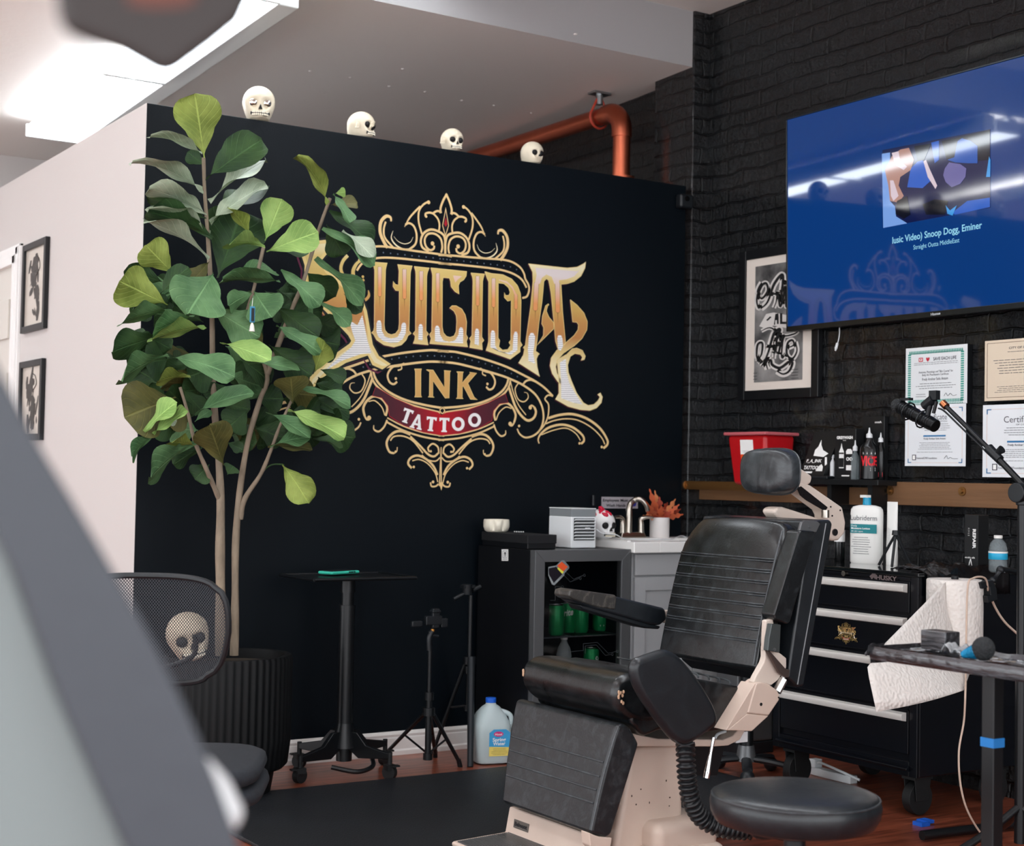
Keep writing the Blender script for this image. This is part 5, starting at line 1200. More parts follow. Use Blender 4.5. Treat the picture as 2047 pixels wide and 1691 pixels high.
# ================================================================== certificates
def sheet(name, label, tl, br, col, th=.018, cat='certificate', x=W-.03, h=None):
    a = P(tl[0],tl[1],0,x); y1 = P(br[0],br[1],0,x).y; z0_ = P(br[0],br[1],0,x).z if h is None else a.z-h
    t = thing(name, label, cat, (x,(a.y+y1)/2,(a.z+z0_)/2))
    MB().bb((x+.001,y1,z0_),(W-.002,a.y,a.z)).build('backing_board', M_fr, t, smooth=False)
    MB().bb((x,y1,z0_),(x+.001,a.y,a.z)).build('paper', mat('paper_'+name+str(col[0])+str(col[2]),col,.5), t, smooth=False)
    o = Vector((x-.0006, a.y, z0_)); w_ = a.y-y1; h_ = a.z-z0_
    return t, (lambda u, v, l=0: o+Vector((-l*.0004, -u*w_, v*h_))), w_, h_
RU = Vector((0,-1,0))
def rect(mb, F, u0, v0, u1, v1, l=0): mb.add([F(u0,v0,l),F(u1,v0,l),F(u1,v1,l),F(u0,v1,l)],[(0,1,2,3)])
def stext(mb, F, w_, h_, t, u0, u1, v, hh, bold=.0, l=1): put_text(mb, t, F(u0,v,l), F(u1,v,l), hh*h_, UP, bold)
M_grn = mat('guilloche_green',(64,158,142),.6); M_rd = mat('print_red',(196,40,60),.6); M_gy = mat('print_grey',(70,72,80),.6); M_bd = mat('print_bar_blue',(54,120,170),.6)
t, F, w_, h_ = sheet('certificate', 'certificate with a green patterned border headed Save Each Life', (1811,697), (1933,806), (226,230,232))
m = MB()
for k in range(34):
    u = .06+.88*k/34
    for v in (.885,.035): rect(m, F, u, v, u+.017, v+.055); 
    for v in (.90,.02): rect(m, F, u+.008, v-.012, u+.022, v+.006)
for k in range(22):
    v = .05+.85*k/22
    for u in (.04,.90): rect(m, F, u, v, u+.05, v+.026)
m.build('patterned_border', M_grn, t, smooth=False)
m = MB(); stext(m,F,w_,h_,'SAVE EACH LIFE',.46,.83,.76,.055,.01); stext(m,F,w_,h_,'Anatomy, Physiology and "Skin Course" for',.22,.78,.55,.035); stext(m,F,w_,h_,'Body Art Practitioners Certificate',.28,.71,.50,.035); stext(m,F,w_,h_,'Fredy Amilcar Solis Antom',.28,.70,.42,.045)
grey_lines(m,F(.15,.26,1),RU,UP,.7*w_,.12*h_,3,1); grey_lines(m,F(.14,.68,1),RU,UP,.72*w_,.06*h_,2,2); grey_lines(m,F(.16,.12,1),RU,UP,.2*w_,.08*h_,2,3)
m.tube([F(.64,.14,2),F(.67,.19,2),F(.70,.14,2),F(.74,.18,2),F(.78,.14,2),F(.84,.15,2)], .0007, seg=5); m.build('printed_text', M_gy, t, smooth=False)
m = MB(); rect(m,F,.22,.75,.29,.82,1); m.add([F(u,v,1) for u, v in ((.34,.81),(.36,.82),(.37,.80),(.38,.82),(.40,.81),(.395,.78),(.37,.74),(.345,.78))],[tuple(range(8))]); m.build('red_emblem', M_rd, t, smooth=False)
m = MB(); rect(m,F,.232,.765,.278,.805,2); m.build('emblem_white', M_wp, t, smooth=False)
m = MB(); rect(m,F,.25,.77,.26,.80,3); rect(m,F,.24,.78,.27,.79,3); m.build('emblem_cross', M_rd, t, smooth=False)
t, F, w_, h_ = sheet('certificate', 'cream certificate with a thin brown border at the right edge, top row', (1969,682), (2130,808), (222,206,184), h=.222)
m = MB(); 
for q_ in ((.03,.95,.97,.957),(.03,.05,.97,.057),(.03,.05,.036,.957),(.964,.05,.97,.957)): rect(m,F,*q_)
m.build('border_line', mat('print_brown',(110,84,66),.6), t, smooth=False)
m = MB(); stext(m,F,w_,h_,'CITY OF LAWRENCE',.31,.72,.84,.035,.01); grey_lines(m,F(.28,.77,1),RU,UP,.44*w_,.04*h_,1,6)
grey_lines(m,F(.07,.42,1),RU,UP,.8*w_,.26*h_,6,5); grey_lines(m,F(.08,.12,1),RU,UP,.82*w_,.12*h_,4,7); m.build('printed_text', M_gy, t, smooth=False)
def cpr(label, tl, br, h=None):
    t, F, w_, h_ = sheet('certificate', label, tl, br, (232,236,240), h=h)
    m = MB()
    for q_ in ((.05,.05,.11,.064),(.05,.05,.064,.12),(.89,.05,.95,.064),(.936,.05,.95,.12),(.89,.926,.95,.94),(.936,.87,.95,.94),(.05,.926,.11,.94),(.05,.87,.064,.94),(.31,.475,.68,.50)): rect(m,F,*q_)
    m.build('blue_corner', M_bd, t, smooth=False)
    m = MB()
    for q_ in ((.11,.052,.89,.056),(.11,.934,.89,.938),(.052,.12,.056,.87),(.944,.12,.948,.87)): rect(m,F,*q_)
    m.build('thin_border', mat('print_peach',(226,190,170),.6), t, smooth=False)
    m = MB(); stext(m,F,w_,h_,'Certificate',.27,.70,.75,.085,-.004); stext(m,F,w_,h_,'OF COMPLETION',.42,.70,.71,.02)
    grey_lines(m,F(.26,.56,1),RU,UP,.5*w_,.13*h_,4,11); stext(m,F,w_,h_,'Fredy Amilcar Solis Antom',.32,.68,.43,.028,.01); grey_lines(m,F(.2,.26,1),RU,UP,.6*w_,.13*h_,5,12); grey_lines(m,F(.12,.21,1),RU,UP,.76*w_,.025*h_,1,13)
    stext(m,F,w_,h_,'NationalCPRFoundation',.20,.54,.115,.03); m.tube([F(.66,.12,2),F(.70,.17,2),F(.72,.12,2),F(.76,.14,2),F(.80,.12,2),F(.88,.12,2)], .0007, seg=5)
    rect(m,F,.125,.095,.19,.185); m.build('printed_text', M_gy, t, smooth=False)
    m = MB(); rect(m,F,.137,.107,.178,.173,2); m.build('emblem_white', M_wp, t, smooth=False)
cpr('white completion certificate directly below the green-bordered one', (1810,810), (1930,932))
cpr('white completion certificate at the right edge, below the cream one', (1965,810), (2128,932), h=.265)
# ================================================================== brass rail, shelf and what stands on it
M_brass = mat('aged_brass', (150,108,62), .38, .85, bump=.08, bscale=30, var=.18, vscale=10, stretch=(1,.2,3)); M_wood = mat('bronze_painted_board', (122,88,60), .5, .15, bump=.12, bscale=20, var=.16, vscale=6, stretch=(4,.3,4))
RX = W-.035
def rp_(px, py, x=RX): return P(px, py, 0, x)
y0r = -.01; zt6 = rp_(1640,966).z
bd = thing('wall_rail', 'long bronze board with round bolts fixed along the brick wall', 'rail', (W,-.8,1.08))
z1_, z0_ = rp_(1900,965).z, rp_(1900,1013).z
y1_ = rp_(1757,980).y
m = MB(); m.bb((RX,-2.4,z0_),(W-.002,y1_,z1_)); m.build('board', M_wood, bd, bevel=.003)
m = MB()
for px, py in ((1780,981),(1924,982),(2036,984)):
    p = rp_(px,py); m.cyl(p-Vector((.004,0,0)), p, .017, seg=24); m.cyl(p-Vector((.012,0,0)), p-Vector((.004,0,0)), .007,.009, seg=16)
m.build('bolt', M_brass, bd)
b2 = thing('wall_rail', 'lower bronze rail behind the headrest, running left from the bolted board', 'rail', (W,-.4,1.05))
m = MB(); m.bb((W-.02,y1_+.002,rp_(1500,1000).z-.004),(W-.002,-.005,rp_(1500,983).z+.03)); m.build('rail_strip', M_wood, b2, bevel=.002)
b3 = thing('brass_bracket', 'brass flat bar with rounded end bolted on the brick corner', 'bracket', (W-.12,-.02,1.11))
pa = P(1366,970,1,-.02); pz1 = P(1366,961,1,-.02).z; pz0 = P(1366,978,1,-.02).z; hh = (pz1-pz0)/2; zc2 = (pz1+pz0)/2
m = MB(); m.prism([(pa.x+hh-hh*math.sin(a), -.012, zc2+hh*math.cos(a)) for a in [i*math.pi/10 for i in range(11)]]+[(W-.10,-.012,zc2-hh),(W-.10,-.012,zc2+hh)], (0,-.010,0)); m.build('flat_bar', M_brass, b3, bevel=.002)
m = MB(); m.bb((W-.11,-.50,zc2-hh),(W-.10,-.012,zc2+hh)); m.build('side_bar', M_brass, b3, bevel=.002)
MB().cyl((pa.x+hh,-.022,zc2),(pa.x+hh,-.030,zc2),.011).build('bolt', M_brass, b3)
SHX = W-.14
sh = thing('wall_shelf', 'narrow black shelf carrying bottles and boxes above the bronze board', 'shelf', (W-.07,-.9,zt6))
sz = P(1680,958,0,SHX).z; sy1, sy0 = P(1575,958,0,SHX).y, P(1755,958,0,SHX).y
MB().bb((SHX,sy0,sz-.022),(W-.002,sy1,sz)).build('shelf_board', M_blk, sh, bevel=.002)
m = MB()
for y in (sy1-.22, sy0+.06): m.bb((SHX+.02,y-.012,sz-.10),(W-.003,y+.012,sz-.022))
m.build('bracket', M_blk, sh)
# sharps container
M_shr = mat('translucent_red', (196,22,30), .3, trans=.15); M_lidr = mat('lid_frosted_red', (214,110,118), .35, trans=.2)
sx = W-.20; za_, zb_2 = P(1510,863,0,sx).z, P(1510,977,0,sx).z
scy0, scy1 = P(1449,870,0,sx).y, P(1533,870,0,sx).y
zb_2 = rp_(1500,983).z+.03
sc = thing('sharps_container', 'red sharps container with a pale lid on the brass rail behind the headrest', 'container', (sx+.08,(scy0+scy1)/2,zb_2))
bt0, bt1 = P(1461,977,0,sx).y, P(1526,977,0,sx).y
m = MB(); m.add([(sx+.012,bt1,zb_2),(sx+.16,bt1,zb_2),(sx+.16,bt0,zb_2),(sx+.012,bt0,zb_2),(sx,scy1+.012,za_-.012),(sx+.175,scy1+.012,za_-.012),(sx+.175,scy0-.012,za_-.012),(sx,scy0-.012,za_-.012)],[(0,3,2,1),(4,5,6,7),(0,1,5,4),(1,2,6,5),(2,3,7,6),(3,0,4,7)])
m.build('bin', M_shr, sc, bevel=.018, seg=4)
MB().bb((sx-.01,scy1,za_-.014),(sx+.185,scy0,za_)).build('lid', M_lidr, sc, bevel=.005)
def scp(px, py): p = P(px, py, 0, sx-.001); k = (za_-p.z)/(za_-zb_2); p.x += .012*k-.0; return p
lb_ = [scp(1479,879),scp(1504,879),scp(1505,908),scp(1479,908)]; m = MB(); m.prism(lb_, (-.001,0,0)); la_ = m.build('paper_label', M_wp, sc, smooth=False)
m = MB(); m.prism([scp(1479,908),scp(1505,908),scp(1506,932),scp(1480,928)], (-.001,0,0)); m.build('orange_label', mat('label_orange',(236,84,30),.5), sc, smooth=False)
m = MB(); o_ = scp(1481,906)+Vector((-.0016,0,0)); grey_lines(m, o_, RU, UP, .05, .055, 9, 21); m.build('label_print', M_gy, la_, smooth=False)
# booklet
def SH(px, py, x): return P(px, py, 0, x)
def boxlike(name, label, cat, x, l, r, top, depth, m_, lean=0, bev=.002, zb=None, group=None):
    zb = sz if zb is None else zb
    y0_, y1b = SH(l,top,x).y, SH(r,top,x).y; zt_ = SH((l+r)/2,top,x).z
    t = thing(name, label, cat, (x+depth/2,(y0_+y1b)/2,zb), group)
    m = MB(); m.bb((x,y1b,zb),(x+depth,y0_,zt_)); o = m.build('carton', m_, t, bevel=bev)
    F = lambda u, v, l_=0: Vector((x-.0006-l_*.0004, y0_+(y1b-y0_)*u, zb+(zt_-zb)*v)); return t, o, F, y0_-y1b, zt_-zb
M_crd = mat('black_printed_card', (20,22,24), .4)
xk = SHX+.015
ya2, yb2 = SH(1597,945,xk).y, SH(1650,945,xk).y; zt7 = SH(1640,862,xk).z
ba, bb2_ = Vector((xk,SH(1598,945,xk).y,sz+.014)), Vector((xk,SH(1645,945,xk).y,sz+.014)); ta, tb = Vector((xk+.05,SH(1611,862,xk).y,zt7)), Vector((xk+.05,SH(1664,861,xk).y,zt7))
bk = thing('booklet_box', 'slanted black box printed F.A. Ink Tattoos, leaning on the shelf', 'box', (xk+.03,(ya2+yb2)/2,sz))
m = MB(); off = Vector((.03,0,.0)); vs = [ba,bb2_,tb,ta]; m.add(vs+[v+off for v in vs],[(0,3,2,1),(4,5,6,7),(0,1,5,4),(1,2,6,5),(2,3,7,6),(3,0,4,7)]); o_ = m.build('carton', M_crd, bk, bevel=.001)
F = lambda u, v, l_=0: ba.lerp(bb2_,u).lerp(ta.lerp(tb,u),v)+Vector((-.0008-l_*.0004,0,0)); uu = ((ta-ba).normalized())
m = MB(); put_text(m,'F_A_INK',F(.10,.30,1),F(.72,.30,1),.014,uu,.03); put_text(m,'TATTOOS',F(.08,.14,1),F(.74,.14,1),.016,uu,.03)
for pl in ([(.30,.45),(.72,.42),(.86,.50),(.60,.58),(.45,.70),(.38,.82),(.36,.66),(.28,.58)],[(.62,.10),(.9,.10),(.86,.2),(.76,.26),(.66,.2)],[(.78,.42),(.86,.42),(.98,.26),(.92,.22)],[(.05,.05),(.5,.05),(.5,.09),(.05,.09)]): m.add([F(u,v,1) for u, v in pl],[tuple(range(len(pl)))])
m.build('cover_print', M_wp, o_, smooth=False)
m = MB(); m.bb((xk-.005,SH(1655,950,xk).y,sz),(xk+.09,SH(1606,950,xk).y,sz+.013)); m.build('base_tray', M_plastic, bk, bevel=.003)
# grey wash carton
t, o, F, w_, h_ = boxlike('carton', 'tall black Greywash ink box standing on the shelf', 'box', xk+.015, 1669, 1711, 857, .045, M_crd)
m = MB(); stext(m,F,w_,h_,'GREYWASH',.10,.86,.80,.06,.05,0); stext(m,F,w_,h_,'INK',.4,.55,.76,.02,0,0)
m.add([F(u,v) for u, v in ((.22,.22),(.45,.22),(.45,.55),(.38,.62),(.335,.72),(.29,.62),(.22,.55))],[tuple(range(7))])
m.add([F(u,v) for u, v in ((.55,.50),(.85,.50),(.85,.56),(.78,.60),(.62,.60),(.55,.56))],[tuple(range(6))]); stext(m,F,w_,h_,'00',.56,.86,.37,.07,.02,0); rect(m,F,.56,.18,.82,.28); rect(m,F,.35,.06,.72,.085); m.build('print', M_wp, o, smooth=False)
m = MB(); rect(m,F,.225,.24,.445,.42,1); rect(m,F,.225,.50,.445,.53,1); m.build('print_black', M_crd, o, smooth=False)
t, o, F, w_, h_ = boxlike('carton', 'plain black box with small white logo behind the red-lettered bottle', 'box', SHX+.112, 1724, 1768, 832, .022, M_crd)
m = MB(); stext(m,F,w_,h_,'mvsA',.58,.88,.89,.035,.02,0); m.build('print', M_wp, o, smooth=False)
M_cl = mat('clear_tattoo_glass', (190,205,210), .06, alpha=.22, coat=.3); M_pur = mat('white_nozzle', (225,228,230), .35)
def bottle(name, label, cat, x, pxc, pytop, r, prof_h, m_, zb=None, cap=None, caph=.02, capr=.008, nozzle=True, seg=28, y=None):
    zb = sz if zb is None else zb; yc_ = P(pxc, 950, 0, x).y if y is None else y; zt_ = P(pxc, pytop, 0, x).z; H = zt_-zb-caph
    t = thing(name, label, cat, (x,yc_,zb))
    MB().lathe((x,yc_,zb), [(r*.9,0),(r,.004),(r,H*.72),(r*.9,H*.80),(r*.45,H*.92),(r*.42,H)], seg).build('bottle_body', m_, t)
    c_ = MB(); c_.lathe((x,yc_,zb+H), [(capr*1.25,-.002),(capr*1.2,caph*.35),(capr*.5,caph*.5),(capr*.2,caph)] if nozzle else [(capr,-.004),(capr,caph)], 20); c_.build('cap', cap or M_pur, t); return t, yc_, H
M_blkb = mat('glossy_black_bottle', (12,14,16), .2)
bottle('bottle', 'clear narrow dropper bottle between the Greywash box and the red-lettered bottle', 'bottle', SHX+.025, 1709, 880, .0165, 0, M_cl, caph=.04)
t, yc_, H = bottle('bottle', 'large black bottle with red VICE lettering and a nozzle on the shelf', 'bottle', SHX+.04, 1737, 855, .036, 0, M_blkb, caph=.04, capr=.010)
def onb(x, yc, r, z0_): return lambda a_, zz: Vector((x-math.cos(a_)*r, yc-math.sin(a_)*r, z0_+zz))
g = onb(SHX+.04, yc_, .0364, sz); vs, fs, x0, x1, y0, y1 = text_geo('VICE', .04)
m = MB(); m.add([g((v[0]-x0)/(x1-x0)*1.9-.22, .056+v[1]/.7*.036) for v in vs], fs); m.build('red_lettering', mat('neon_red_print',(226,20,40),.4), t, smooth=False)
m = MB(); 
for a_ in (.1,.55,1.0,1.45): m.add([g(a_-.05,.100),g(a_+.05,.100),g(a_,.110)],[(0,1,2)])
for z in (.045,.040,.035): m.add([g(.9,z),g(1.5,z),g(1.5,z+.002),g(.9,z+.002)],[(0,1,2,3)])
m.build('white_print', M_wp, t, smooth=False)
t, yc_, H = bottle('bottle', 'slim black bottle with a tiny red label right of the red-lettered bottle', 'bottle', SHX+.085, 1760, 865, .018, 0, M_blkb, caph=.035)
g = onb(SHX+.085, yc_, .0184, sz); m = MB(); m.add([g(.3,.012),g(1.2,.012),g(1.2,.03),g(.3,.03)],[(0,1,2,3)]); m.build('red_label', M_rd, t, smooth=False)
bottle('bottle', 'small white dropper bottle beside the slanted black box', 'bottle', SHX+.05, 1664, 900, .010, 0, M_pur, caph=.03, capr=.006)
# ================================================================== tool chest
M_cab = mat('black_gloss_steel', (8,11,18), .22, bump=.02, bscale=400); M_hnd = mat('satin_aluminium', (228,224,219), .38, .15)
HX0 = 2.08; HY1 = P(1560,1400,0,HX0).y+.04; HY0 = P(1836,1146,0,HX0).y; HZ = P(1838,1146,0,HX0).z; HXB = W-.06; HB = P(1825,1555,0,HX0).z
ch = thing('tool_chest', 'black rolling tool chest with white drawer pulls against the brick wall', 'tool chest', ((HX0+HXB)/2,(HY0+HY1)/2,0))
m = MB(); m.bb((HX0+.012,HY0,HB),(HXB,HY1,HZ-.012)); m.build('body', M_cab, ch, bevel=.004)
MB().bb((HX0-.006,HY0-.006,HZ-.014),(HXB+.01,HY1+.006,HZ)).build('top_panel', mat('black_glass_top',(14,18,20),.07,coat=.5), ch, bevel=.003)
m = MB(); m.bb((HX0,HY0,HB),(HX0+.014,HY0+.035,HZ-.014)).bb((HX0,HY1-.035,HB),(HX0+.014,HY1,HZ-.014)).bb((HX0,HY0+.035,HB),(HX0+.014,HY1-.035,HB+.05)); m.build('face_frame', M_cab, ch, bevel=.002)
pz_ = [P(1822,y_,0,HX0).z for y_ in (1180,)]
def hz(px, py): return P(px, py, 0, HX0-.004).z
hts = [(hz(1720,1166),'drawer'),(hz(1720,1233),'drawer'),(hz(1650,1304),'drawer'),(hz(1700,1412),'drawer')]
tops = [hz(1700,1157), hz(1700,1222), hz(1690,1303), hz(1700,1404), hz(1700,1505)]
zdr = [HZ-.055]+[]
edges = [tops[0]+.012, tops[1]+.012, tops[2]+.012, tops[3]+.012, HB+.07]
m = MB(); m.bb((HX0+.001,HY0+.037,tops[0]+.014),(HX0+.016,HY1-.037,HZ-.016)); lp = m.build('lock_panel', M_cab, ch, bevel=.001)
lk = P(1688,1146,0,HX0); m = MB(); m.cyl((HX0-.006,lk.y,lk.z),(HX0+.002,lk.y,lk.z),.0095,seg=24); m.build('key_lock', M_nick, lp)
MB().box((HX0-.0066,lk.y,lk.z),(.001,.002,.008)).build('keyhole', M_ink, lp)
m = MB(); A = P(1751,1160,0,HX0-.0005); B = P(1793,1164,0,HX0-.0005); A.z = B.z = P(1770,1159.5,0,HX0).z; put_text(m,'HUSKY',A,B,.0165,UP,.04)
A2 = P(1738,1153,0,HX0-.0006); m.add([P(x,y,0,HX0-.0006) for x, y in ((1738,1152),(1744,1146),(1748,1144),(1752,1150),(1750,1158),(1746,1154),(1742,1160),(1741,1155))],[tuple(range(8))]); m.build('brand_badge', mat('badge_dull_chrome',(126,112,112),.35,.6), lp, smooth=False)
for k in range(4):
    zt_ = edges[k]-.004; zb_ = edges[k+1]+.004
    m = MB(); m.bb((HX0-.0,HY0+.039,zb_),(HX0+.016,HY1-.039,zt_)); dw = m.build('drawer', M_cab, ch, bevel=.0025)
    zz = tops[k]; m = MB(); m.prism([(HX0-.002,HY0+.045,zz),(HX0-.024,HY0+.045,zz-.004),(HX0-.027,HY0+.045,zz-.012),(HX0-.024,HY0+.045,zz-.026),(HX0-.002,HY0+.045,zz-.030)], (0,HY1-HY0-.09,0)); m.build('pull', M_hnd, dw, bevel=.0015)
    MB().bb((HX0-.004,HY0+.04,zz+.001),(HX0,HY1-.04,zz+.006)).build('drawer_lip', M_cab, dw)
m = MB(); zz = tops[4]; m.prism([(HX0-.001,HY0+.03,zz),(HX0-.018,HY0+.03,zz-.008),(HX0-.018,HY0+.03,zz-.014),(HX0-.001,HY0+.03,zz-.020)], (0,HY1-HY0-.06,0)); m.build('kick_ledge', M_cab, ch, bevel=.002)
for cx_, cy_ in ((HX0+.07,HY0+.06),(HX0+.07,HY1-.06),(HXB-.07,HY0+.06),(HXB-.07,HY1-.06)):
    m = MB(); m.cyl((cx_-.0,cy_-.018,.058),(cx_,cy_+.018,.058),.056,seg=28); m.box((cx_,cy_,HB-.008),(.09,.06,.016)); m.prism([(cx_-.03,cy_-.026,.05),(cx_+.03,cy_-.026,.05),(cx_+.04,cy_-.026,HB-.01),(cx_-.04,cy_-.026,HB-.01)],(0,.004,0)); m.prism([(cx_-.03,cy_+.022,.05),(cx_+.03,cy_+.022,.05),(cx_+.04,cy_+.022,HB-.01),(cx_-.04,cy_+.022,HB-.01)],(0,.004,0)); m.build('caster', M_cast, ch, bevel=.004)
# round logo sticker on the second drawer: the mural in miniature
ca_ = P(1671,1258,0,HX0-.0008); cb_ = P(1712,1268,0,HX0-.0008); sw = abs(ca_.y-cb_.y)
s_ = sw/(2*(W2(1205,800)[0]-XC))*1.05; zc3 = P(1692,1266,0,HX0).z; yc3 = (ca_.y+cb_.y)/2; zmid = W2(886,690)[1]
lg = thing('logo_sticker', 'small gold ornamental sticker on a black drawer of the tool chest', 'sticker', (HX0-.001,yc3,zc3))
SK = {'gold':mat('sticker_gold',(196,164,96),.4),'letter':mat('sticker_gold_letters',(226,190,120),.4),'letter2':'letter','paper':mat('sticker_white',(230,226,220),.5),'pure':'paper','banner':mat('sticker_red',(150,30,24),.5),'inset':'banner'}
SKN = {'gold':'gold_scrollwork','letter':'gold_lettering','letter2':'small_gold_lettering','paper':'white_inlay','pure':'white_lettering','banner':'red_ribbon','inset':'red_inset'}
for k_, b_ in draw_mural(set(SK), lambda x, z, l: Vector((HX0-.0008-l*.25, yc3-(x-XC)*s_, zc3+(z-zmid)*s_))).items():
    mm_ = SK[k_]; mm_ = SK[mm_] if isinstance(mm_, str) else mm_; b_.build(SKN[k_], mm_, lg, smooth=False)
# ---- on the chest
def CT(px, py, x=2.36): return Vector((x, P(px, py, 0, x).y, HZ))
c0 = CT(1732,1113); 
M_lot = mat('lotion_white', (236,236,232), .35); M_tl = mat('pump_teal', (24,150,190), .35); M_tb = mat('label_teal', (0,124,132), .5)
lo_x, lo_y = c0.x, c0.y; wl = (P(1705,1060,0,lo_x).y-P(1758,1060,0,lo_x).y)
lt = thing('lotion_bottle', 'white pump lotion bottle with a teal collar on the tool chest', 'bottle', (lo_x,lo_y,HZ))
zsh = P(1730,1014,0,lo_x).z; rings = []; a_ = .12
for k_, z in ((.93,0),(1,.006),(1,zsh-HZ-.022),(.97,zsh-HZ-.008),(.85,zsh-HZ+.002),(.5,zsh-HZ+.008),(.28,zsh-HZ+.009)):
    rg = []
    for i in range(40):
        a = 2*math.pi*i/40; n_ = 3.6; r_ = (abs(math.cos(a))**n_+abs(math.sin(a))**n_)**(-1/n_)
        rg.append(Vector((lo_x,lo_y,HZ+z))+rotz(.32)@Vector((math.cos(a)*r_*.026*k_, math.sin(a)*r_*wl*.46*k_, 0)))
    rings.append(rg)
MB().loft(rings).build('bottle_body', M_lot, lt, angle=50)
z9 = zsh+.009; m = MB(); m.cyl((lo_x,lo_y,z9),(lo_x,lo_y,z9+.028),.0155,.0145); m.build('pump_collar', M_tl, lt, bevel=.001)
ztp = P(1732,990,0,lo_x).z; m = MB(); m.cyl((lo_x,lo_y,z9+.028),(lo_x,lo_y,ztp-.008),.0075); m.box((lo_x-.002,lo_y+.006,ztp-.004),(.02,.036,.010)); m.build('pump_head', M_lot, lt, bevel=.002)
fx = rotz(.32)@Vector((0,-1,0)); fo = rotz(.32)@Vector((-1,0,0)); l1 = Vector((lo_x,lo_y,HZ))+fo*.0268-fx*wl*.44
F = lambda u, v, l_=0: l1+fx*(u*wl*.88)+UP*(v*(zsh-HZ))+fo*(.0004*l_); hh_ = zsh-HZ
m = MB(); rect(m,F,.05,.54,.95,.70,1); lbp = m.build('teal_label', M_tb, lt, smooth=False)
m = MB(); put_text(m,'Daily',F(.08,.655,2),F(.28,.655,2),.006,UP); put_text(m,'Moisture Lotion',F(.08,.61,2),F(.72,.61,2),.0065,UP,.02); put_text(m,'All skin types',F(.08,.56,2),F(.48,.56,2),.005,UP); m.build('label_text', M_wp, lbp, smooth=False)
m = MB(); put_text(m,'Lubriderm',F(.05,.77,1),F(.95,.77,1),.018,UP,-.004); grey_lines(m,F(.08,.15,1),fx,UP,.6*wl,.33*hh_,8,31,.4); m.build('printed_text', M_gy, lt, smooth=False)
# tube
c0 = CT(1783,1118,2.40); tx_, ty_ = c0.x, c0.y; ztb = P(1783,1003,0,tx_).z
tu = thing('cream_tube', 'upright white squeeze tube behind the mini tripod on the tool chest', 'tube', (tx_,ty_,HZ))
rings = []
for wz, dz_, z in ((.022,.020,0),(.023,.020,.03),(.024,.018,.04),(.025,.010,(ztb-HZ)*.6),(.026,.003,(ztb-HZ)*.96),(.026,.0015,ztb-HZ)):
    rings.append([Vector((tx_+math.cos(a)*dz_, ty_+math.sin(a)*wz, HZ+z)) for a in [2*math.pi*i/28 for i in range(28)]])
MB().loft(rings).build('tube_body', M_lot, tu)
m = MB(); grey_lines(m, Vector((tx_-.0192,ty_+.008,HZ+.05)), UP*1.0, Vector((0,-1,0)), .09, .016, 3, 44); 
m.build('side_print', M_gy, tu, smooth=False)
# mini tripod
c0 = CT(1790,1126); mtx, mty = 2.30, CT(1790,1100,2.30).y; zt8 = P(1790,1060,0,mtx).z
mt = thing('mini_tripod', 'small black tabletop tripod in front of the white tube', 'tripod', (mtx,mty,HZ))
m = MB(); m.cyl((mtx,mty,zt8-.018),(mtx,mty,zt8),.014,.012); m.build('head', M_plastic, mt, bevel=.001)
for px, xx_ in ((1757,2.29),(1783,2.25),(1822,2.36)):
    f_ = CT(px,1120,xx_); m = MB(); m.tube([Vector((mtx,mty,zt8-.014)), Vector((mtx,mty,zt8-.014)).lerp(f_,.5)+UP*.004, f_+UP*.003], .0052, seg=8); m.build('leg', M_plastic, mt)
# black bottle, jar, small lamp base behind the chair
c0 = CT(1678,1112); t, yc_, H = bottle('bottle', 'tall black cylindrical bottle with a white band left of the lotion', 'bottle', c0.x+.0, 1678, 1045, .020, 0, M_blkb, zb=HZ, nozzle=False, capr=.012, caph=.02, cap=M_blkb, y=c0.y)
MB().lathe((c0.x,c0.y,HZ), [(.0205,.075),(.0206,.076),(.0206,.118),(.0205,.119)], 28).build('white_band', M_wp, t)
c0 = CT(1698,1112); t = thing('cream_jar', 'small green-and-white jar between the black bottle and the lotion', 'jar', (c0.x+.05,c0.y,HZ))
MB().cyl((c0.x+.05,c0.y,HZ),(c0.x+.05,c0.y,HZ+.05),.018,seg=28).build('jar_body', mat('jar_green',(72,104,92),.4), t, bevel=.002)
MB().cyl((c0.x+.05,c0.y,HZ+.05),(c0.x+.05,c0.y,HZ+.075),.018,seg=28).build('lid', M_lot, t, bevel=.002)
# repair carton
c0 = CT(1952,1126,2.42); xr = c0.x; ya3, yb3 = P(1928,1090,0,xr).y, P(1955,1090,0,xr).y; zt9 = P(1940,1029,0,xr).z
rc = thing('carton', 'tall black box reading REPAIR vertically beside the water bottle', 'box', (xr+.03,(ya3+yb3)/2,HZ+.01))
m = MB(); m.bb((xr,yb3,HZ+.004),(xr+.055,ya3,zt9)); o = m.build('carton', M_crd, rc, bevel=.001)
F = lambda u, v, l_=0: Vector((xr-.0006-l_*.0004, ya3+(yb3-ya3)*u, HZ+.004+(zt9-HZ-.004)*v)); w_ = ya3-yb3; h_ = zt9-HZ
m = MB(); put_text(m,'REPAIR',F(.62,.74),F(.62,.38),w_*.24,Vector((0,-1,0)),.04); grey_lines(m,F(.25,.60),RU,UP,.14*w_,.16*h_,5,61); stext(m,F,w_,h_,'studio silk',.05,.80,.20,.03,.02,0)
m.add([F(u,v) for u, v in ((.32,.05),(.40,.09),(.45,.16),(.52,.09),(.60,.05),(.55,.12),(.50,.19),(.44,.19),(.36,.12))],[tuple(range(9))]); m.build('print', M_wp, o, smooth=False)
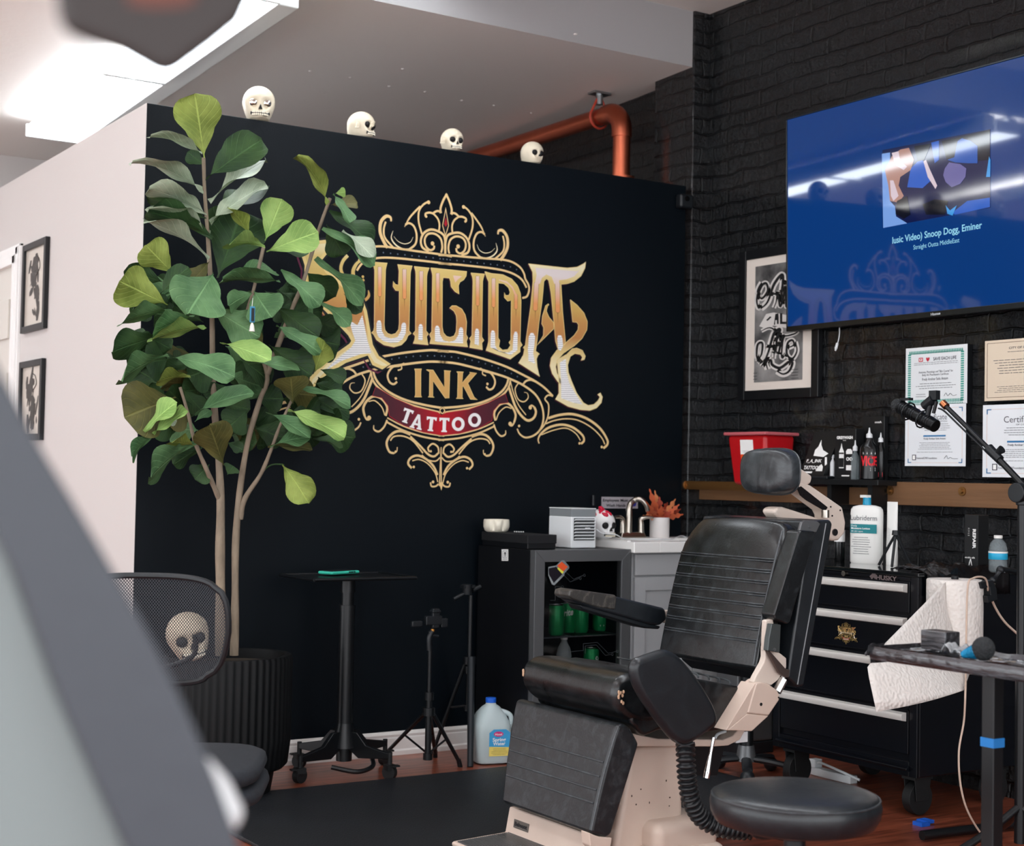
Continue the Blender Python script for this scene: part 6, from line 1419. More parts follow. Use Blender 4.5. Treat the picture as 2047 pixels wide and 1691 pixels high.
# water bottle
c0 = CT(1995,1131,2.36); t = thing('water_bottle', 'clear small water bottle with a blue label and white cap on the chest', 'bottle', (c0.x,c0.y,HZ))
zt_ = P(1995,1070,0,c0.x).z-HZ; m = MB(); m.lathe((c0.x,c0.y,HZ+.004), [(.024,0),(.030,.006),(.031,.03),(.0305,zt_*.5),(.031,zt_*.62),(.025,zt_*.78),(.013,zt_*.88),(.012,zt_*.93)], 32); m.build('bottle_body', M_cl, t)
MB().cyl((c0.x,c0.y,HZ+zt_*.92),(c0.x,c0.y,HZ+zt_),.0145).build('cap', M_lot, t, bevel=.001)
zl = P(1995,1102,0,c0.x).z-HZ; zl2 = P(1995,1118,0,c0.x).z-HZ
MB().lathe((c0.x,c0.y,HZ), [(.0312,zl2),(.0318,zl2+.001),(.0318,zl-.001),(.0312,zl)], 32).build('label', mat('cyan_label',(40,170,214),.4), t)
MB().lathe((c0.x,c0.y,HZ), [(.0318,zl-.006),(.0322,zl-.005),(.0322,zl-.001),(.0318,zl)], 32).build('label_band', M_lot, t)
# crumpled black bag over the corner
M_bag = mat('black_plastic_bag', (18,16,18), .22, bump=.8, bscale=16, detail=6)
rb_ = random.Random(4); p0, p1 = CT(1868,1135), CT(2012,1122)
m = MB()
m.grid(lambda u, v: Vector((HX0+.02+u*.42, HY0+.14-v*.17, HZ+.004+.018*abs(math.sin(u*9+v*5))*math.sin(math.pi*min(1,max(0,u)))+.010*rb_.random())) if v < .85 else Vector((HX0+.03+u*.42, HY0-.010-.004*rb_.random(), HZ-(v-.85)*.5-.006*rb_.random())), 36, 14)
bg = m.build('plastic_bag', M_bag, None, solid=.001); tag(bg, 'crumpled black plastic bag draped over the right corner of the tool chest top', 'plastic bag')
# paper towel roll on the side of the chest
M_pt = mat('paper_towel', (234,228,222), .8, bump=.45, bscale=95, detail=0)
rx, ry = P(1908,1250,1,HY0-.10).x, HY0-.10; rr_ = .092
zt_ = P(1908,1160,1,ry-.04).z; zb_ = P(1908,1345,1,ry-.04).z
tr = thing('paper_towel_roll', 'upright white paper towel roll with a loose sheet hanging beside the tool chest', 'paper towel', (rx,ry,zb_))
MB().lathe((rx,ry,zb_), [(.022,0),(rr_-.003,0),(rr_,.004),(rr_,zt_-zb_-.004),(rr_-.003,zt_-zb_),(.022,zt_-zb_),(.022,0)], 56).build('roll', M_pt, tr, angle=50)
MB().cyl((rx,ry,zb_+.01),(rx,ry,zt_-.012),.0215).build('core', mat('cardboard_core',(140,120,96),.8), tr)
def sheet_pt(u, v):
    # from the roll's left tangent, sweeping down-left towards the viewer
    A = Vector((rx-rr_*.92,ry-rr_*.38,0)); top = A.copy(); top.z = zt_-.005; bot = A.copy(); bot.z = zb_+.0
    C1 = P(1733,1335,1,ry-.20); C2 = P(1752,1423,1,ry-.24); C3 = P(1926,1380,1,ry-.20); C0 = P(1905,1340,1,ry-.12)
    l_ = top.lerp(P(1765,1290,1,ry-.14), min(1,v*1.6)) if v < .625 else P(1765,1290,1,ry-.14).lerp(C1,(v-.625)/.25) if v < .875 else C1.lerp(C2,(v-.875)/.125)
    r_ = bot.lerp(bot, 1)+Vector((.06,-.05,0)) if v < .3 else (bot+Vector((.06,-.05,0))).lerp(C3,(v-.3)/.7)
    if v < .3: r_ = top.lerp(bot,.3+v*2)+Vector((.06,-.05,0))*v*3
    p = l_.lerp(r_, u); p += Vector((-.01,-.02,0))*math.sin(u*math.pi)*(v+.2)
    return p
m = MB(); m.grid(sheet_pt, 16, 30); m.build('loose_sheet', M_pt, tr, solid=.0012)
m = MB(); m.cyl((rx,ry,zb_-.012),(rx,ry,zb_),.03); m.box((rx,ry+.05,zb_-.006),(.03,.10,.008)); m.cyl((rx,ry,zt_),(rx,ry,zt_+.01),.012); m.build('holder', M_blk, tr)
# clamp arm with phone holder and charging cable
yc4 = ry-.06
def KL(px, py, dy=0): return P(px, py, 1, yc4+dy)
cl4 = thing('phone_clamp_arm', 'black ball-jointed clamp arm reaching over the paper towel roll', 'clamp arm', KL(2010,1140))
m = MB(); m.tube([KL(2045,1146),KL(2020,1140),KL(2004,1138)], .009); m.sphere(KL(2000,1139), .014); m.tube([KL(2000,1140),KL(1992,1152),KL(1986,1160)], lambda u: .012-.005*math.sin(u*3.14)); m.sphere(KL(1985,1160), .012); m.build('jointed_arm', M_plastic, cl4)
MB().cyl(KL(1974,1168), KL(1986,1167), .011,.009).build('chrome_nut', M_nick, cl4)
m = MB(); m.prism([KL(*p, -.01) for p in ((1945,1163),(1970,1158),(1978,1175),(1980,1198),(1962,1204),(1958,1190),(1966,1188),(1964,1172),(1949,1176))], Vector((0,-.03,0))); m.build('phone_holder', M_plastic, cl4, bevel=.003)
# ================================================================== tray stand wrapped in black plastic
tzf = .735
tl_ = P(1742,1300,2,tzf); TX0 = tl_.x; TY1 = tl_.y; TX1 = TX0+.17
fr1 = P(2047,1335,2,tzf)
sd = thing('instrument_tray_stand', 'tray stand wrapped in shiny black plastic at the right edge', 'table', (1.05,TY1-.35,0))
M_wrap = mat('shiny_black_film', (70,70,74), .07, .75, coat=1.0, bump=1.0, bscale=10, detail=6, stretch=(5,.9,7))
rw = random.Random(8)
def tray_pt(u, v):
    x = TX0+(TX1-TX0)*u; y = TY1-v*.80; z = tzf+.004*rw.random()
    if u < .06 or u > .94: z += .010
    return Vector((x, y, z))
m = MB(); m.grid(tray_pt, 16, 60); m.build('film_top', M_wrap, sd, smooth=True)
m = MB(); m.grid(lambda u, v: Vector((TX0-.002-.004*math.sin(u*3)-.0015*rw.random(), TY1-v*.80, tzf+.010-u*.030)), 4, 90); m.grid(lambda u, v: Vector((TX0+(TX1-TX0)*v, TY1+.002+.003*rw.random(), tzf+.010-u*.04)), 4, 16)
m.build('film_skirt', M_wrap, sd)
m = MB(); m.bb((TX0+.003,TY1-.80,tzf-.022),(TX1-.003,TY1-.003,tzf-.006)); m.build('tray', M_blk, sd, bevel=.004)
m = MB(); k1, k2, k3, k4 = Vector((TX0,TY1,tzf+.01)), P(1728,1312,0,TX0-.02), P(1738,1290,0,TX0-.01), Vector((TX0+.05,TY1+.005,tzf+.01))
m.grid(lambda u, v: k1.lerp(k4,u).lerp(k3.lerp(k2,1-u),v)+Vector((0,0,.006*math.sin(u*9+v*7))), 10, 10); m.build('film_tail', M_wrap, sd)
pbx = P(1985,1345,0,TX0+.09); pxx, pyy = pbx.x, pbx.y
m = MB(); m.bb((pxx-.017,pyy-.017,.03),(pxx+.017,pyy+.017,tzf-.02)); po = m.build('post', M_blk, sd, bevel=.003)
za5, zb5_ = P(1985,1478,0,pxx-.022).z, P(1985,1497,0,pxx-.022).z
m = MB(); m.bb((pxx-.0185,pyy-.0185,zb5_),(pxx+.0185,pyy+.0185,za5)); m.build('blue_tape', mat('blue_tape',(34,122,196),.6), sd, bevel=.001)
m = MB(); m.bb((pxx-.06,pyy-.03,0),(pxx+.30,pyy+.03,.03)); m.build("foot", M_blk, sd, bevel=.006)
# what lies on the tray
bw_ = P(1965,1270,0,TX0+.06); ballc = P(1966,1273,0,TX0+.06); br_ = 24/3033*(((ballc-CAM).dot(ROT@Vector((0,0,-1)))))
tm = thing('tattoo_machine', 'blue-wrapped tattoo machine with a black foam grip lying on the tray', 'tattoo machine', (ballc.x,ballc.y,tzf))
M_foam = mat('black_foam', (44,46,48), .95, bump=1.0, bscale=120)
bc_ = Vector((ballc.x, ballc.y, tzf+.006+br_*.9)); MB().sphere(bc_, (br_,br_*.92,br_), 28, 18).build('foam_grip', M_foam, tm)
m = MB(); tipw = P(1925,1288,0,TX0+.05); m.cyl(bc_+Vector((-.004,.006,-.004)), Vector((tipw.x,tipw.y,tzf+.012)), br_*.78, br_*.30, 20); m.build('blue_wrap', mat('blue_foil_wrap',(24,140,190),.2,.3,bump=.8,bscale=60,var=.35,vscale=40), tm)
bxk = P(1862,1275,0,TX0+.08); bxl = thing('wrapped_box', 'small black box wrapped in clear film at the tray back', 'box', (bxk.x,bxk.y,tzf)); 
y2, y3 = P(1840,1270,0,TX0+.10).y, P(1890,1270,0,TX0+.10).y; zt_ = P(1870,1262,0,TX0+.10).z
MB().bb((TX0+.10,y3,tzf+.006),(TX0+.15,y2,zt_)).build('box_body', M_wrap, bxl, bevel=.003)
m = MB(); y4, y5 = P(1893,1275,0,TX0+.07).y, P(1925,1285,0,TX0+.07).y
m.grid(lambda u, v: Vector((TX0+.05+.07*v, y4+(y5-y4)*u, tzf+.008+.022*abs(math.sin(u*5+v*3))*(1-u*.6)+.005*rw.random())), 12, 10)
tag(m.build('crumpled_film', mat('clear_crinkled_film',(225,228,230),.12,trans=.5,bump=1.0,bscale=30), solid=.0008), 'crumpled clear film next to the blue-wrapped machine on the tray', 'plastic film')
# white cord from the roll to the floor
m = MB(); 
def KC(px, py, y=None): return P(px, py, 1, -2.16 if y is None else y)
m.tube([KL(1975,1180,-.03),KL(1972,1160,-.05),KL(1962,1153,-.06),KL(1945,1156,-.06),KL(1935,1170,-.06),KL(1932,1250,-.06),KL(1931,1340,-.06),KC(1930,1380),KC(1927,1440),KC(1917,1500),KC(1919,1560),KC(1930,1610),KC(1950,1650),KC(1972,1680)], .0032, seg=8)
m.tube([KL(1978,1186,-.02),KL(1990,1215),KL(2010,1245),KL(2040,1272)], .004, seg=8)
tag(m.build('charging_cord', mat('beige_cord',(214,190,172),.45)), 'beige cord hanging from the clamp past the paper towels to the floor', 'cord')
# ================================================================== microphone on boom stand
MY = -2.30; 
def MI(px, py, x=1.95): return P(px, py, 0, x)
mx_ = 1.95
ms = thing('microphone_stand', 'black boom stand rising at the right edge with its arm angled left', 'microphone stand', (P(2042,1400,0,mx_).x,P(2042,1400,0,mx_).y,0))
pv = MI(2043,990); 
m = MB(); m.cyl((pv.x,pv.y,.05),(pv.x,pv.y,pv.z),.013); m.cyl((pv.x,pv.y,.05),(pv.x,pv.y,.55),.016); m.build('pole', M_blk, ms)
m = MB(); m.cyl(MI(2043,985)-Vector((.03,0,0)), MI(2043,985)+Vector((.03,0,0)), .030, seg=28); m.cyl(MI(2043,1010), MI(2043,975), .018); m.build('boom_clutch', M_plastic, ms, bevel=.003)
m = MB(); m.cyl(MI(1885,806), MI(1990,910), .0075); m.cyl(MI(1975,895), MI(2060,985), .010); m.build('boom_arm', M_blk, ms)
m = MB(); m.cyl(MI(1976,896), MI(1999,919), .016,.014); m.cyl(MI(1993,905), MI(2003,898), .009,.013); m.build('boom_lock', M_plastic, ms)
MB().cyl(MI(1884,805), MI(1892,813), .012).build('copper_collar', mat('copper_ring',(206,130,90),.3,1.0), ms)
m = MB()
for a in (.9, 3.0, 5.1): m.tube([(pv.x,pv.y,.16),(pv.x+.15*math.cos(a),pv.y+.15*math.sin(a),.08),(pv.x+.32*math.cos(a),pv.y+.32*math.sin(a),.014)], .012, seg=10)
m.build('tripod_foot', M_blk, ms)
m = MB(); m.tube([MI(1876,816),MI(1888,822),MI(1915,848),MI(1950,882),MI(2000,930)], .003, seg=6); m.build('cable', M_plastic, ms)
mc = thing('microphone', 'black condenser microphone in a shock mount in front of the certificates', 'microphone', MI(1830,830))
A, B = MI(1795,811), MI(1871,852); dd = (B-A).normalized()
m = MB(); m.cyl(A, B, .0215, seg=32); 
m.build('capsule_body', mat('black_metal_mic',(18,19,21),.35,.5), mc, bevel=.004)
m = MB()
for k in range(15): 
    p_ = A.lerp(B, .08+.055*k) ; 
    if .50 < .08+.055*k < .62: continue
    m.cyl(p_, p_+dd*.0022, .0228, seg=32)
m.build('grille_ring', mat('mic_grille',(54,56,60),.3,.7), mc)
m = MB(); m.sphere(A, (.024,.024,.024)); m.build('pop_cap', M_foam, mc)
m = MB(); 
for s in (.28,.66): p_ = A.lerp(B,s); x_, y_, _ = frame(dd); m.tube([p_+(x_*math.cos(a)+y_*math.sin(a))*.030 for a in [i*.5236 for i in range(13)]], .0028, seg=6, raw=True)
m.cyl(MI(1852,838), MI(1862,800), .009); m.cyl(MI(1848,812), MI(1866,797), .016,.016); m.box(MI(1868,790),(.02,.03,.03)); m.cyl(MI(1872,802),MI(1866,826),.006); m.box(MI(1812,798),(.02,.04,.008)); m.build('shock_mount', M_plastic, mc)
# ================================================================== odds and ends on the floor at right
m = MB(); m.tube([P(1843,1670,2,.02), P(1900,1663,2,.02), P(1990,1652,2,.02), P(2080,1640,2,.02)], .015, seg=14); tag(m.build('stand_foot', M_blk), 'round black stand foot lying across the wood floor at the lower right', 'stand')
pw = P(1650,1515,2,.02); st_ = thing('power_strip', 'white power strip with a plug under the tool chest', 'power strip', (2.34,-1.19,0))
a = P(1622,1538,2,0); b = P(1700,1550,2,0); a = Vector((2.32,-1.30,0)); 
MB().bb((2.32,-1.30,0),(2.36,-1.08,.030)).build('strip_body', M_wpl, st_, bevel=.004)
MB().bb((2.315,-1.12,.03),(2.355,-1.085,.062)).build('plug', M_wpl, st_, bevel=.004)
m = MB(); m.tube([(2.33,-1.12,.05),(2.30,-1.17,.06),(2.31,-1.25,.045),(2.34,-1.33,.02)], .005, seg=8); m.build('cord', M_wpl, st_)
# dark pedestal stand behind the treatment chair, grey metal panel beside the vanity
sb = P(1503,1535,2,.03)-Vector((.03,0,0)); t = thing('pedestal_stand', 'black pedestal with star base half hidden behind the treatment chair', 'stand', (sb.x,sb.y,0))
m = MB(); m.cyl((sb.x,sb.y,.10),(sb.x,sb.y,.52),.027); m.build('column', M_blk, t); MB().cyl((sb.x,sb.y,.06),(sb.x,sb.y,.12),.040,.030).build('steel_collar', M_ss, t)
m = MB()
for k in range(5): a = k*1.2566+.25; m.tube([(sb.x,sb.y,.07),(sb.x+.09*math.cos(a),sb.y+.09*math.sin(a),.065),(sb.x+.17*math.cos(a),sb.y+.17*math.sin(a),.055)], .020, seg=8, flat=.6); m.sphere((sb.x+.17*math.cos(a),sb.y+.17*math.sin(a),.028),(.028,.028,.028),14,10)
m.build('star_base', M_plastic, t)
a = P(1517,1400,1,-.62)
t = thing('steel_bin', 'tall brushed steel bin between the grey cabinet and the tool chest', 'bin', (a.x+.05,-.60,0))
xl, xr_ = P(1512,1400,1,-.66).x, P(1546,1400,1,-.66).x
MB().bb((xl-.10,-.66,.05),(xr_,-.52,.46)).build('bin_body', M_ss, t, bevel=.01); MB().bb((xl-.102,-.662,0),(xr_+.002,-.518,.05)).build('bin_base', M_plastic, t, bevel=.004)
lt_ = P(1828,1640,2,.0); m = MB(); m.bb((2.02,-1.92,0),(2.06,-1.88,.012)).bb((2.05,-1.91,.004),(2.09,-1.87,.014)); tag(m.build('litter', M_blue), 'scrap of blue and black wrapper by the tool chest caster', 'litter')
# ================================================================== floor mat
M_mat = mat('black_floor_mat', (22,25,29), .5, bump=.25, bscale=160, var=.2, vscale=5)
tag(MB().bb((0,-1.72,0.001),(2.0,-.463,.012)).build('floor_mat', M_mat, None, bevel=.003), 'large black anti-fatigue mat on the wood floor under the treatment chair', 'mat')
# ================================================================== treatment chair
def leather(name, c1, c2, rough=.28, wear=.5, sc=14):
    m = mat(name, c1, rough, spec=.5, coat=.35); b0_ = m.node_tree.nodes['Principled BSDF']; b0_.inputs['Coat Roughness'].default_value = .22; nt, b = NT(m); N = nt.nodes.new; L = nt.links.new
    tc = N('ShaderNodeTexCoord'); n = N('ShaderNodeTexNoise'); n.inputs['Scale'].default_value = sc; n.inputs['Detail'].default_value = 9; n.inputs['Roughness'].default_value = .65; n.inputs['Distortion'].default_value = 1.2
    L(tc.outputs['Object'], n.inputs['Vector']); cr = N('ShaderNodeValToRGB'); cr.color_ramp.elements[0].position = .48; cr.color_ramp.elements[1].position = .75
    cr.color_ramp.elements[0].color = rgb(*c1); cr.color_ramp.elements[1].color = rgb(*c2); L(n.outputs['Fac'], cr.inputs[0]); L(cr.outputs[0], b.inputs['Base Color'])
    n2 = N('ShaderNodeTexNoise'); n2.inputs['Scale'].default_value = 160; n2.inputs['Detail'].default_value = 3; L(tc.outputs['Object'], n2.inputs['Vector'])
    n3 = N('ShaderNodeTexNoise'); n3.inputs['Scale'].default_value = 22; n3.inputs['Detail'].default_value = 5; n3.inputs['Distortion'].default_value = 1.5; L(tc.outputs['Object'], n3.inputs['Vector'])
    ad = N('ShaderNodeMath'); ad.operation = 'MULTIPLY_ADD'; L(n3.outputs['Fac'], ad.inputs[0]); ad.inputs[1].default_value = 1.3*wear; L(n2.outputs['Fac'], ad.inputs[2])
    bp = N('ShaderNodeBump'); bp.inputs['Strength'].default_value = .35; bp.inputs['Distance'].default_value = .0016; L(ad.outputs[0], bp.inputs['Height']); L(bp.outputs[0], b.inputs['Normal'])
    mr = N('ShaderNodeMapRange'); L(n.outputs['Fac'], mr.inputs[0]); mr.inputs['To Min'].default_value = rough-.06; mr.inputs['To Max'].default_value = rough+.2; L(mr.outputs[0], b.inputs['Roughness'])
    return m
M_lea = leather('worn_black_leather', (12,15,18), (40,45,48), .24); M_lea2 = leather('scuffed_black_leather', (24,28,32), (58,63,67), .36, .5, 22); M_vin = leather('smooth_black_vinyl', (20,25,30), (30,36,41), .36, .1)
M_bei = mat('beige_enamel', (208,188,174), .35, var=.05, vscale=7, bump=.03, bscale=30); M_bpl = mat('beige_plastic', (214,200,188), .4)
YN, YF = -2.10, -1.63
def C(px, py, y=YN): return P(px, py, 1, y)
chx = C(1330,1600)
dc = thing('treatment_chair', 'black leather reclining treatment chair with beige metal frame, footrest and headrest', 'chair', (C(1330,1500).x, (YN+YF)/2, 0))
def prY(pts, y0, y1):  m = MB(); q_ = [C(px, py) for px, py in pts]; m.prism([(p.x, y0, p.z) for p in q_], (0, y1-y0, 0)); return m
def arcpts(a, b, sag, n=6):
    a = Vector(a); b = Vector(b); d = b-a; nn = Vector((-d.y, d.x)).normalized()
    return [tuple(a+d*(i/n)+nn*(sag*4*(i/n)*(1-i/n))) for i in range(n+1)]
# leg rest
lgp = [(1235,1449)]+[(1248,1445),(1262,1456),(1279,1487),(1223,1670),(1212,1674),(1183,1668)]+arcpts((1181,1660),(1228,1470),-2)[0:]
m = prY(lgp, YN, YF-.0)
for v in m.v:
    if v.y > (YN+YF)/2: v.y += (v.z-.30)*.24
lr = m.build('leg_rest_cushion', M_lea2, dc, bevel=.022, seg=5)
def chp(p, y): return Vector((p.x, y, p.z))
m = MB()
lg_arc = [C(*p) for p in arcpts((1181,1660),(1228,1470),-2)]
for py in (1526,1555,1582,1608):
    k_ = (1660-py)/190*6; i_ = min(5,int(k_)); p = lg_arc[i_].lerp(lg_arc[i_+1], k_-i_); yf2 = YF-.014+(p.z-.30)*.24
    m.tube([(p.x+.0003,YN+.014,p.z),(p.x+.0003,yf2,p.z)], .0030, seg=8, raw=True)
M_pip = leather('black_piping', (52,57,61), (88,94,98), .3); m.build('piping', M_pip, lr)
m = MB(); q_ = [C(*p) for p in ((1236,1452),(1228,1475),(1205,1555),(1182,1660))]; m.tube([(p.x+.001, YN+.001, p.z) for p in q_], .0028, seg=8); m.build('edge_piping', M_pip, lr)
# seat: front roll, body
rp0 = [(1233,1412),(1229,1390),(1237,1364),(1256,1349),(1285,1346),(1322,1352),(1338,1380),(1334,1420),(1306,1448),(1268,1444),(1246,1430)]
m = prY(spline2(rp0+[rp0[0]], 4)[:-1], YN-.0, YF)
rl_ = m.build('seat_front_roll', M_lea, dc, bevel=.024, seg=6)
m = prY([(1262,1415),(1300,1356),(1340,1350),(1400,1358),(1500,1377),(1504,1392),(1456,1458),(1400,1468),(1322,1460),(1290,1474),(1262,1446)], YN+.004, YF-.004)
sb_ = m.build('seat_cushion', M_lea, dc, bevel=.012, seg=3)
m = MB()
for px, py in ((1405,1357),(1427,1361),(1449,1366),(1470,1371)): p = C(px, py); m.tube([(p.x,YN+.02,p.z+.002),(p.x+.02,YN+.09,p.z+.010),(p.x+.03,YF-.03,p.z+.010)], .0026, seg=8)
m.build('piping', M_pip, sb_)
m = MB(); 
for k in range(9): p = C(1240+random.uniform(-4,12),1395+random.uniform(-14,12),YN-.003); m.sphere(p,(.004,.003,.005),6,5)
m.build('torn_stuffing', mat('torn_foam',(206,170,140),.9,bump=.6,bscale=90), rl_)
m = MB()
for k in range(4): m.sphere(P(1046,1340+k*3,1,YF-.02),(.0035,.0035,.005),6,5)
m.build('torn_stuffing', mat('torn_foam',()), rl_)
# backrest
bkp = [(1566,1060)]+arcpts((1566,1052),(1504,1338),3.5,8)[1:]+[(1514,1344),(1528,1318),(1548,1262),(1580,1140),(1601,1072),(1604,1050),(1594,1040),(1580,1038)]
m = prY(bkp, YN, YF-.02); 
# taper/round the top corners: far side slightly lower
n0 = len(m.v)//2; base = [v.copy() for v in m.v[:n0]]; zmax = max(v.z for v in base); NS = 28; rings = []
for i in range(NS+1):
    t_ = -1+2*i/NS; y_ = YN+(YF-.02-YN)*(t_+1)/2; rg = []
    drop = .016*t_*t_+.055*max(0,(abs(t_)-.72)/.28)**2.4
    for v in base: k_ = max(0, min(1, (v.z-(zmax-.16))/.16)); rg.append(Vector((v.x+.012*t_*t_*(1-.0), y_, v.z-drop*k_*k_)))
    rings.append(rg)
m = MB(); m.loft(rings)
bk_ = m.build('backrest_cushion', M_lea, dc, bevel=.036, seg=7)
fr_ = [C(*p) for p in arcpts((1566,1052),(1504,1338),3.5,8)]
def front_at(t): 
    k = t*8; i = min(7,int(k)); return fr_[i].lerp(fr_[i+1], k-i)
m = MB()
for py in (1119,1141.5,1164,1188,1210,1233,1256,1281): 
    t_ = (py-1052)/(1338-1052); p = front_at(t_)
    for o in (0,.007): m.tube([(p.x+.016,YN+.008,p.z-o),(p.x+.0035,YN+.022,p.z-o),(p.x+.0005,YN+.038,p.z-o),(p.x,(YN+YF)/2,p.z-o),(p.x+.0005,YF-.060,p.z-o),(p.x+.006,YF-.036,p.z-o),(p.x+.018,YF-.026,p.z-o)], .0022, seg=8, raw=True)
m.build('piping', M_pip, bk_)
m = MB(); m.tube([front_at(.03+.94*i/10)+Vector((.004,.004,0)) for i in range(11)], .003, seg=8); m.build('edge_piping', M_pip, bk_)
# crowned top of the backrest
p0, p1 = C(1570,1045), C(1596,1043)
m = prY([(1606,1041),(1646,1038),(1651,1046),(1594,1368),(1582,1372),(1560,1352),(1566,1310)], YN-.03, YF-.01); shl = m.build('back_shell', M_vin, dc, bevel=.010, seg=3)
m = MB(); m.tube([C(x,y,YN-.032) for x, y in ((1651,1046),(1622,1210),(1594,1368))], .0025, seg=6); m.build('shell_edge_trim', M_ss, shl)
m = MB(); q_ = [C(*p, YN-.055) for p in ((1596,1066),(1602,1060),(1629,1062),(1631,1068),(1580,1243),(1574,1248),(1549,1238),(1547,1228))]; m.prism(q_, (0,.055,0)); m.build('side_bolster', M_lea, dc, bevel=.014, seg=5)
m = MB(); q_ = [C(*p, YN-.040) for p in ((1598,1062),(1603,1044),(1610,1040),(1634,1042),(1640,1047),(1632,1064))]; m.prism(q_, (0,.01,0)); tb_ = m.build('bolster_bracket', M_ss, dc, bevel=.002)
m = MB(); p = C(1619,1053,YN-.042); m.cyl(p, p+Vector((0,.004,0)), .0035, seg=12); m.build('screw', M_steel, tb_)
# headrest
HYn, HYf = -1.985, -1.755
hb = P(1574,945,1,HYn); HXf = hb.x
def HP(px, py): return P(px, py, 0, HXf)
zt_, zb_ = P(1530,896,0,HXf).z, P(1530,988,0,HXf).z; hc = (zt_+zb_)/2; hh2 = (zt_-zb_)/2; yc_ = (HYn+HYf)/2; hw2 = (HYf-HYn)/2
def rrect(n=40, e=3.2): return [((abs(math.cos(a))**(2/e))*math.copysign(1,math.cos(a)), (abs(math.sin(a))**(2/e))*math.copysign(1,math.sin(a))) for a in [2*math.pi*i/n for i in range(n)]]
rr2 = rrect(); rings = []
for x, k in ((-.004,.30),(-.003,.6),(0,.84),(.008,.95),(.022,1.0),(.050,1.0),(.062,.95),(.066,.80),(.067,.2)):
    rings.append([Vector((HXf+x+.016*(1-min(1,abs(u)))*(1 if x < .02 else 0)*-.3+.012*v*0, yc_+u*hw2*k, hc+w_*hh2*k)) for u, w_ in rr2 for v in (0,)])
M_hd = leather('headrest_leather', (34,38,42), (74,80,84), .30, .2, 8)
m = MB(); m.loft(rings); hr = m.build('headrest_cushion', M_hd, dc, angle=80)
m = MB(); m.tube([Vector((HXf+.052, yc_+u*hw2*1.004, hc+w_*hh2*1.004)) for u, w_ in rr2]+[Vector((HXf+.052, yc_+hw2*1.004, hc))], .003, seg=6, raw=True); m.build('edge_piping', M_pip, hr)
ay2 = -1.93
def A2(px, py, y=ay2): return P(px, py, 1, y)
def plate(pts, y, th, nm, mt_, par=dc, bev=.006, sg=3): m = MB(); m.prism([A2(x, y_, y) for x, y_ in pts], (0,th,0)); return m.build(nm, mt_, par, bevel=bev, seg=sg)
ha = plate([(1592,968),(1603,962),(1622,970),(1686,1014),(1692,1044),(1690,1066),(1678,1080),(1664,1082),(1653,1073),(1650,1030),(1645,1020),(1600,986)], ay2, .055, 'headrest_upper_arm', M_bpl, dc, .010, 4)
plate([(1594,975),(1602,972),(1655,1014),(1650,1022),(1612,1000),(1600,990)], ay2-.002, .004, 'arm_slot', mat('dark_steel',(46,44,46),.35,.8), ha, .001, 2)
plate([(1576,940),(1590,934),(1602,936),(1625,952),(1622,966),(1612,972),(1586,976),(1574,972)], ay2+.002, .05, 'headrest_bracket', M_bpl, dc, .008, 3)
plate([(1547,1022),(1554,1014),(1566,1013),(1656,1042),(1662,1080),(1640,1076),(1612,1060),(1556,1036)], ay2+.012, .06, 'headrest_lower_arm', M_bpl, dc, .012, 4)
m = MB(); p = A2(1670,1064,ay2-.004); m.cyl(p, p+Vector((0,.01,0)), .011, seg=24); p = A2(1596,944,ay2-.012); m.cyl(p, p+Vector((0,.05,0)), .012, seg=20); 
for q_ in ((1661,1013),(1680,1020),(1607,989),(1664,1031)): p = A2(*q_, ay2-.002); m.cyl(p, p+Vector((0,.006,0)), .0028, seg=10)
m.build('pivot_bolt', mat('dark_chrome_bolt',(90,88,90),.25,1.0), ha)
m = MB(); p = A2(1650,1027,ay2-.006); m.cyl(p-Vector((0,0,.012)), p+Vector((0,0,.012)), .012); m.build('hinge_pin', M_nick, ha)
# armrest on the far side
AF = -1.60
def AQ(px, py, dy=0): return P(px, py, 1, AF+dy)
m = MB(); m.prism([AQ(*p) for p in ((1141,1190),(1150,1181),(1236,1193),(1331,1216),(1335,1238),(1320,1251),(1300,1249),(1234,1231),(1190,1219),(1148,1203))], (0,.075,0)); ar = m.build('armrest', M_vin, dc, bevel=.016, seg=5)
m = MB(); m.prism([AQ(*p,-.004) for p in ((1137,1192),(1139,1181),(1150,1178),(1230,1189),(1234,1194),(1231,1219),(1190,1213),(1145,1198))], (0,.083,0)); m.build('worn_armrest_cover', leather('brown_worn_tape',(48,46,44),(104,98,90),.45,1.0,26), ar, bevel=.016, seg=4)
m = MB(); m.prism([AQ(*p,.004) for p in ((1158,1209),(1178,1212),(1300,1248),(1322,1252),(1318,1258),(1290,1256),(1190,1226),(1165,1219))], (0,.067,0)); m.build('armrest_underside', M_plastic, ar, bevel=.006)
m = MB(); m.box(AQ(1331,1232,.035), (.03,.03,.04)); m.build('armrest_hinge', M_bpl, ar, bevel=.004)
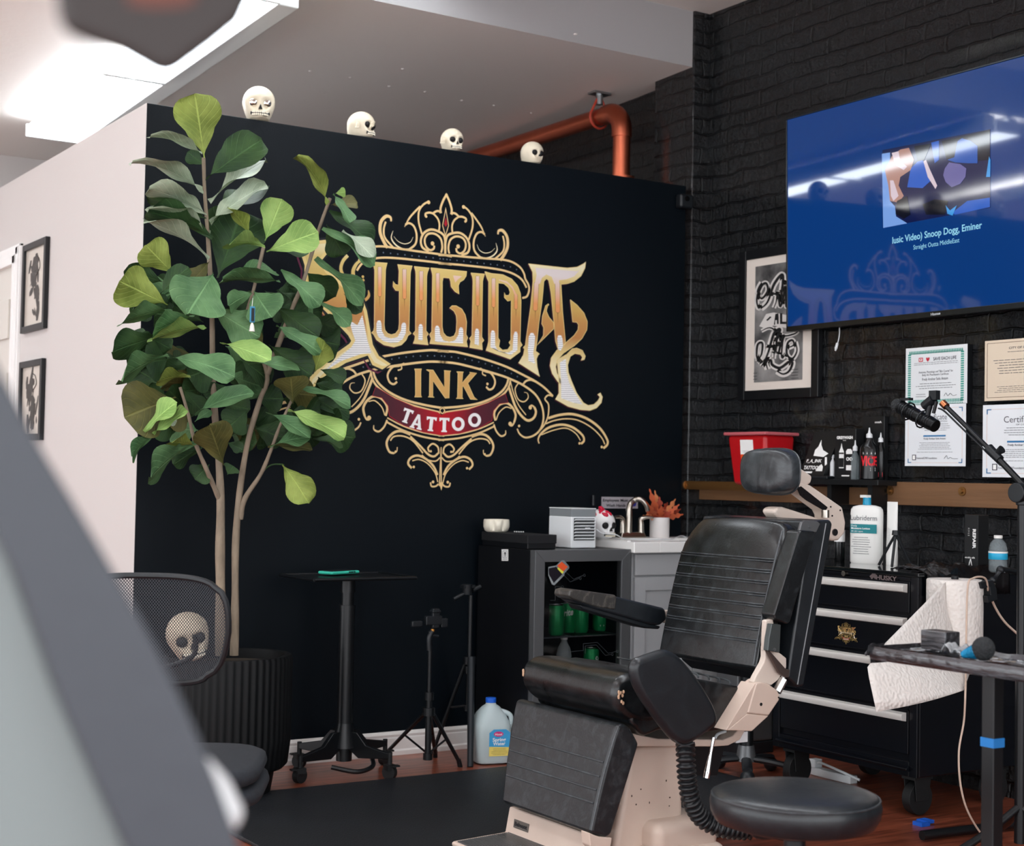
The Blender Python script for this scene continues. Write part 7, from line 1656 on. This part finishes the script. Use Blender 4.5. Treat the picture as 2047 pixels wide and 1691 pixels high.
# armrest pad folded down on the near side
AN = -2.235
def AP(px, py, dy=0): return P(px, py, 1, AN+dy)
def chaikin(p, n):
    for _ in range(n):
        q = []
        for i in range(len(p)):
            (x0,y0),(x1,y1) = p[i], p[(i+1)%len(p)]; q += [(x0*.75+x1*.25,y0*.75+y1*.25),(x0*.25+x1*.75,y0*.25+y1*.75)]
        p = q
    return p
padp = [(1264,1322),(1300,1308),(1345,1294),(1398,1352),(1448,1440),(1410,1472),(1364,1500),(1314,1438),(1270,1372)]
m = MB(); m.prism([AP(*p) for p in chaikin(padp, 3)], (0.0,.036,0)); pd = m.build('folded_armrest_pad', M_vin, dc, bevel=.022, seg=6)
m = MB(); m.tube([AP(*p, .010) for p in spline2([(1268,1335),(1272,1368),(1314,1434),(1350,1480),(1368,1490),(1388,1484)], 5)], .0025, seg=6, raw=True); m.build('stitched_seam', M_pip, pd)
# near side hinge bracket
def BP_(px, py): return (1380+px/6.04, 1280+py/6.04)
BY = YN-.050
def BQ(l, y): return [P(*BP_(*p), 1, y) for p in l]
m = MB(); m.prism(BQ([(795,520),(860,505),(940,520),(1050,600),(1088,672),(1075,725),(950,910),(690,882)], BY), (0,.055,0)); lb2 = m.build('hinge_bracket', M_bei, dc, bevel=.005, seg=3)
m = MB(); m.prism(BQ([(690,882),(950,910),(745,1098),(445,1088)], BY+.002), (0,.05,0)); m.build('bracket_toe', M_bei, lb2, bevel=.003)
m = MB(); m.prism(BQ([(795,520),(780,520),(735,590),(430,1086),(445,1088),(690,882)], BY+.003), (0,.06,0)); m.build('bracket_flange', M_bei, lb2, bevel=.002)
m = MB(); m.cyl(P(*BP_(735,545),1,YN-.02), P(*BP_(735,545),1,YN+.03), .020, seg=24); m.build('hinge_knuckle', M_bei, lb2, bevel=.004)
m = MB(); p = P(*BP_(856,772),1,BY-.001); m.cyl(p, p+Vector((0,.004,0)), .0048, seg=16); p = P(*BP_(1068,690),1,BY-.001); m.cyl(p, p+Vector((0,.004,0)), .0028, seg=12); m.build('bolt_hole', M_hole, lb2)
m = MB(); m.prism(BQ([(905,60),(905,200),(885,270),(790,440),(760,510),(980,545),(1060,480),(1165,330),(1165,215),(1080,150),(940,120)], YN-.035), (0,.022,0)); m.build('upper_bracket', M_bpl, dc, bevel=.004)
m = MB(); m.prism(BQ([(915,-240),(1000,-260),(1080,150),(905,135),(905,0)], YN-.037), (0,.02,0)); m.build('upright_plate', M_bpl, dc, bevel=.004)
m = MB(); m.prism(BQ([(985,-200),(1095,-190),(1080,150),(935,125),(950,-20)], YN-.060), (0,.02,0)); gp = m.build('grey_plate', mat('grey_steel_plate',(84,90,90),.4,.6), dc, bevel=.002)
m = MB(); p = P(*BP_(1020,112),1,YN-.062); m.cyl(p, p+Vector((0,.004,0)), .005, seg=14); m.build('screw', M_steel, gp)
m = MB(); m.prism(BQ([(930,125),(960,125),(1150,340),(1205,355),(1190,450),(1150,450),(1080,395)], YN-.055), (0,.012,0)); m.build('link_bar', mat('brown_steel_link',(96,84,80),.4,.7), dc, bevel=.002)
m = MB(); m.cyl(P(*BP_(1045,620),1,YN-.04), P(*BP_(1125,470),1,YN-.04), .013, seg=6); m.cyl(P(*BP_(1110,480),1,YN-.04), P(*BP_(1135,400),1,YN-.04), .007, seg=12); m.build('recline_strut', mat('polished_aluminium',(216,216,214),.25,.9), dc)
# base: rail, column, bulge
m = prY([(1262,1474),(1280,1470),(1330,1480),(1460,1482),(1480,1474),(1498,1452),(1508,1456),(1494,1482),(1470,1494),(1440,1496),(1278,1496)], YN+.03, YF-.03); m.build('seat_rail', M_bei, dc, bevel=.004)
cx0_, cx1_ = C(1296,1500).x, C(1390,1500).x
z_r = C(1340,1496).z
bx0_, bx1_ = C(1240,1660).x, C(1392,1640).x
m = MB(); m.add([(bx0_,YN+.05,.0),(bx1_,YN+.05,.0),(bx1_,YF-.05,.0),(bx0_,YF-.05,.0),(cx0_-.02,YN+.05,z_r),(cx1_,YN+.05,z_r),(cx1_,YF-.05,z_r),(cx0_-.02,YF-.05,z_r)],[(0,3,2,1),(4,5,6,7),(0,1,5,4),(1,2,6,5),(2,3,7,6),(3,0,4,7)]); col = m.build('base_column', M_bei, dc, bevel=.018, seg=4)
rs2 = random.Random(6); m = MB()
for k in range(7): p = C(rs2.uniform(1285,1380), rs2.uniform(1515,1640)); m.sphere((p.x, YN+.0495, p.z), (.0012+.002*rs2.random(),.0006,.0012+.003*rs2.random()), 6, 4)
m.build('scuff_mark', mat('scuff_dark',(74,60,52),.8), col)
gx0, gx1 = C(1298,1680,YN-.02).x, C(1452,1660,YN-.02).x; zg = C(1390,1640,YN-.02).z
m = MB(); m.bb((gx0-.02,YN-.04,0),(gx1,YF+.02,zg*.62)); m.build('base_cover', M_bei, dc, bevel=.035, seg=5)
m = MB(); m.bb((gx0+.03,YN-.015,zg*.5),(gx1-.015,YF-.0,zg)); m.build('base_hump', M_bei, dc, bevel=.03, seg=5)
m = prY([(1362,1484),(1490,1484),(1470,1560),(1372,1560)], YN+.08, YF-.1); m.build('underframe', M_blk, dc)
# footrest with ribbed plate and badge
fxa = C(1183,1676); 
m = prY([(1176,1664),(1196,1672),(1222,1674),(1218,1700),(1186,1700),(1178,1690)], YN-.004, YN+.035); m.build('footrest_side', M_bei, dc, bevel=.003)
fz = C(1180,1700).z
p1 = P(1018,1612,1,YF); p2 = P(1012,1662,1,YF); p3 = P(904,1681,1,YF)
for p_ in (p1,p2,p3): p_.y = 0
m = MB(); m.prism([(p1.x,YN+.02,p1.z),(p1.x+.02,YN+.02,p1.z),(p2.x+.015,YN+.02,p2.z-.02),(p3.x,YN+.02,p3.z-.016),(p3.x-.004,YN+.02,p3.z-.004),(p3.x+.004,YN+.02,p3.z),(p2.x-.005,YN+.02,p2.z)], (0,YF-YN-.02,0)); fr3 = m.build('footrest', M_bei, dc, bevel=.005)
m = MB(); n_ = 26; dv = (p3-p2)
for k in range(n_): q_ = p2.lerp(p3, (k+.8)/(n_+1)); m.bb((q_.x-.0022,YN+.045,q_.z),(q_.x+.0022,YF-.02,q_.z+.0035))
m.build('ribbed_plate', M_ss, fr3)
ba_ = p2.lerp(p1,.35); 
bdir = (p1-p2).normalized(); bn_ = Vector((-bdir.z,0,bdir.x)); bn_ = bn_ if bn_.x < 0 else -bn_
oc_ = Vector((p2.x,0,p2.z)).lerp(Vector((p1.x,0,p1.z)),.45)
yb5 = P(1059,1650,0,oc_.x).y; yb6 = P(1030,1645,0,oc_.x).y
m = MB(); A_ = oc_+bn_*.0045; m.add([Vector((A_.x,yb6,A_.z))-bdir*.012,Vector((A_.x,yb5,A_.z))-bdir*.012,Vector((A_.x,yb5,A_.z))+bdir*.012,Vector((A_.x,yb6,A_.z))+bdir*.012],[(0,1,2,3)]); bdg = m.build('badge', mat('badge_grey',(120,116,110),.35,.7), fr3, smooth=False, solid=.0015)
m = MB(); A_ = oc_+bn_*.0062; put_text(m,'Belmont',Vector((A_.x,yb6-.006,A_.z))-bdir*.005,Vector((A_.x,yb5+.006,A_.z))-bdir*.005,.012,bdir,.04); m.build('badge_lettering', M_ink, bdg, smooth=False)
# lever and hose
m = MB(); LY = -2.22; m.tube([P(x,y,1,LY) for x, y in ((1427,1474),(1420,1510),(1412,1555))], lambda u: .0045+.0045*max(0,u*2.4-1) if u < .83 else .009, seg=14); m.build('chrome_lever', mat('chrome',(230,230,230),.06,1.0), dc)
HYH = -2.20; m = MB()
path = smooth_path([P(x,y,1,HYH+dy) for x, y, dy in ((1370,1486,.02),(1371,1520,.0),(1374,1560,0),(1382,1600,0),(1404,1636,0),(1440,1654,-.02),(1490,1660,-.04),(1530,1655,-.06),(1600,1668,-.02))], 40)
acc = [0.0]
for a, b in zip(path, path[1:]): acc.append(acc[-1]+(b-a).length)
tot = acc[-1]; NR = int(tot/.0145); pts = []; rad = []
def at(s):
    for i in range(len(acc)-1):
        if acc[i+1] >= s: return path[i].lerp(path[i+1], (s-acc[i])/max(1e-9, acc[i+1]-acc[i]))
    return path[-1]
for k in range(NR*6): pts.append(at(tot*k/(NR*6))); rad.append(.0185+.0085*(1 if (k%6) in (1,2) else (.6 if (k%6) in (0,3) else 0)))
x = None; rings = []
for i, p in enumerate(pts):
    d = pts[min(i+1,len(pts)-1)]-pts[max(i-1,0)]; d.normalize()
    if x is None: x, y, _ = frame(d)
    else: x = (x-d*x.dot(d)).normalized(); y = d.cross(x)
    rings.append(m.ring(p, x, y, rad[i], 20))
m.loft(rings); m.build('corrugated_hose', mat('black_hose_rubber',(24,26,29),.38), dc, angle=60)
m = MB(); m.box(C(1476,1472,YN+.06), (.045,.03,.03)); m.tube([C(1466,1474,YN+.055),C(1446,1482,YN+.05),C(1430,1480,YN+.05),C(1434,1468,YN+.06),C(1450,1462,YN+.07)], .0045, seg=8); m.build('white_plug', M_wpl, dc)
# ================================================================== round stool
ST_Z = .47; sp_ = P(1590,1577,2,ST_Z); SXc, SYc = sp_.x, sp_.y
RS = 170*((sp_-CAM).dot(ROT@Vector((0,0,-1))))/FPX
sl = thing('round_stool', 'round black vinyl stool on a chrome post in front of the treatment chair', 'stool', (SXc,SYc,0))
m = MB(); m.lathe((SXc,SYc,ST_Z-.078), [(.02,0),(RS*.80,.002),(RS*.93,.010),(RS*.985,.028),(RS,.048),(RS*.985,.060),(RS*.96,.066),(RS*.93,.070),(RS*.80,.076),(RS*.5,.080),(.001,.081)], 72)
cu_ = m.build('seat_cushion', M_vin, sl, angle=60)
m = MB(); m.tube([(SXc+RS*.975*math.cos(a), SYc+RS*.975*math.sin(a), ST_Z-.0145) for a in [2*math.pi*i/72 for i in range(73)]], .0022, seg=6, raw=True); m.build('seam_piping', M_pip, cu_)
MB().cyl((SXc,SYc,ST_Z-.105),(SXc,SYc,ST_Z-.078),.028,.040,seg=28).cyl((SXc,SYc,ST_Z-.13),(SXc,SYc,ST_Z-.105),.023,seg=28).build('seat_plate', M_plastic, sl)
MB().cyl((SXc,SYc,.12),(SXc,SYc,ST_Z-.12),.017,seg=24).build('chrome_post', mat('chrome',()), sl)
kn = P(1533,1664,1,SYc-.02); m = MB(); m.cyl(Vector((SXc,SYc,kn.z+.008)), kn+Vector((.03,0,.006)), .005); m.sphere(kn, (.040,.022,.014)); m.build('height_lever', M_plastic, sl)
m = MB(); m.cyl((SXc,SYc,.07),(SXc,SYc,.14),.035)
for k in range(5):
    a = k*1.2566+.5; e_ = Vector((math.cos(a),math.sin(a),0)); c0 = Vector((SXc,SYc,0)); m.tube([c0+UP*.10,c0+e_*.14+UP*.085,c0+e_*.25+UP*.06], .016, seg=8, flat=.7); m.cyl(c0+e_*.25+UP*.027-Vector((-e_.y,e_.x,0))*.012, c0+e_*.25+UP*.027+Vector((-e_.y,e_.x,0))*.012, .027)
m.build('star_base', M_plastic, sl)
# ================================================================== pictures on the white wall
def wallpic(label, l, r, t0, b0, seed):
    y0, y1 = P(r,t0,0,-.02).y, P(l,t0,0,-.02).y; z1, z0 = P((l+r)/2,t0,0,-.02).z, P((l+r)/2,b0,0,-.02).z
    t = thing('framed_picture', label, 'picture', (-.01,(y0+y1)/2,(z0+z1)/2)); w = .028; m = MB()
    for a, b, c, d in ((y0,y0+w,z0,z1),(y1-w,y1,z0,z1),(y0+w,y1-w,z0,z0+w),(y0+w,y1-w,z1-w,z1)): m.bb((-.022,a,c),(-.0018,b,d))
    m.build('frame', M_fr, t, bevel=.002)
    MB().bb((-.010,y0+w,z0+w),(-.004,y1-w,z1-w)).build('paper', mat('print_paper',(204,196,184),.3,coat=.5), t, smooth=False)
    rd = random.Random(seed); m = MB()
    yc, zc = (y0+y1)/2, (z0+z1)/2; H = (z1-z0)
    for k in range(46):
        s = rd.uniform(-1,1); a_ = rd.uniform(0,6.28); hy, hz_ = rd.uniform(.010,.035), rd.uniform(.015,.05); cy_ = yc+rd.gauss(0,.030)+.03*math.sin(s*3); cz_ = zc+s*H*.30
        m.add([(-.0105-k*2e-5, cy_+hy*math.cos(a_+i*1.05), cz_+hz_*math.sin(i*1.05)) for i in range(6)],[tuple(range(6))])
    m.build('ink_figure', mat('ink_wash',(64,60,56),.5), t, smooth=False)
    m = MB(); m.tube([(-.011,yc-.02,zc+H*.12),(-.011,yc-.07,zc+H*.2),(-.011,yc-.05,zc+H*.30),(-.011,yc-.01,zc+H*.33)], .002, seg=5); m.build('ink_line', mat('ink_wash',()), t)
wallpic('upper black-framed ink print on the white wall beside the door', 46, 92, 482, 660, 3)
wallpic('lower black-framed print on the white wall, half hidden by the foreground panel', 39, 84, 720, 880, 9)
# ================================================================== close blurred things
def DP(l, d): return [PD(x, y, d) for x, y in l]
view = (ROT@Vector((0,0,-1)))
M_gr = mat('grey_padding', (66,71,78), .45, bump=.05, bscale=40); M_pale = mat('pale_grey_shell', (128,138,138), .4)
fg = thing('chair_back', 'out-of-focus grey padded panel slanting across the lower left foreground', 'chair back', (PD(150,1500,.8).x, PD(150,1500,.8).y, 0))
edge = spline2([(-90,590),(0,742),(75,885),(150,1010),(240,1165),(320,1310),(395,1470),(450,1610),(500,1760)], 4)
low = [(300,1800),(230,1650),(120,1400),(30,1150),(-90,900)]
def slab(pts, d0, d1): m = MB(); m.loft([DP(pts, d0), DP(pts, d1)]); return m
m = slab(edge+low, .80, .86); m.build('padding', M_gr, fg, bevel=.016, seg=5)
m = slab([(-90,870),(30,1120),(120,1370),(230,1620),(310,1800),(-90,1800)], .835, .86); m.build('pale_shell', M_pale, fg, bevel=.008, seg=4)
m = MB(); vx_ = ROT@Vector((1,0,0)); vy_ = ROT@Vector((0,1,0)); m.tube([PD(395,1545,.88),PD(430,1585,.88),PD(446,1625,.88)], lambda u: .0105, seg=16); m.sphere(PD(446,1625,.88),(.0115,.0115,.0115)); m.sphere(PD(395,1545,.88),(.0105,)*3); m.build('white_knob', M_wpl, fg)
tl5 = thing('lamp_head', 'blurred dark brown lamp head hanging at the top left of the view', 'lamp', PD(300,20,.62))
M_lh = mat('dark_brown_plastic', (44,36,34), .5)
m = slab([(114,-160),(113,0),(121,62),(180,88),(238,108),(292,138),(332,160),(366,138),(428,92),(482,48),(504,0),(512,-160)], .62, .67); m.build('lamp_housing', M_lh, tl5, bevel=.006, seg=4)
m = MB(); p_ = PD(310,-60,.645); m.cyl(p_, (p_.x,p_.y,3.285), .009); m.build('lamp_rod', M_lh, tl5)
m = MB(); m.prism(DP([(255,-60),(255,6),(300,14),(360,12),(392,0),(392,-60)], .6195), view*.003); m.build('copper_panel', mat('dull_copper_panel',(96,48,34),.5), tl5)

# ================================================================== groups of look-alikes
for o in list(COL.objects):
    if o.parent or o.get('group'): continue
    n = o.name.split('.')[0]; lb = o.get('label', '')
    if n == 'certificate': o['group'] = 'certificates on the brick wall'
    elif n == 'framed_picture': o['group'] = 'pictures on the white wall'
    elif n == 'fluorescent_light': o['group'] = 'tube lights under the ceilings'
    elif n == 'tripod': o['group'] = 'tripods by the black wall'
    elif n == 'wall_rail': o['group'] = 'bronze rails on the brick wall'
    elif n == 'bottle' and o.location.z > 1.05: o['group'] = 'bottles on the wall shelf'
    elif n in ('carton', 'booklet_box') and o.location.z > 1.05: o['group'] = 'boxes on the wall shelf'
